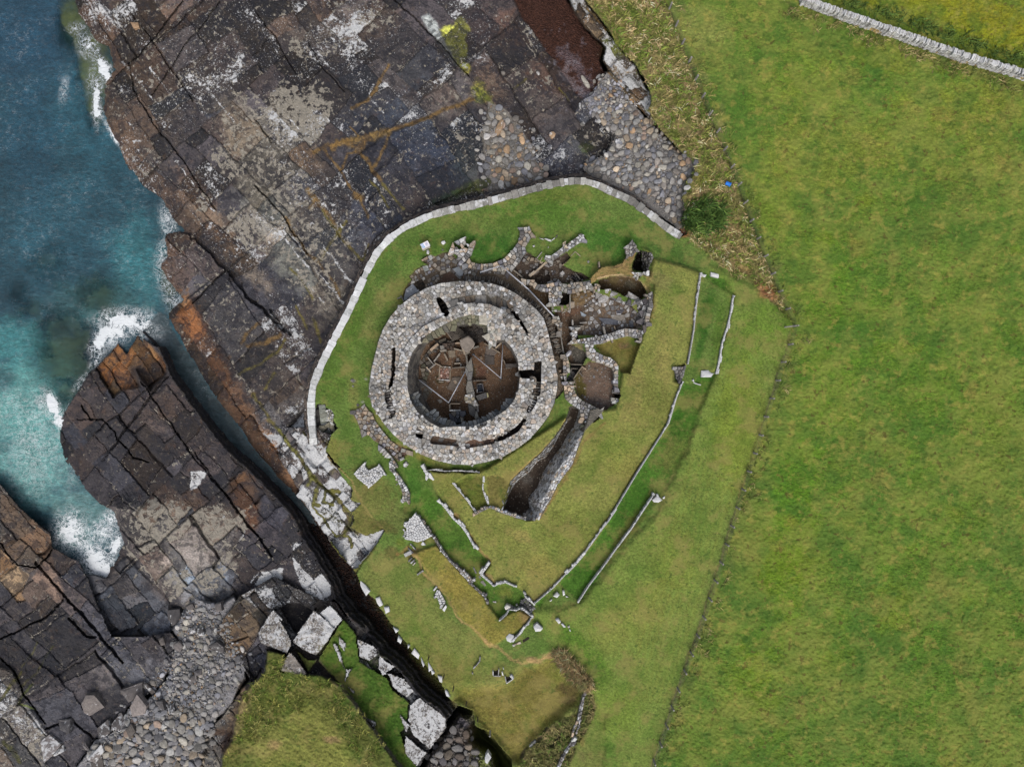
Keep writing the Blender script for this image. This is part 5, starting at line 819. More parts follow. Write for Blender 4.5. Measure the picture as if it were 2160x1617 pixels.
lay(stones(P('o',1030,535,1092,478,1165,530,1095,602), 13, const(zb+.1), holes=[P('o',1042,538,1072,505,1130,550,1095,580)], h=.05, depth=.4, gap=.3, pal=[(116,106,98),(104,96,90)], hv=.01, li=0), tank2, 'side_slab')
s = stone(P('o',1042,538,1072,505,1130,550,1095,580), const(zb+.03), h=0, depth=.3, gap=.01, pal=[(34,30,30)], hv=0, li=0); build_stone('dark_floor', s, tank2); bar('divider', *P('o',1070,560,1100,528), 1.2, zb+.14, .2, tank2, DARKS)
stk = thing('stone_stack', P('o',590,1290,730,1440), 'dark stack of stones standing against the south wall of the broch', 'stone stack', z=zb)
lay(stones(P('o',590,1290,640,1275,735,1285,730,1445,580,1435), 7, const(-.3), el=1.8, ang=80, h=0, depth=1.3, gap=.3, pal=[(92,96,104),(112,112,114),(124,120,112),(84,86,94)], hv=.18, li=0), stk, minr=1.5); bar('lintel', *P('o',545,1275,690,1275), 3, -.2, .2, stk, [(126,130,132)]); bar('post', *P('o',548,1195,556,1290), 3, -.6, 1.0, stk, [(120,112,100)])
sta = thing('wall_bench', P('o',220,480,350,640), 'row of rough slabs laid as a bench round the north-west wall', 'bench', z=zb)
lay(stones(P('o',180,620,240,520,310,430,390,360,470,330,480,400,420,470,330,520,260,570,340,690,290,770,250,880,200,900,160,720), 10, const(zb+.2), h=0, depth=.4, gap=.8, pal=[(104,98,90),(118,110,98),(92,88,84),(86,84,70)], hv=.1, tilt=.1, li=0, drop=.12), sta)
lay(stones(P('o',190,960,320,1000,270,1080,200,1090), 10, const(zb+.05), h=0, depth=.3, gap=.6, pal=[(100,98,92),(112,108,100)], hv=.02, li=0), sta)
cellp = thing('cell_paving', P('o',480,190,1040,400), 'dark paving slabs on the floor of the northern cells', 'paving', z=-1.4)
lay(stones(P('o',500,240,630,180,730,250,720,310,610,365,560,300), 11, const(-1.0), h=.03, depth=.2, gap=.4, pal=[(92,84,76),(104,96,86),(84,78,72)], hv=.02, li=0)+stones(P('o',745,195,880,185,1035,225,1005,370,880,405,800,330,740,270), 9, const(-1.45), h=.03, depth=.2, gap=.4, pal=[(72,66,62),(84,76,70),(64,60,58)], hv=.02, li=0), cellp)
for pts, lab, pal, z_ in ((P('o',395,375,480,330,560,370,585,385,490,390,480,465,400,470), 'dark boulders heaped in the northern corner of the floor', [(70,64,60),(84,78,72)], zb+.3), (P('o',480,395,580,385,590,465,500,470), 'dark brown square block beside the capping slab', [(84,72,64)], -.9)):
    t_ = thing('stone_heap', pts, lab, 'stone heap', z=zb); lay(stones(pts, 7, const(z_), h=0, depth=.7, gap=.4, pal=pal, hv=.12, li=0), t_, minr=1.2)
# ------------------------------------------------------------------ metal railings
def tube(p, q, r, n=6):
    p, q = Vector(p), Vector(q); d_ = (q-p).normalized(); a_ = d_.orthogonal().normalized(); b_ = d_.cross(a_); v = []
    for e in (p, q):
        for i in range(n): t = 2*math.pi*i/n; v.append(tuple(e+a_*r*math.cos(t)+b_*r*math.sin(t)))
    F = [(i, (i+1) % n, n+(i+1) % n, n+i) for i in range(n)]+[tuple(range(n-1, -1, -1)), tuple(range(n, 2*n))]; return np.array(v), F
def solid(name, parts_, mat, parent=None, smooth=False):
    v = np.concatenate([p[0] for p in parts_]); c = v.mean(0); c[2] = v[:, 2].min(); lo, sz, o = [], [], 0
    for p in parts_:
        for q in p[1]: lo += [i+o for i in q]; sz.append(len(q))
        o += len(p[0])
    return obj(name, mesh(name, v-c, lo, sz, MAT[mat], smooth=smooth), parent, c)
def boxm(cx, cy, z0, z1, sx, sy, rot=0, tp=1.0):
    c, s = math.cos(rot), math.sin(rot); v = []
    for z, k in ((z0, 1), (z1, tp)):
        for x, y in ((-1,-1),(1,-1),(1,1),(-1,1)): x, y = x*sx/2*k, y*sy/2*k; v.append((cx+x*c-y*s, cy+x*s+y*c, z))
    return np.array(v), [(3,2,1,0),(4,5,6,7),(0,1,5,4),(1,2,6,5),(2,3,7,6),(3,0,4,7)]
def railing(pts, zb_, label, ht=1.05):
    r_ = empty('railing', wx(*pts[0], zb_), label=label, cat='railing'); W3 = [Vector(wx(x, y, zb_+ht)) for x, y in pts]
    for a_, b_ in zip(W3[:-1], W3[1:]):
        for dz in (0, -.45): solid('rail', [tube(a_+Vector((0,0,dz)), b_+Vector((0,0,dz)), .045)], 'steel', r_, True)
        n = max(1, int((b_-a_).length//2.2))
        for i in range(n): p = a_.lerp(b_, i/n); solid('rail_post', [tube(p, (p.x, p.y, zb_), .045)], 'steel', r_, True)
    p = W3[-1]; solid('rail_post', [tube(p, (p.x, p.y, zb_), .045)], 'steel', r_, True)
    for p in W3: solid('foot_plate', [boxm(p.x, p.y, zb_, zb_+.06, .3, .22, .6)], 'darkbase', r_)
railing(P('o',150,878,535,1175,755,765), zb, 'V-shaped steel railing west of the stone partition')
railing(P('o',855,540,1222,855,1250,385), zb, 'V-shaped steel railing east of the stone partition')
railing(P('p',1400,835,1760,730)+P('q',240,945,595,1325), -.2, 'bent steel railing along the packed-stone ring north-east of the broch')
print('broch', round(time.time()-T0, 1))
# ================================================================== SEA WALL
sw = thing('sea_wall', [(735,655)], 'pale concrete-topped sea wall curving round the seaward side of the lawn', 'sea wall', z=-.2)
WC = np.array(WALL_C, float); segl = np.hypot(*(WC[1:]-WC[:-1]).T); cum = np.concatenate([[0], np.cumsum(segl)])
def along(t, pts=WC, cm=cum):
    i = int(np.clip(np.searchsorted(cm, t)-1, 0, len(pts)-2)); f_ = (t-cm[i])/(cm[i+1]-cm[i]); p = pts[i]*(1-f_)+pts[i+1]*f_; dr = pts[i+1]-pts[i]
    a_ = pts[max(i-1, 0)]; b_ = pts[min(i+2, len(pts)-1)]; dr = dr/np.hypot(*dr)*.6+(b_-a_)/np.hypot(*(b_-a_))*.4; dr /= np.hypot(*dr); return p, np.array([-dr[1], dr[0]])
t = 12.; ni = 0
while t < cum[-1]-2:
    L_ = RS.uniform(8, 17); t1 = min(t+L_, cum[-1]); (p0, n0), (p1, n1) = along(t), along(t1); dp = (p1-p0)/np.hypot(*(p1-p0))*.1
    hw = 7.6+.8*RS.randn(); q = [tuple(p0+dp-n0*hw), tuple(p1-dp-n1*hw), tuple(p1-dp+n1*hw), tuple(p0+dp+n0*hw)]
    wht = t < cum[12] or RS.rand() < .35
    s = stone(q, const(.14), h=0, depth=.35, gap=.01, pal=[(226,228,226),(218,219,216),(230,230,226)] if t < cum[12] else [(176,174,168),(150,147,140),(166,164,158),(140,136,130)], hv=.01, tilt=.008, bev=.05, li=.32 if wht else .2); build_stone('coping_slab', s, sw); t = t1
# battered seaward face, courses of thin stones
fs = []
for r0, r1, z0, z1 in ((8.2, 11, -.1, -.7), (10.6, 13.4, -.6, -1.5), (13.0, 15.5, -1.4, -2.6)):
    t = 14.
    while t < cum[-1]-60:
        t1 = t+RS.uniform(2.5, 6); (p0, n0), (p1, n1) = along(t), along(t1); q = [tuple(p0-n0*r0), tuple(p1-n1*r0), tuple(p1-n1*r1), tuple(p0-n0*r1)]
        s = stone(q, const((z0+z1)/2), h=0, depth=1.0, gap=.12, pal=[(112,100,92),(96,88,84),(126,114,104),(84,80,78)], hv=.06, tilt=.05, bev=.1, li=.05)
        if s: fs.append(s)
        t = t1
join_stones('face_stones', fs, sw)
stp = thing('stone_steps', P('B',600,560), 'small flight of stone steps and walling at the south end of the sea wall', 'steps', z=-.6)
for k in range(5): s = stone(P('B', 455+10*k, 300+80*k, 590+25*k, 290+80*k, 612+25*k, 370+80*k, 468+10*k, 385+80*k), const(.0-.3*k), h=0, depth=.5, gap=.4, pal=[(164,168,156),(150,152,140),(176,180,170)], hv=.01, li=.2); build_stone('step', s, stp)
lay(stones(P('B',610,400,700,360,760,430,740,620,690,660,640,560), 5, const(-.1), h=.05, depth=.7, gap=.4, pal=[(176,170,150),(190,188,180),(150,146,136)], hv=.08), stp, minr=1.5)
for pts, z_, pal in ((P('B',440,960,560,800,660,760,740,720,700,880,600,1000,540,1080), -1.2, [(126,130,122),(112,116,112)]), (P('B',340,740,520,700,545,800,430,960,380,900), -1.0, [(184,168,156),(176,170,164)]), (P('B',550,690,760,690,765,720,560,750), -.9, [(166,160,138)]), (P('B',470,470,510,520,520,700,480,700), -1.4, [(88,86,84)])):
    for s in stones(pts, 11, const(z_), h=0, depth=.8, gap=.3, pal=pal, hv=.03, li=.1): build_stone('slab', s, stp)
# ================================================================== RUINED WALLS OF THE VILLAGE
def wallthing(pts, size, z, label, pal=GREY, holes=(), depth=None, el=1., ang=0, name='ruined_wall', cat='wall', group=None, li=.3, hv=.06, drop=0, gap=.5, tilt=.07, minr=2.0, vary=.35, zf=None, edge=True, h=0):
    li *= .62; c = center(pts); zb_ = float(Zat(c[0], c[1])); t_ = thing(name, pts, label, cat, group)
    d_ = depth if depth else max(.35, z-zb_+.25) if z is not None else .4
    lay(stones(pts, size, zf or const(z), holes=holes, el=el, ang=ang, h=h, depth=d_, gap=gap, pal=pal, hv=hv, tilt=tilt, li=li, drop=drop, vary=vary, edge=edge), t_, minr=minr); return t_
wallthing(P('p',870,460,905,375,960,310,1070,262,1112,290,1132,350,1200,372,1230,345,1305,378,1285,430,1240,540,1200,590,1164,640,1090,700,1000,640,1010,560,950,520,890,520), 9, .75, 'ruined wall stub with a small dark hollow, north-west of the broch', holes=[P('p',972,408,1050,372,1062,440,1040,450), P('p',1125,372,1205,385,1180,430,1130,415)], li=.42)
wallthing(P('b',940,70,1020,68,1035,105,1048,120,985,225,995,258,945,330,890,398,830,405,790,412,640,402,540,382,520,352,532,330,640,357,740,345,820,310,880,250,940,165), 9, .5, 'curved wall with a long spur reaching north between the two grassy hollows', li=.3)
wallthing(P('q',545,470,735,330,860,240,1000,150,1045,230,900,320,780,395,640,490,520,555,500,540), 8.5, .55, 'straight free-standing wall spur pointing north-east across the lawn', li=.45)
wallthing(P('q',735,270,750,262,792,335,778,345), 4, 1.0, 'pointed upright stone beside the straight wall spur', pal=[(190,176,150)], name='upright_stone', cat='stone')
wallthing(P('q',130,780,215,800,300,805,370,870,480,872,560,850,660,830,720,858,800,868,900,840,1000,832,1090,818,1130,900,1112,938,1000,960,900,992,830,1002,716,975,700,1060,690,1130,650,1182,540,1190,520,1080,512,978,420,970,330,920,210,855), 8.5, .5, 'thick wall with a lichened stub beside the dark square pit, north-east of the broch', holes=[], li=.36)
wallthing(P('q',600,1180,730,1178,800,1150,832,1160,832,1260,760,1240,620,1230), 8, .0, 'low threshold stones below the dark square pit', pal=TAN, li=.25)
area_p = thing('dark_pit', P('q',720,985,830,1000,820,1160,660,1160), 'dark square pit sunk behind the thick village wall', 'pit', z=-1.6)
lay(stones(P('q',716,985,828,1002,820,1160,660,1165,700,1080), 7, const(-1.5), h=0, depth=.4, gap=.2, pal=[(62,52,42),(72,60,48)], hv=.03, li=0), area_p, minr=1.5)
wallthing(P('q',1612,330,1660,300,1690,258,1730,265,1775,320,1770,400,1710,480,1640,470,1612,420), 7.5, 1.15, 'stub of wall at the northern tip of the brown grassy spur', pal=DARKS+GREY[:3], li=.3)
wallthing(P('q',1835,380,1900,395,1992,430,2012,490,1975,600,1945,640,1958,735,1925,715,1880,690,1852,640,1850,520), 5.5, None, 'rough stone side of the dark narrow cell', pal=DARKS+GREY[:4], zf=Zat, el=1.2, ang=70, h=.08, depth=.5, minr=1.6, hv=.09, li=.3)
wallthing(P('q',1720,700,1800,700,1930,705,1900,720,1810,725,1800,780,1740,760), 5, 1.0, 'pale stones edging the south end of the dark narrow cell', pal=WHITE+GREY[:2], minr=1.5)
wallthing(P('q',1090,830,1130,865,1210,860,1245,880,1250,950,1200,980,1130,930), 6, .75, 'stones poking through the turf between wall and sunken cell', pal=TAN+GREY[:3], drop=.3)
wallthing(P('q',1245,945,1360,935,1480,985,1570,1060,1600,1040,1700,995,1790,1050,1780,1150,1700,1185,1620,1160,1500,1120,1380,1050,1260,1030), 13, .1, 'band of tumbled grey slabs along the front of the sunken cell', pal=DARKS+GREY[:3], li=.34, hv=.14, tilt=.16)
wallthing(P('q',1790,1110,1900,1060,1960,1015,2010,1150,1962,1290,1942,1450,1860,1505,1838,1330,1775,1225), 11.5, .35, 'heavy slabs stacked along the east side of the paved room', pal=DARKS+GREY[:4], li=.3, hv=.12, tilt=.1)
wallthing(P('q',1905,1010,1950,1015,1995,1090,2015,1180,1975,1290,1950,1420,1935,1460,1925,1400,1955,1250,1965,1150), 6, .8, 'thin edge of wall against the turf east of the paved room', pal=GREY, minr=1.5, li=.2)
pv = thing('stone_paving', P('q',1300,1280), 'irregular grey paving slabs and earth on the floor of the large village room', 'paving', z=-.6)
lay(stones(P('q',1040,1150,1200,1040,1500,1110,1700,1190,1840,1330,1830,1480,1660,1480,1340,1580,930,1600,920,1480,1080,1440,1020,1300), 9.5, Zat, h=.05, depth=.2, gap=.9, pal=DARKS+BRN+[(150,148,146)], hv=.02, tilt=.03, li=.2, drop=.22, drape=True)+stones(P('q',840,1000,1100,940,1180,1020,1050,1140,860,1140), 9, Zat, h=.03, depth=.2, gap=1.6, pal=BRN+TAN, hv=.02, li=.15, drop=.45), pv)
for pts, pal, lab in ((P('q',1230,1345,1400,1360,1520,1390,1500,1450,1330,1440,1270,1400), [(106,108,116)], 'largest dark flagstone in the paved village room'), (P('q',1400,1310,1600,1300,1610,1370,1540,1400,1420,1360), [(140,132,122)], 'big pale flagstone in the paved village room'), (P('q',970,1255,1060,1310,1030,1335,985,1320), [(150,158,166)], 'bluish triangular slab at the west end of the paved room'), (P('q',1665,1390,1720,1390,1730,1480,1680,1490), [(104,106,112)], 'rounded dark slab near the south-east corner of the paved room'), (P('q',1480,1240,1600,1230,1560,1290,1490,1290), [(100,98,104)], 'dark slab in the middle of the paved room')): slab_thing('flagstone', pts, -.48, .2, lab, 'slab', pal, li=.12)
wallthing(P('r',440,195,525,200,527,378,610,358,700,345,860,320,1000,282,1100,242,1200,215,1300,225,1385,230,1442,245,1450,330,1450,385,1380,362,1270,325,1150,350,1000,392,900,432,770,450,758,495,800,552,900,602,1000,635,1075,690,1110,750,1108,900,1110,1080,1046,1080,1046,860,1012,780,900,722,750,684,690,640,655,600,640,500,620,430,450,440), 8, .5, 'long lichened wall that winds between the paved room, the sunken lawn and the round house', li=.45)
wallthing(P('r',320,585,385,580,402,680,416,720,420,800,385,870,335,940,318,840), 8.5, .7, 'stub of wall at the west end of the entrance passage', li=.34)
wallthing(P('r',345,860,420,800,500,850,470,940,340,965), 7, -.4, 'dark rubble in the cell beside the passage wall stub', pal=DARKS, li=.1)
wallthing(P('r',325,972,400,968,466,966,492,1100,520,1170,600,1240,720,1302,815,1350,800,1395,700,1450,640,1490,600,1560,570,1480,555,1372,430,1290,350,1220,335,1100), 8.5, .5, 'curved wall round the south-west of the round house, spilling toward the ditch', li=.4)
wallthing(P('r',800,1380,890,1385,870,1430,830,1470,785,1430), 9, .7, 'white lichened slabs at the corner above the dry ditch', pal=WHITE)
wallthing(P('r',690,1500,790,1440,820,1460,720,1560,640,1600,620,1560), 7, .3, 'mossy stones in the nook above the dry ditch', pal=[(104,104,84),(126,124,112)], drop=.3, li=.2)
wallthing(P('r',1046,1090,1115,1100,1120,1130,1046,1130), 5, -.2, 'stones lining the dark recess in the round house wall', pal=DARKS, minr=1.5)
wallthing(P('r',1035,1200,1110,1215,1110,1255,1060,1260), 6, .1, 'pale tumbled stones below the dark recess', pal=WHITE+GREY[:2], minr=1.5)
rh = thing('floor_stones', P('r',800,1000), 'scattered flat stones on the earth floor of the round house', 'floor stones', z=-.6)
lay(stones(P('r',590,790,700,720,860,720,1000,800,1040,880,1040,1200,960,1330,820,1360,700,1280,560,1170,520,1050,600,900), 6.5, Zat, h=.04, depth=.15, gap=1.7, pal=BRN+[(146,146,148)], drop=.72, hv=.02, li=.1), rh, minr=1.6)
wallthing(P('r',200,45,262,42,300,160,312,200,305,298,262,302,235,200), 7.5, .35, 'narrow wall between the packed-stone ring and the passage', pal=TAN+GREY[:4], li=.3)
for x0, y0, x1, y1, w_, z_, lab in ((290,310,330,575,1.8,.1,'long thin slab lining the passage by the packed-stone ring'),(455,95,460,180,3,.15,'upright slab at the west corner of the paved room'),(560,140,660,135,2.6,.1,'tan slab on edge inside the west part of the paved room'),(470,188,620,185,2,.1,'thin slab on edge across the west end of the paved room'),(893,185,920,300,4,.3,'tan pillar slab standing against the long winding wall'),(1050,185,1068,240,2,.1,'thin dark slab standing on the paved room floor'),(1008,372,1030,420,3,.2,'short slab propped on the sunken lawn below the winding wall'),(1355,395,1430,412,3.4,.6,'cream slab lying at the corner of the sunken lawn'),(420,725,600,735,1.8,-.1,'long thin slab across the mouth of the round house passage'),(430,790,535,790,1.8,-.1,'second thin slab inside the round house passage'),(585,770,465,945,2.2,.1,'slanting slab on edge at the round house doorway'),(555,840,600,900,2,-.1,'short tan slab at the round house doorway'),(585,760,650,800,2,.0,'slab leaning by the round house doorway'),(480,945,490,1000,1.8,.1,'thin upright slab on the west edge of the round house'),(380,1035,510,1040,1.4,.6,'thin slab lying over the south-west wall of the round house'),(1035,1095,1110,1098,2,.2,'tan slab bridging the dark recess')): onedge('r', x0, y0, x1, y1, w_, z_, .8, lab, group='upright slabs in the village')
for x0, y0, x1, y1, w_, z_, lab in ((500,548,250,760,3.2,.0,'long line of slabs on edge below the straight wall spur'),(355,500,428,412,1.6,.2,'thin slab on edge at the lawn side of the dug area'),(330,500,395,550,2.6,.1,'thick slab on edge beside the dug area'),(400,550,432,480,1.6,.1,'dark slab on edge between two stones'),(720,600,832,505,1.8,-.1,'slab on edge below the straight wall spur'),(836,470,900,408,1.2,.1,'thin stone edging showing in the lawn, left arm'),(900,408,975,475,1.2,.1,'thin stone edging showing in the lawn, right arm'),(1238,550,1245,630,3.2,.8,'grey upright slab standing in the grassy hollow'),(20,670,150,770,2.2,.0,'long slab on edge beside the bent railing'),(240,750,320,680,3,.1,'tan slab on edge in the dug area'),(300,740,380,680,2,.0,'thin grey slab on edge in the dug area'),(820,795,870,830,2,-.2,'tan slab lying in the southern dug area'),(900,710,970,800,1.8,-.2,'dark slab on edge in the southern dug area'),(650,1175,735,1178,2,.1,'tan lintel at the front of the dark pit'),(830,1010,825,1260,1.6,.1,'thin upright slab along the side of the dark pit')): onedge('q', x0, y0, x1, y1, w_, z_, .8, lab, group='upright slabs in the village')
dug = thing('rubble_spread', P('q',600,650), 'grey rubble and slabs spread over the dug earth north-east of the broch', 'rubble', z=-.5)
lay(stones(P('q',60,640,180,470,330,500,480,540,500,570,300,720,220,790,130,780), 9, Zat, h=.12, depth=.4, gap=1.0, pal=DARKS+TAN[:2], hv=.08, tilt=.15, drop=.22, li=.15)+stones(P('q',480,570,560,580,620,730,560,760,640,640,760,700,700,830,560,840,540,770), 9, Zat, h=.12, depth=.4, gap=.9, pal=DARKS, hv=.06, tilt=.12, drop=.3, li=.15)+stones(P('q',640,520,740,520,700,640,620,610), 8, Zat, h=.1, depth=.3, gap=1.5, pal=BRN, drop=.4)+stones(P('q',740,680,1090,790,1000,830,860,850,720,840), 6, Zat, h=.08, depth=.3, gap=1.0, pal=DARKS, hv=.06, drop=.45, li=.15), dug)
slab_thing('boulder', P('q',680,715,720,680,750,715,712,750), .1, .5, 'pale square boulder lying in the dug area', 'boulder', [(188,182,178)], li=.3)
pk = thing('packed_stone_ring', P('a',1300,250), 'ring of thin slabs packed on edge between the broch and the village', 'stone packing', z=-.2)
for (x0, y0), (x1, y1), n_ in (((870,70),(1130,82),46),((1130,82),(1400,250),40),((1400,250),(1560,400),30),((1560,400),(1645,680),44)):
    for k in range(n_):
        t_ = (k+RS.rand())/n_; x, y = x0+(x1-x0)*t_, y0+(y1-y0)*t_; dx, dy = x-905, y-830; L_ = math.hypot(dx, dy); dx, dy = dx/L_, dy/L_
        q0 = RS.uniform(-18, 4); q1 = q0-RS.uniform(45, 85); a_, b_ = P('a', x+dx*q0, y+dy*q0, x+dx*q1+RS.normal(0, 9), y+dy*q1+RS.normal(0, 9))
        if pin(np.array([b_[0]]), np.array([b_[1]]), OUTER)[0]: b_ = ((a_[0]+b_[0])/2, (a_[1]+b_[1])/2)
        s = stone(strip([a_, b_], RS.uniform(1.2, 2.6)), const(-.05+RS.uniform(-.1, .12)), h=0, depth=.4, gap=.05, pal=BRN+[(146,140,128),(84,78,72)], hv=.03, tilt=.05, li=.05); build_stone('slab', s, pk)
for pts, sz, z_, lab, pal, dr in ((P('p',190,920,300,800,420,735,510,720,545,740,640,800,700,900,720,1010,560,1085,440,1130,350,1000,250,1040), 8, None, 'rubble apron on the north-west foot of the broch', GREY+BRN, .22), (P('p',400,635,520,545,640,575,740,520,870,505,900,540,1000,640,1110,705,1180,760,1100,900,1010,930,900,830,760,880,640,780,520,690,480,650), 10.5, None, 'patchy grey paving between the broch and the north-west lawn', GREY+DARKS, .12), (P('p',1110,720,1300,780,1640,765,1840,740,1960,800,1900,900,1600,860,1350,880,1120,870), 11, None, 'paving beside the bent railing north of the broch', DARKS+GREY[:3], .1)):
    wallthing(pts, sz, z_, lab, pal=pal, drop=dr, zf=Zat, h=.10, depth=.35, gap=.8, name='stone_paving', cat='paving', li=.22, hv=.05, tilt=.09)
for pts, pal, lab in ((P('p',920,780,1030,740,1110,830,1100,900,1040,915), [(140,144,148)], 'large blue-grey slab in the paving north of the broch'), (P('p',130,1130,250,1035,355,1170,280,1225,205,1300,100,1250), [(150,154,160)], 'big smooth slab at the north-west edge of the broch'), (P('p',105,1245,190,1305,120,1365,90,1280), [(138,146,152)], 'narrow bluish slab at the north-west edge of the broch'), (P('p',990,630,1060,600,1165,625,1090,705), [(206,204,198)], 'white lichened slab below the ruined stub'), (P('p',500,570,560,540,590,600,545,645), [(186,186,184)], 'pale leaning slab by the information panel'), (P('p',410,740,500,722,525,800,450,835), [(146,150,146)], 'square slab at the lawn edge, north-west of the broch')): slab_thing('slab', pts, -.02, .3, lab, 'slab', pal, li=.2)
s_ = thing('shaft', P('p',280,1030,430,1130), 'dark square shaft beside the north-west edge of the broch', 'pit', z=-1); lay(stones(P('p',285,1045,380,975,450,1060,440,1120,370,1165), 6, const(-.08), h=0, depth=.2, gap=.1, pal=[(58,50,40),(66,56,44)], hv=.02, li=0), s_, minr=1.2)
for x0, y0, x1, y1, w_, lab in ((40,1235,110,1370,2.2,'tan slab on edge where the broch meets the western lawn'),(-20,1290,40,1265,1.6,'pale thin slab on edge in the western lawn'),(400,640,500,580,2.2,'thin slab leaning at the edge of the paving')): onedge('p', x0, y0, x1, y1, w_, .35, .6, lab, group='upright slabs in the village')
# paving and walls on the south-west
wallthing(P('t',12,170,100,158,172,92,212,110,262,175,300,205,345,310,410,400,480,490,560,585,640,650,720,700,855,742,790,800,740,860,690,890,610,830,520,740,460,690,330,600,240,512,200,535,140,500,130,430,80,300), 9, None, 'tan paving along the south-west foot of the broch', pal=TAN+GREY, zf=Zat, h=.12, depth=.35, gap=.6, drop=.07, name='stone_paving', cat='paving', li=.15, tilt=.06)
wallthing(P('t',400,660,462,695,530,770,600,850,660,940,672,972,620,1015,660,1060,700,1110,742,1180,800,1265,842,1360,840,1482,780,1470,712,1482,735,1380,718,1300,690,1235,640,1130,600,1070,545,1020,540,900,575,880,500,790), 6.5, .45, 'narrow lichened wall running south from the broch paving', pal=WHITE+GREY, li=.45, minr=1.6)
wallthing(P('t',42,1070,110,990,172,930,215,985,250,1022,330,985,408,944,450,1000,486,1060,370,1180,262,1270,165,1195,75,1120), 5.4, .4, 'L-shaped block of whitish walling on the southern lawn', pal=WHITE+GREY[:4], li=.75, minr=1.5, gap=.25)
# southern ruins
wallthing(P('w',132,190,180,130,232,150,300,260,380,380,300,425,220,450,150,430,98,420,90,330,92,230), 5.6, .5, 'heap of white lichened stones at the south-west end of the grassy ditch', pal=WHITE, li=.95, minr=1.5, gap=.25)
wallthing(P('w',30,360,60,280,95,260,90,340,100,400,60,390), 5, .2, 'loose white stones beside the white stone heap', pal=WHITE, li=.6, drop=.35, minr=1.2)
wallthing(strip(P('w',240,165,310,270,385,380,432,440), 3.6), 3.6, .3, 'stone kerb along the east side of the white stone heap', pal=GREY+DARKS, minr=1.2)
wallthing(strip(P('w',432,440,500,545,570,640,640,710,712,778), [5,5.5,5.5,5,4.5]), 3.6, .38, 'lichened retaining wall on the west side of the grassy ditch', pal=WHITE+DARKS, li=.4, minr=1.2, el=1.5, ang=50)
wallthing(strip(P('w',722,785,785,845,842,915), 10.5), 5, .4, 'broader block in the western retaining wall of the ditch', pal=GREY+WHITE[:2], li=.4, minr=1.4)
wallthing(strip(P('w',835,932,910,1000,985,1065,1005,1140), [6,6,5,2]), 4, .3, 'southern end of the western retaining wall of the ditch', pal=GREY+DARKS, li=.35, minr=1.2)
def revet(c, pts, wd, label, z=.98, pal=WHITE+GREY[:3], sz=None, cc=None): return wallthing(strip(P(c, *pts), wd), sz or wd*.85, z, label, pal=pal, li=.85, minr=1.0, el=1.7, ang=cc or 0, depth=.8, gap=.25, hv=.05, name='revetment', cat='wall', vary=.2)
revet('w', [470,-5,500,15,540,62,620,172,720,262,790,362,875,515], 4.2, 'white stone revetment along the east side of the grassy ditch', cc=52)
revet('w', [960,790,1000,740,1028,700], 4, 'short white revetment in the notch of the mound', cc=-52)
revet('w', [935,818,1010,880,1085,948,1130,925,1220,908,1330,950], 2.6, 'low pale stone edge along the southern scallop of the mound', cc=20)
revet('w', [1430,1020,1450,1075,1540,1150], 3, 'pale stone edge above the dark stone passage', cc=45)
revet('k', [1255,1203,1380,1098,1480,990,1540,930], 2.2, 'thin stone edge of the mound in the far south', cc=-42); revet('k', [1585,876,1640,800,1700,715,1760,640,1812,562], 2.4, 'thin white stretch of the mound edge between the thick part and the long eastern run', cc=-52); revet('k', [1480,992,1530,940,1590,870], 4, 'whiter thickened stretch of the mound edge', cc=-45)
revet('m', [-20,1625,110,1410,210,1250,300,1110,345,960,378,880], 2.4, 'long thin stone edge of the mound above the eastern ditch', cc=-58); revet('m', [410,770,440,600,458,430,474,330,483,255], 2.2, 'thin stone edge of the mound in the north-east', cc=-83)
revet('m', [668,385,655,470,635,560,605,650,590,740,572,820], 3.2, 'stone edge of the outer bank in the north-east', z=.42, cc=-78); revet('P', [1221,1268,1243,1234,1272,1196,1300,1157,1330,1118,1356,1078,1380,1042], 2.8, 'stone edge of the outer bank in the south', z=.42, cc=-52)
revet('k', [500,300,560,292,640,302,760,300,870,308], 2.2, 'dark stone edge under the turf south of the broch', z=.5, pal=DARKS); revet('k', [905,345,900,420,915,470,935,520], 3.4, 'short curved stone facing in the southern hollow', z=.6, pal=GREY, cc=80); revet('k', [700,390,760,460,800,510,848,580], 2.6, 'dark stone facing on the west side of the southern hollow', z=.7, pal=DARKS+GREY[:2], cc=52); revet('k', [500,285,520,330,545,345], 6, 'lichened stones where the ditch edge begins below the broch', z=.7, cc=60)
wallthing(strip(P('w',865,140,960,85,1040,48,1120,75,1200,112,1340,160,1450,190), 4.2), 3.8, .85, 'grey stone coping along the south end of the dry ditch', pal=GREY+[(150,154,164)], minr=1.0, name='revetment')
pitw = thing('ditch_wall', P('u',1000,800), 'long battered wall of small grey stones along the east side of the dry ditch', 'wall', z=-1.8)
lay(stones(P('u',1335,85,1380,112,1430,140,1385,240,1340,330,1380,370,1338,480,1300,590,1240,780,1160,890,1060,1020,960,1230,870,1350,830,1460,760,1482,660,1478,625,1430,700,1325,685,1210,800,1065,875,880,960,735,1100,560,1195,385,1262,300), 4.1, Zat, el=1.9, ang=-57, h=.07, depth=.4, gap=.35, pal=GREY+WHITE[:2]+[(160,162,170),(124,124,128)], hv=.07, tilt=.12, drape=True, li=.34, vary=.25), pitw, minr=1.1)
pitv = thing('ditch_wall', P('u',800,720), 'narrow lichened wall face along the west side of the dry ditch', 'wall', z=-1.8)
lay(stones(P('u',1165,205,1195,200,1090,380,1000,560,905,690,800,740,700,870,530,1000,430,1180,380,1320,362,1330,380,1220,460,985,600,845,860,605,1000,450,1100,330), 4.0, Zat, el=1.8, ang=-48, h=.12, depth=.5, gap=.35, pal=GREY+WHITE[:2]+[(140,138,104)], hv=.08, tilt=.1, drape=True, li=.35, vary=.25), pitv, minr=1.1)
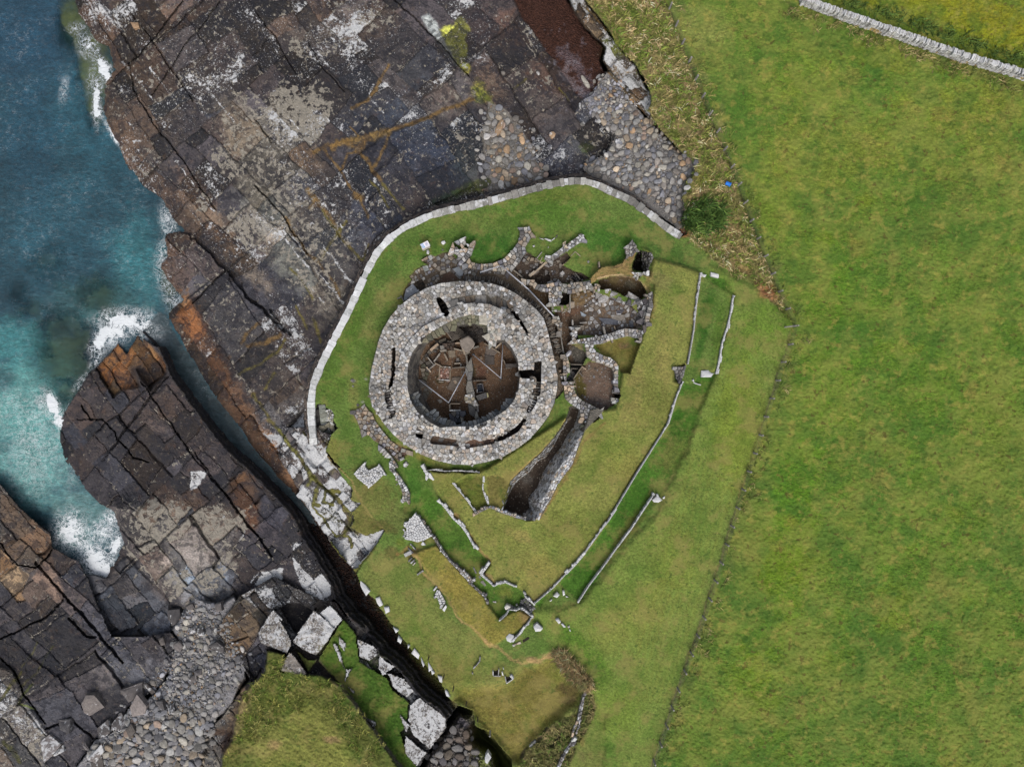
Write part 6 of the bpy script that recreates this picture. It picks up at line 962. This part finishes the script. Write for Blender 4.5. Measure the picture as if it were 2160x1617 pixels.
wallthing(P('u',1385,235,1440,190,1520,140,1560,160,1480,250,1400,330,1360,350), 7, .5, 'bluish slabs in the nook at the head of the dry ditch', pal=[(120,126,132),(140,144,146),(104,108,90)], drop=.2)
wallthing(P('m',330,790,398,788,385,840,365,885,340,850), 6, .9, 'square stone-lined recess in the mound edge', pal=DARKS+GREY[:3], el=1.3, ang=-70, minr=1.5)
pas = wallthing(P('w',1385,1130,1430,1085,1480,1110,1555,1190,1535,1240,1515,1290,1430,1230,1360,1230,1270,1210,1280,1175,1340,1180,1370,1190), 5, .1, 'dark stone-lined passage through the mound at its southern tip', pal=[(92,92,94),(112,112,112),(78,78,80),(134,132,130)], el=1.5, ang=38, minr=1.4)
revet('w', [1160,1335,1230,1270,1260,1215,1340,1225,1400,1200,1520,1295,1490,1350,1430,1420], 2.2, 'pale stone edging round the grassy platform south of the passage', z=.6, pal=WHITE)
revet('w', [1425,1420,1380,1490,1310,1560], 3.4, 'white stone edging running down to the lichened rock', z=.6, pal=WHITE, cc=-50)
HOLD = thing('stone_drain', P('w',200,600), 'broken line of slabs and a dark trench along the southern track', 'drain', z=-.1)
for x0, y0, x1, y1, w_ in ((70,600,150,560,8),(135,470,200,535,1.8),(108,515,172,575,1.8),(115,670,155,625,2.4),(140,690,185,650,3),(165,710,195,680,2.4),(215,820,285,768,3.4),(400,1000,440,955,3.4),(430,1030,450,990,3),(405,1080,440,1060,5)): s = stone(strip(P('w', x0, y0, x1, y1), w_), const(.3), h=0, depth=.6, gap=.05, pal=GREY+WHITE[:2], hv=.04, li=.3); build_stone('slab', s, HOLD)
wallthing(P('w',425,1030,470,1000,510,1070,540,1130,500,1195,470,1160), 7, .3, 'white slabs at the south end of the slab-lined trench', pal=WHITE, li=.5); slab_thing('slab', P('w',500,1215,540,1160,552,1185,525,1240), .35, .3, 'last white slab of the trench line', 'slab', WHITE, li=.5); slab_thing('slab', P('w',258,470,280,440,312,480,270,485), .5, .3, 'small white triangular stone below the white stone heap', 'stone', WHITE, li=.6)
# ================================================================== LOOSE BOULDERS ON THE GRASS
def boulder(pts, h, label, pal=WHITE, group=None, li=.55, cat='boulder', name='boulder', z=None, rnd=0):
    a = np.array(pts); c = a.mean(0); zz = float(Zat(c[0], c[1])) if z is None else z; s = stone(pts, const(zz+h), h=0, depth=h+.35, gap=.01, rnd=rnd, pal=pal, hv=0, tilt=.1, dome=h*.16, bev=.3, li=li); return tag(build_stone(name, s, None), label, cat, group)
for c, q, h, lab in (('w',(1538,1410,1580,1372,1645,1430,1620,1460,1560,1465),.7,'large white lichened boulder beside the path south of the mound'),('w',(1225,1530,1265,1490,1315,1510,1320,1550,1280,1590,1235,1570),.5,'knobbly white rock at the end of the stone edging'),('w',(1208,1190,1235,1160,1280,1175,1260,1215,1220,1220),.5,'pale boulder at the west mouth of the dark passage'),('w',(1335,1160,1355,1150,1362,1170,1340,1175),.3,'small pale stone beside the dark passage'),('l',(960,205,990,175,1010,195,990,218),.35,'white stone on the grass at the south end of the ditch, larger of two'),('l',(1030,165,1045,162,1052,195,1036,205),.35,'narrow white stone on the grass next to the larger one'),('l',(932,240,955,222,950,240,938,246),.2,'small white stone left of the pair at the ditch end'),('l',(1052,200,1080,212,1060,215),.15,'thin white stone sliver right of the pair at the ditch end'),('l',(978,385,1000,375,1020,400,1005,418),.4,'white angular boulder on the southern lawn'),('l',(1018,415,1035,412,1058,440,1040,442),.25,'long white stone beside the white angular boulder'),('l',(1070,435,1085,428,1088,445,1075,450),.15,'small tan stone on the southern lawn'),('l',(1080,455,1092,460,1095,475,1085,470),.15,'smallest white stone at the end of the southern group'),('k',(2083,460,2096,458,2104,475,2090,482),.4,'white boulder at the top of the outer bank'),('m',(205,1548,235,1522,262,1548,240,1562,215,1560),.35,'white triangular boulder at the head of the outer bank edge'),('m',(262,1535,278,1525,276,1540,268,1542),.15,'tiny white stone beside the triangular boulder'),
  ('m',(480,255,490,252,492,275,484,280),.3,'upright white slab at the north end of the mound edge'),('m',(490,262,514,268,505,282,492,278),.2,'flat grey stone beside the upright white slab'),('m',(538,252,586,264,583,286,538,274),.25,'white rectangular slab lying on the lawn in the north-east'),('m',(484,812,525,810,540,825,556,828,540,850,482,850),.3,'white slab at the lower end of the north-east ditch'),('m',(430,868,440,858,445,878),.2,'small white triangular stone near the ditch slab'),('m',(428,880,440,878,482,892,480,897),.2,'thin white slab on edge near the ditch slab'),('p',(728,335,745,310,790,302,808,335,775,368,745,360),.25,'round white stone with dark spots on the north-west lawn'),('p',(484,465,510,452,530,490,520,530,486,525),.3,'pale upright stone just south of the information panel'),('p',(736,445,765,440,778,470,745,475),.08,'grey flat stone set in the north-west lawn'),('q',(458,222,480,215,556,240,560,265,520,255),.25,'white oblong stone, middle of the crooked stone line on the north lawn'),('q',(388,212,402,215,450,232,448,240),.2,'thin white stone at the left of the crooked stone line'),('q',(562,242,605,210,612,218,570,250),.2,'thin white stone right of the oblong one'),('q',(618,208,640,170,652,175,632,212),.2,'outermost stone of the crooked stone line'),('q',(290,325,318,310,328,330,305,346),.2,'small cream stone on the lawn between the wall spurs'),('q',(508,340,520,334,526,352,512,360),.12,'smallest cream stone between the wall spurs'),('q',(1068,545,1090,530,1106,550,1085,575),.15,'grey stone set in the grassy hollow'),
  ('y',(1480,120,1540,130,1530,180,1515,195),.2,'x'),('r',(260,808,290,800,298,830,265,838),.4,'square yellow-brown stone at the east foot of the broch'),('r',(275,855,320,850,318,885,280,880),.3,'tan stone below the square one at the east foot of the broch'),('r',(282,895,318,890,322,940,295,945),.3,'longest tan stone at the east foot of the broch'),('t',(692,860,740,830,768,860,700,892),.2,'pale slab at the end of the south-west paving'),('t',(742,930,780,890,820,935,790,980,750,970),.2,'round grey slab on the grass below the south-west paving')):
    if lab != 'x': boulder(P(c, *q), h, lab, pal=WHITE if ('white' in lab or 'pale' in lab or 'cream' in lab) else TAN if ('tan' in lab or 'yellow' in lab) else GREY[:5], li=.6 if 'white' in lab else .2, cat='stone' if h < .3 else 'boulder')
for i_, (c, q) in enumerate([('t',(75,90,100,68,124,95,95,120)),('w',(848,735,862,730,895,800,880,808)),('w',(910,832,930,828,944,858,925,862)),('w',(932,898,965,880,1002,935,985,950)),('w',(1070,1120,1112,1118,1116,1138,1080,1132)),('t',(640,1225,675,1200,680,1210,648,1235))]):
    slab_thing('flat_stone', P(c, *q), float(Zat(*P(c, *q)[0]))+.06, .2, ['grey flat stone north-west of the south-west paving', 'long stepping stone in the floor of the western ditch', 'small stepping stone between two larger ones in the ditch', 'darkest stepping stone in the floor of the western ditch', 'pale flat stone near the passage mouth', 'thin pale stone poking from the narrow southern wall'][i_], 'stone', GREY[:5])
for x, y, r_0 in ((743,802,5),(744,814,2.5)): boulder([(x-r_0, y), (x, y-r_0*.8), (x+r_0, y), (x+r_0*.3, y+r_0)], .12, 'grey stone on the western lawn, the larger of two' if r_0 > 4 else 'smaller grey stone on the western lawn', pal=GREY[:3], li=.1, cat='stone')
pal_w = WHITE
for i_, q in enumerate([(755,1218,772,1232,786,1252,770,1262,757,1240),(790,1258,802,1256,808,1275,798,1284),(806,1278,820,1276,822,1292,810,1300),(842,1340,850,1352,846,1362,838,1350),(868,1360,890,1384,884,1394,866,1376),(884,1382,900,1404,892,1410),(900,1392,912,1412,904,1420),(920,1424,934,1426,936,1440,924,1440),(935,1450,946,1456,948,1472,940,1470),(830,1318,842,1330,834,1338),(858,1356,866,1362,862,1372),(905,1404,918,1418,910,1426)]):
    qc = np.array(q, float).reshape(-1, 2); qm = qc.mean(0); qn = qm+(qc-qm)*.68+RS.normal(0, 1.3, qc.shape); qn = np.concatenate([qn, [qn[-1]*.5+qn[0]*.5+RS.normal(0, 1.5, 2)]])
    boulder([tuple(v_) for v_ in qn], .25, 'white lichened rock perched on the cliff edge, '+['biggest block nearest the lichened slabs','rounded one right after the big block','small one third along the edge','small one fourth along the edge halfway','long one beside the first dark stake','thin one just past the long one','one before the second stake','one between the second and third stakes','last one by the third stake','slim one between third and fourth','slim one beside the long one','one just ahead of the second stake'][i_], group='white rocks along the cliff edge', li=.7, z=.0)
for c, q, lab in (('y',(1670,1370,1710,1315,1755,1390,1700,1465,1670,1430),'white cracked rock in the gully at the bottom of the cliff'),('c',(820,138,872,142,876,172,840,178),'small tan slab lying on the rock platform near the sea')): boulder(P(c, *q), .4, lab, li=.7 if 'white' in lab else 0, pal=WHITE if 'white' in lab else [(160,132,104)])
cis = thing('stone_cist', P('y',1820,240), 'small stone cist of thin slabs on the southern lawn', 'cist'); zq = float(Zat(1045, 1418))
for a_, b_, w_ in (((1778,220),(1780,280),1.6),((1858,195),(1850,280),1.8),((1780,288),(1885,290),1.6)): bar('slab', *P('y', *a_, *b_), w_, zq+.35, .6, cis, WHITE+GREY[:2])
s = stone(P('y',1790,215,1850,205,1845,275,1788,280), const(zq+.03), h=0, depth=.2, gap=.01, pal=[(58,52,38)], hv=0, li=0); build_stone('hollow', s, cis); bar('stone', *P('y',1900,235,1912,280), 2.4, zq+.3, .4, cis, WHITE); bar('stone', *P('y',1912,175,1922,200), 1.4, zq+.3, .4, cis, WHITE)
cis2 = thing('stone_cist', P('y',2000,330), 'second cist, triangular, with a big white end stone', 'cist')
for a_, b_, w_ in (((1940,290),(1958,385),1.8),((1955,388),(2050,330),1.6)): bar('slab', *P('y', *a_, *b_), w_, zq+.3, .6, cis2, WHITE+GREY[:2])
s = stone(P('y',2000,290,2030,275,2060,322,2040,335), const(zq+.4), h=0, depth=.5, gap=.01, pal=WHITE, hv=0, li=.5); build_stone('end_stone', s, cis2); s = stone(P('y',1945,295,2000,290,2035,330,1962,378), const(zq+.03), h=0, depth=.2, gap=.01, pal=[(66,58,44)], hv=0, li=0); build_stone('hollow', s, cis2)
ln = thing('stone_line', P('y',1560,110), 'broken line of thin white slabs near the cists', 'stones')
for x0, y0, x1, y1, w_ in ((1605,30,1600,90,2.4),(1598,95,1550,150,1.6),(1545,155,1515,190,2),(1498,240,1508,262,2)): bar('slab', *P('y', x0, y0, x1, y1), w_, zq+.3, .5, ln, WHITE)
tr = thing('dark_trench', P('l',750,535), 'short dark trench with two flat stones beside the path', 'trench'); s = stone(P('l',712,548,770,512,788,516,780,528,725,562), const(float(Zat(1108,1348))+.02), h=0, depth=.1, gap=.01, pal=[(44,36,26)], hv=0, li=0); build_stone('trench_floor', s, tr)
for q in ((650,575,680,562,688,572,655,590),(684,562,712,550,718,566,690,574)): s = stone(P('l', *q), const(float(Zat(1090,1358))+.15), h=0, depth=.3, gap=.01, pal=TAN, hv=0); build_stone('flat_stone', s, tr)
wallthing(strip(P('A',638,868,620,960,600,1040,580,1160), [3,6,8,6]), 4, .35, 'grey slabby wall face in the bank at the southern corner', pal=[(148,144,142),(166,164,162),(130,126,124)], el=2.2, ang=-70, minr=1.0)
wallthing(strip(P('A',560,1170,530,1240,512,1300), [5,5,3]), 3.6, .2, 'left fork of the southern wall face', pal=GREY, el=1.8, ang=-65, minr=1.0); wallthing(strip(P('A',595,1150,575,1220,555,1270), 3), 3, .2, 'right fork of the southern wall face', pal=GREY, el=1.8, ang=-65, minr=1.0); wallthing(strip(P('A',525,1340,490,1400,440,1480,400,1560,370,1640), [3,7,7,7,6]), 5, .15, 'white and grey wall along the bank at the bottom of the view', pal=WHITE+DARKS, el=1.7, ang=-58, minr=1.2, li=.4)
wallthing(strip(P('A',425,1135,500,1060,560,1020), [4,9,4]), 4.4, -.35, 'dark layered rock below the grey wall face', pal=[(96,88,84),(112,102,96),(76,70,68)], el=3, ang=-42, minr=1.0, li=.05); wallthing(P('A',88,1392,118,1362,132,1380,100,1402), 5, -.2, 'white slab under the bank in the southern corner', pal=WHITE)
# ================================================================== BEACH COBBLES
peb = []
def beach(c, pts, size, gap=.55, **kw): return stones(P(c, *pts), size, Zat, gap=gap, rnd=1, h=.16, depth=.3, bev=.34, dome=.06, tilt=.1, hv=.05, li=.04, pal=kw.pop('pal', PEB), edge=False, **kw)
peb += scatter(P('e',100,720,180,700,240,760,300,830,330,880,375,940,390,1010,440,1090,440,1120,330,1170,70,1205,110,1150,60,1060,70,900,60,850), 9.5, 3200, .35, 1.7, stray=22, pal=PEB)
peb += scatter(P('e',730,640,800,500,900,500,1000,650,960,720,880,760,800,740), 5, 2600, .4, 1.8, 1.8, stray=14, pal=PEB+[(170,170,182),(186,184,190)])
peb += scatter(P('e',780,720,960,690,1060,720,1150,820,1250,930,1330,990,1380,1020,1380,1090,1320,1180,1310,1250,1340,1320,1330,1390,1280,1420,1150,1260,1000,1180,860,1140,700,1090,690,1040,830,980,880,900,890,840,820,790), 7.8, 11000, .28, 1.9, 2.8, stray=12, pal=PEB)
for q in [(120,840,165,750,195,760,160,860),(470,840,500,825,520,850,490,880),(385,915,410,910,420,940,395,945),(460,915,490,910,495,940,470,945),(660,650,675,645,680,685,665,685),(665,780,690,760,705,790,680,798),(165,450,185,445,200,460,185,475),(390,450,410,445,418,470,400,475),(360,805,385,805,390,830,365,832),(705,1010,720,1005,728,1030,712,1035),(885,880,930,870,945,905,910,925),(980,800,1010,795,1025,830,990,850),(930,715,980,715,985,755,940,765),(670,480,690,470,740,545,715,560),(820,960,850,965,850,995,825,990),(170,120,180,122,178,134,168,132)]:
    s = stone(P('e', *q), Zat, h=.35, depth=.5, gap=.01, rnd=1, pal=PEB, bev=.25, dome=.06, li=.2); peb.append(s)
peb += scatter(P('h',930,830,1000,800,1100,830,1130,900,1090,960,1110,1030,1200,1050,1240,1080,1190,1170,1130,1250,1060,1330,1050,1420,1010,1480,1000,1620,520,1620,470,1560,560,1470,620,1400,640,1330,720,1240,800,1190,870,1080,910,990,890,930), 7.4, 12000, .24, 1.9, 3.4, stray=22, pal=[q_ for q_ in PEB if q_[0]-q_[2] < 30])
peb += scatter(P('h',640,1420,800,1380,1000,1400,1050,1440,1020,1500,1000,1640,480,1640,500,1560), 10.5, 6000, .28, 1.9, 2.6, stray=30, pal=[q_ for q_ in PEB if q_[0]-q_[2] < 40]+TAN[:3])
finep = scatter(P('h',880,860,1010,800,1130,850,1200,1060,1130,1200,1040,1340,900,1360,760,1260,780,1180,860,1080,900,980), 3.6, 5200, .5, 1.6, 1.5, stray=12, pal=PEB+[(164,166,172),(180,180,182)])
for q in [(840,830,900,825,915,880,870,905,845,870),(870,1000,900,985,920,1010,905,1040,880,1030),(1050,1010,1100,980,1130,1010,1120,1050,1060,1040),(950,1360-190,985,1150,990,1180,960,1200),(605,1230,710,1195,715,1260,650,1290),(720,1200,740,1195,780,1240,765,1260),(410,1300,440,1250,480,1250,520,1320,440,1370,415,1350),(650,1320,690,1250,740,1310,730,1350,660,1370),(200,1490,240,1460,300,1510,270,1550,230,1590),(260,1560,310,1510,320,1540,280,1560),(420,1500,440,1480,450,1540,410,1570),(440,1580,510,1500,520,1540,480,1600),(560,1400,600,1350,640,1400,620,1440,560,1430),(480,1430,540,1380,560,1440,500,1490),(950,920,980,915,985,940,955,950),(985,925,1020,915,1030,950,995,960),(800,970,820,965,828,1005,808,1010),(1080,800,1110,790,1120,830,1085,840),(935,805,965,795,975,820,945,828),(975,1135,1015,1128,1012,1155,980,1158),(840,1320,870,1300,885,1335,855,1350),(780,1290,820,1280,830,1330,795,1335),(630,1430,660,1400,680,1440,650,1480),(450,1600,510,1560,520,1620,470,1640),(280,1390,350,1380,360,1440,300,1430)]:
    s = stone(P('h', *q), Zat, h=.55, depth=.8, gap=.01, pal=[(108,102,100),(98,94,94),(118,110,104),(124,116,112)], bev=.3, tilt=.22, dome=.08, li=.24); peb.append(s)
peb = [s for s in peb if s is not None]; peb.sort(key=lambda s: -s['a'])
LMK = {'cove': [((440,1270),'where the pale rock meets the cove'),((330,1330),'at the mouth of the cove'),((430,1400),'in the middle of the cove'),((300,1500),'at the rocky west side of the cove'),((400,1560),'at the bottom of the cove'),((120,1580),'on the rock shelf in the far corner'),((480,1440),'under the knoll cliff')],
 'beach': [((1050,240),'at the top of the western shingle patch'),((1060,330),'in the middle of the western shingle patch'),((1110,380),'by the sea wall on the western shingle patch'),((1280,230),'below the seaweed inlet'),((1300,310),'in the middle of the eastern shingle'),((1400,340),'at the grassy east edge of the shingle'),((1260,375),'by the bend of the sea wall'),((1400,430),'beside the end of the sea wall'),((1180,260),'on the bare rock between the shingle patches')]}
for n_, s in enumerate(peb[:300]):
    x, y = s['p']; nm = 'cove' if y > 1000 else 'beach'; loc_ = min(LMK[nm], key=lambda q: (q[0][0]-x)**2+(q[0][1]-y)**2)[1]; r_, g_, b__ = s['c']
    size_ = 'big' if s['a'] > 9 else 'middling' if s['a'] > 6 else 'smaller'; cl_ = 'orange-tan' if r_-b__ > 55 else 'tan' if r_-b__ > 28 else 'pale grey' if r_ > 165 else 'bluish grey' if b__ >= r_-2 else 'dark grey' if r_ < 132 else 'mid-grey'
    tag(build_stone('beach_stone', s, None), f'{size_} {cl_} stone {loc_}', 'stone', f'{size_} {cl_} stones {loc_}')
tag(join_stones('pebbles', peb[300:]+finep, None), 'smaller grey and tan pebbles covering the beaches', 'pebbles')
# ================================================================== FENCE, FIELD WALL, PANEL, SMALL THINGS
def fence(pts, step, label, ht=1.15, mat='post', r=.05, nw=5):
    a = np.array(pts, float); sl_ = np.hypot(*(a[1:]-a[:-1]).T); cm = np.concatenate([[0], np.cumsum(sl_)]); ts = np.arange(0, cm[-1], step); f_ = thing('wire_fence', [pts[0]], label, 'fence'); top = []
    for t_ in ts:
        p, n_ = along(t_, a, cm); z_ = float(Zat(*p)); x, y, _ = wx(p[0], p[1], z_); lx, ly = RS.normal(0, .03, 2); solid('post', [boxm(x, y, z_-.1, z_+ht, r*2, r*2, RS.rand(), .9)], mat, f_); top.append((x, y, z_))
    for k in range(nw):
        hz = ht*(.12+.82*k/(nw-1)); solid('wire', [tube((a_[0], a_[1], a_[2]+hz), (b_[0], b_[1], b_[2]+hz), .007, 4) for a_, b_ in zip(top[:-1], top[1:])], 'wire', f_)
    net = []
    for a_, b_ in zip(top[:-1], top[1:]):
        for k in range(9): q = Vector(a_).lerp(Vector(b_), (k+.5)/9); net.append(tube((q.x, q.y, q.z+.1), (q.x, q.y, q.z+.95), .004, 3))
    tag(solid('netting', net, 'wire', f_), kind='stuff'); return f_
FEN = [(1398,-60),(1406,0),(1424,53),(1437,90),(1454,134),(1467,170),(1484,214),(1501,254),(1518,294),(1534,334),(1562,405),(1586,480),(1615,550),(1634,595),(1652,640),(1675,688),(1664,725),(1645,773),(1634,814),(1619,855),(1600,921),(1582,977),(1556,1059),(1500,1247),(1478,1311),(1450,1392),(1425,1458),(1400,1539),(1380,1594),(1360,1660)]
fence(FEN, 40, 'long post and wire fence between the monument and the open field', r=.08)
st_ = Vector(wx(1672, 688, .4)); en_ = Vector(wx(1655, 690, .4)); tag(solid('fence_strut', [tube(st_+Vector((0,0,1.0)), en_, .07)], 'post'), 'slanting wooden strut bracing the corner post of the fence', 'strut')
for i_, (x, y) in enumerate(((905,1384),(937,1422),(957,1448),(984,1480),(1008,1512))): p = wx(x, y, .0); tag(solid('stake', [boxm(p[0], p[1], -.1, 1.0, .10, .10, .3, .8)], 'darkpost'), ['first','second','third','fourth','fifth'][i_]+' dark stake along the cliff top, counted from the open chasm end', 'post', 'dark stakes along the cliff top')
p = wx(1034, 1541, -.2); tag(solid('stake', [boxm(p[0], p[1], -.3, .9, .14, .12, .3, .9)], 'post'), 'pale grey stake at the head of the gully', 'post')
fw = thing('field_wall', [(1900,75)], 'whitewashed-looking drystone field wall with upright coping stones across the corner', 'wall')
UP = [(1700,-12),(1727,0),(1821,33),(1934,72),(2040,110),(2160,144),(2240,172)]; LO = [(1630,-12),(1660,0),(1817,53),(1934,95),(2040,129),(2160,163),(2240,190)]
ua = np.array(UP, float); cmu = np.concatenate([[0], np.cumsum(np.hypot(*(ua[1:]-ua[:-1]).T))]); t = 0.; cs = []
while t < cmu[-1]-3:
    L_ = RS.uniform(2.6, 4.6); (p0, n0), (p1, n1) = along(t, ua, cmu), along(min(t+L_, cmu[-1]), ua, cmu); w_ = RS.uniform(9.5, 13); o_ = RS.normal(0, 1.0)
    s = stone([tuple(p0+n0*o_), tuple(p1+n1*o_), tuple(p1+n1*w_), tuple(p0+n0*w_)], const(1.75), h=0, depth=.6, gap=.25, pal=WHITE+[(186,184,176),(198,196,186)], hv=.08, tilt=.1, li=.4)
    if s: cs.append(s)
    t += L_
lay(cs, fw, 'coping_stone', 'small_coping', minr=1.0)
MID = [tuple(p+along(t_, ua, cmu)[1]*9) for t_ in np.linspace(0, cmu[-1], 12) for p in [along(t_, ua, cmu)[0]]]
zfw = lambda x, y: 1.55-1.2*min(1, max(0, (pdist(np.array([x]), np.array([y]), MID, False)[0])/11.))
lay(stones(MID+LO[::-1], 4.2, zfw, el=1.8, ang=20, h=0, depth=.8, gap=.3, pal=WHITE+[(204,196,178),(186,180,168),(200,172,110)], hv=.05, tilt=.15, li=.35, drape=True), fw, minr=1.2, limit=220)
# information panel
ip = thing('information_panel', P('p',460,380), 'low information panel with a pale board and blue left part on the north-west lawn', 'panel')
q = P('p',372,368,500,303,548,388,420,440); zt_ = [1.0,1.05,.85,.8]; zt_ = [float(Zat(895,517))+z for z in (.95,.95,.62,.62)]
V4 = [wx(x, y, z) for (x, y), z in zip(q, zt_)]
def prism(v4, th): v = np.array(list(v4)+[(x, y, z-th) for x, y, z in v4]); return v, [(0,3,2,1),(4,5,6,7),(0,1,5,4),(1,2,6,5),(2,3,7,6),(3,0,4,7)]
def inset(u0, u1, w0, w1, lift): 
    f_ = lambda u_, w_: Vector(V4[0])*(1-u_)*(1-w_)+Vector(V4[1])*u_*(1-w_)+Vector(V4[2])*u_*w_+Vector(V4[3])*(1-u_)*w_
    return [tuple(f_(a_, b_)+Vector((0, 0, lift))) for a_, b_ in ((u0,w0),(u1,w0),(u1,w1),(u0,w1))]
solid('board', [prism(V4, .06)], 'panel', ip); solid('blue_section', [prism(inset(.03,.36,.05,.95,.012), .01)], 'panelblue', ip); solid('printed_plan', [prism(inset(.52,.86,.2,.72,.012), .01)], 'print', ip)
for k in range(5): solid('text_line', [prism(inset(.07,.07+[.2,.24,.22,.24,.14][k],.14+.15*k,.19+.15*k,.016), .003)], 'panel', ip)
for k in range(2): solid('text_line', [prism(inset(.44,.93,.80+.08*k,.835+.08*k,.016), .003)], 'print', ip)
fb = [wx(x, y, z) for (x, y), z in zip(P('p',425,440,545,390,550,402,420,455), (.5,.5,.2,.2))]; v = np.array(V4); base = (v[2]+v[3])/2; solid('plinth', [boxm(v[:,0].mean(), v[:,1].mean()-.18, float(Zat(895,517))-.1, float(Zat(895,517))+.6, .85, .3, math.radians(24))], 'panelframe', ip)
bl = wx(1534, 389, .1); tag(solid('plastic_tub', [tube((bl[0]-.22, bl[1]+.1, .35), (bl[0]+.22, bl[1]-.12, .42), .2, 12), tube((bl[0]+.2, bl[1]-.11, .42), (bl[0]+.27, bl[1]-.15, .43), .23, 12)], 'bluetub'), 'bright blue plastic drum lying in rough grass by the fence', 'drum')
gul = scatter(P('y',1180,900,1300,1050,1480,1020,1500,1250,1640,1480,1000,1506,900,1400,1060,1100), 9, 1500, .35, 2.0, 1.6, pal=BRN+DARKS); gul_t = thing('fallen_rocks', P('y',1250,1250), 'jumble of fallen brown and grey rocks in the gully at the head of the chasm', 'rocks'); lay(gul, gul_t, 'rock', 'rubble', minr=2.5)
# ================================================================== TUSSOCKS, NETTLES AND WEEDS (real blades)
def tufts(n, test, hgt, wid, cols, blades=9, seed=1, label=None, name='weeds'):
    r = np.random.RandomState(seed); C = []
    while len(C) < n:
        x, y = test(r)
        C.append((x, y))
    cols = [tuple(min(235, x*1.22+8) for x in q) for q in cols]; C = np.array(C); Z_ = Zat(C[:, 0], C[:, 1]); kq = (H-Z_)/H*.05; X = (C[:, 0]-1080)*kq; Y = (808.5-C[:, 1])*kq; m_ = n*blades; i = np.repeat(np.arange(n), blades)
    an = r.uniform(0, 6.28, m_); ln_ = hgt*r.uniform(.5, 1.3, m_); lean = r.uniform(.9, 1.8, m_); bx = X[i]+r.normal(0, wid*.5, m_); by = Y[i]+r.normal(0, wid*.5, m_); z0 = Z_[i]-.03; w_ = r.uniform(.02, .05, m_)
    px, py = -np.sin(an)*w_, np.cos(an)*w_; dx, dy = np.cos(an)*ln_*lean, np.sin(an)*ln_*lean
    v = np.stack([np.stack([bx-px, by-py, z0], 1), np.stack([bx+px, by+py, z0], 1), np.stack([bx+dx*.45+px*.8, by+dy*.45+py*.8, z0+ln_*.42], 1), np.stack([bx+dx, by+dy, z0+ln_*.46], 1)], 1).reshape(-1, 3)
    cc = np.array(cols, float)[r.randint(0, len(cols), n)][i]*np.exp(r.normal(0, .12, m_))[:, None]; c = v.mean(0); c[2] = v[:, 2].min()
    o = obj(name, mesh(name, v-c, np.arange(4*m_), np.full(m_, 4), MAT['blade'], dict(Col=np.repeat(alb(np.clip(cc, 10, 230)), 4, 0))), None, c); return tag(o, label, 'plants', None, 'stuff')
b_ = M('grass_blades', .9, .1); b_.col(b_.attr('Col')); MAT['blade'] = b_.m
def in_poly(pts): 
    a = np.array(pts); lo_, hi_ = a.min(0), a.max(0)
    def f_(r):
        while True:
            x, y = r.uniform(lo_[0], hi_[0]), r.uniform(lo_[1], hi_[1])
            if pin(np.array([x]), np.array([y]), pts)[0]: return x, y
    return f_
def by_line(pts, off, wd):
    a = np.array(pts, float); cm = np.concatenate([[0], np.cumsum(np.hypot(*(a[1:]-a[:-1]).T))])
    def f_(r): p, n_ = along(r.uniform(0, cm[-1]), a, cm); q = p-n_*(off+r.normal(0, wd)) ; return q[0], q[1]
    return f_
DRYG = [(176,152,112),(150,134,90),(120,124,62),(190,166,126),(112,120,58)]
tufts(1150, in_poly(STRIP), .4, .3, DRYG+[(104,118,50),(96,116,50),(88,108,44)], seed=11, label='dry tussocky grass on the bank north of the mound')
tufts(200, by_line(FEN, 16, 9), .35, .3, [(86,100,48),(120,116,66),(150,136,94),(100,112,52),(78,92,44)], seed=12, label='rank weeds along the field side of the fence')
tufts(260, in_poly([(1450,440),(1480,420),(1530,440),(1520,480),(1470,490),(1440,470)]), .6, .35, [(70,98,44),(88,112,52),(60,84,40)], seed=13, label='dark green nettle patch beyond the end of the sea wall', name='nettles')
tufts(150, in_poly(P('A',320,460,380,400,470,480,560,560,650,640,720,760,720,840,640,860,580,760,480,700,400,590)), .5, .3, [(186,158,118),(170,144,106),(150,134,96),(120,120,76)], seed=14, label='straw-coloured long grass on the southern bank')
tufts(120, in_poly(P('A',640,870,720,880,750,1000,720,1120,650,1240,560,1400,470,1617,0,1617,100,1400,200,1280,320,1180,440,1110,560,1050)), .4, .3, [(110,112,62),(140,130,86),(88,106,48),(126,118,74)], seed=15, label='rough grass growing among the southern bank stones')
tufts(260, in_poly(P('j',480,870,580,780,620,680,740,660,700,770,900,810,1000,810,1150,890,1250,1010,1400,1230,1500,1380,1330,1500,1200,1330,1080,1100,950,1040,860,1050,620,1180,480,1400,260,1460,340,1290,390,1020)), .38, .3, [(104,112,52),(140,136,78),(90,106,44),(124,122,62)], seed=16, label='long grass round the rim of the knoll')
tufts(170, by_line([(1700,-20),(1821,25),(1934,62),(2040,100),(2200,150)], 12, 8), .4, .3, [(70,92,42),(88,106,48),(60,80,38)], seed=17, label='dark weeds along the far side of the field wall'); tufts(160, by_line([(1660,10),(1817,62),(1934,104),(2040,138),(2200,190)], -12, 7), .35, .3, [(112,108,62),(90,100,48),(136,124,84)], seed=18, label='rough grass along the near side of the field wall')
settle()
print('done', round(time.time()-T0, 1), len(COLL.objects))
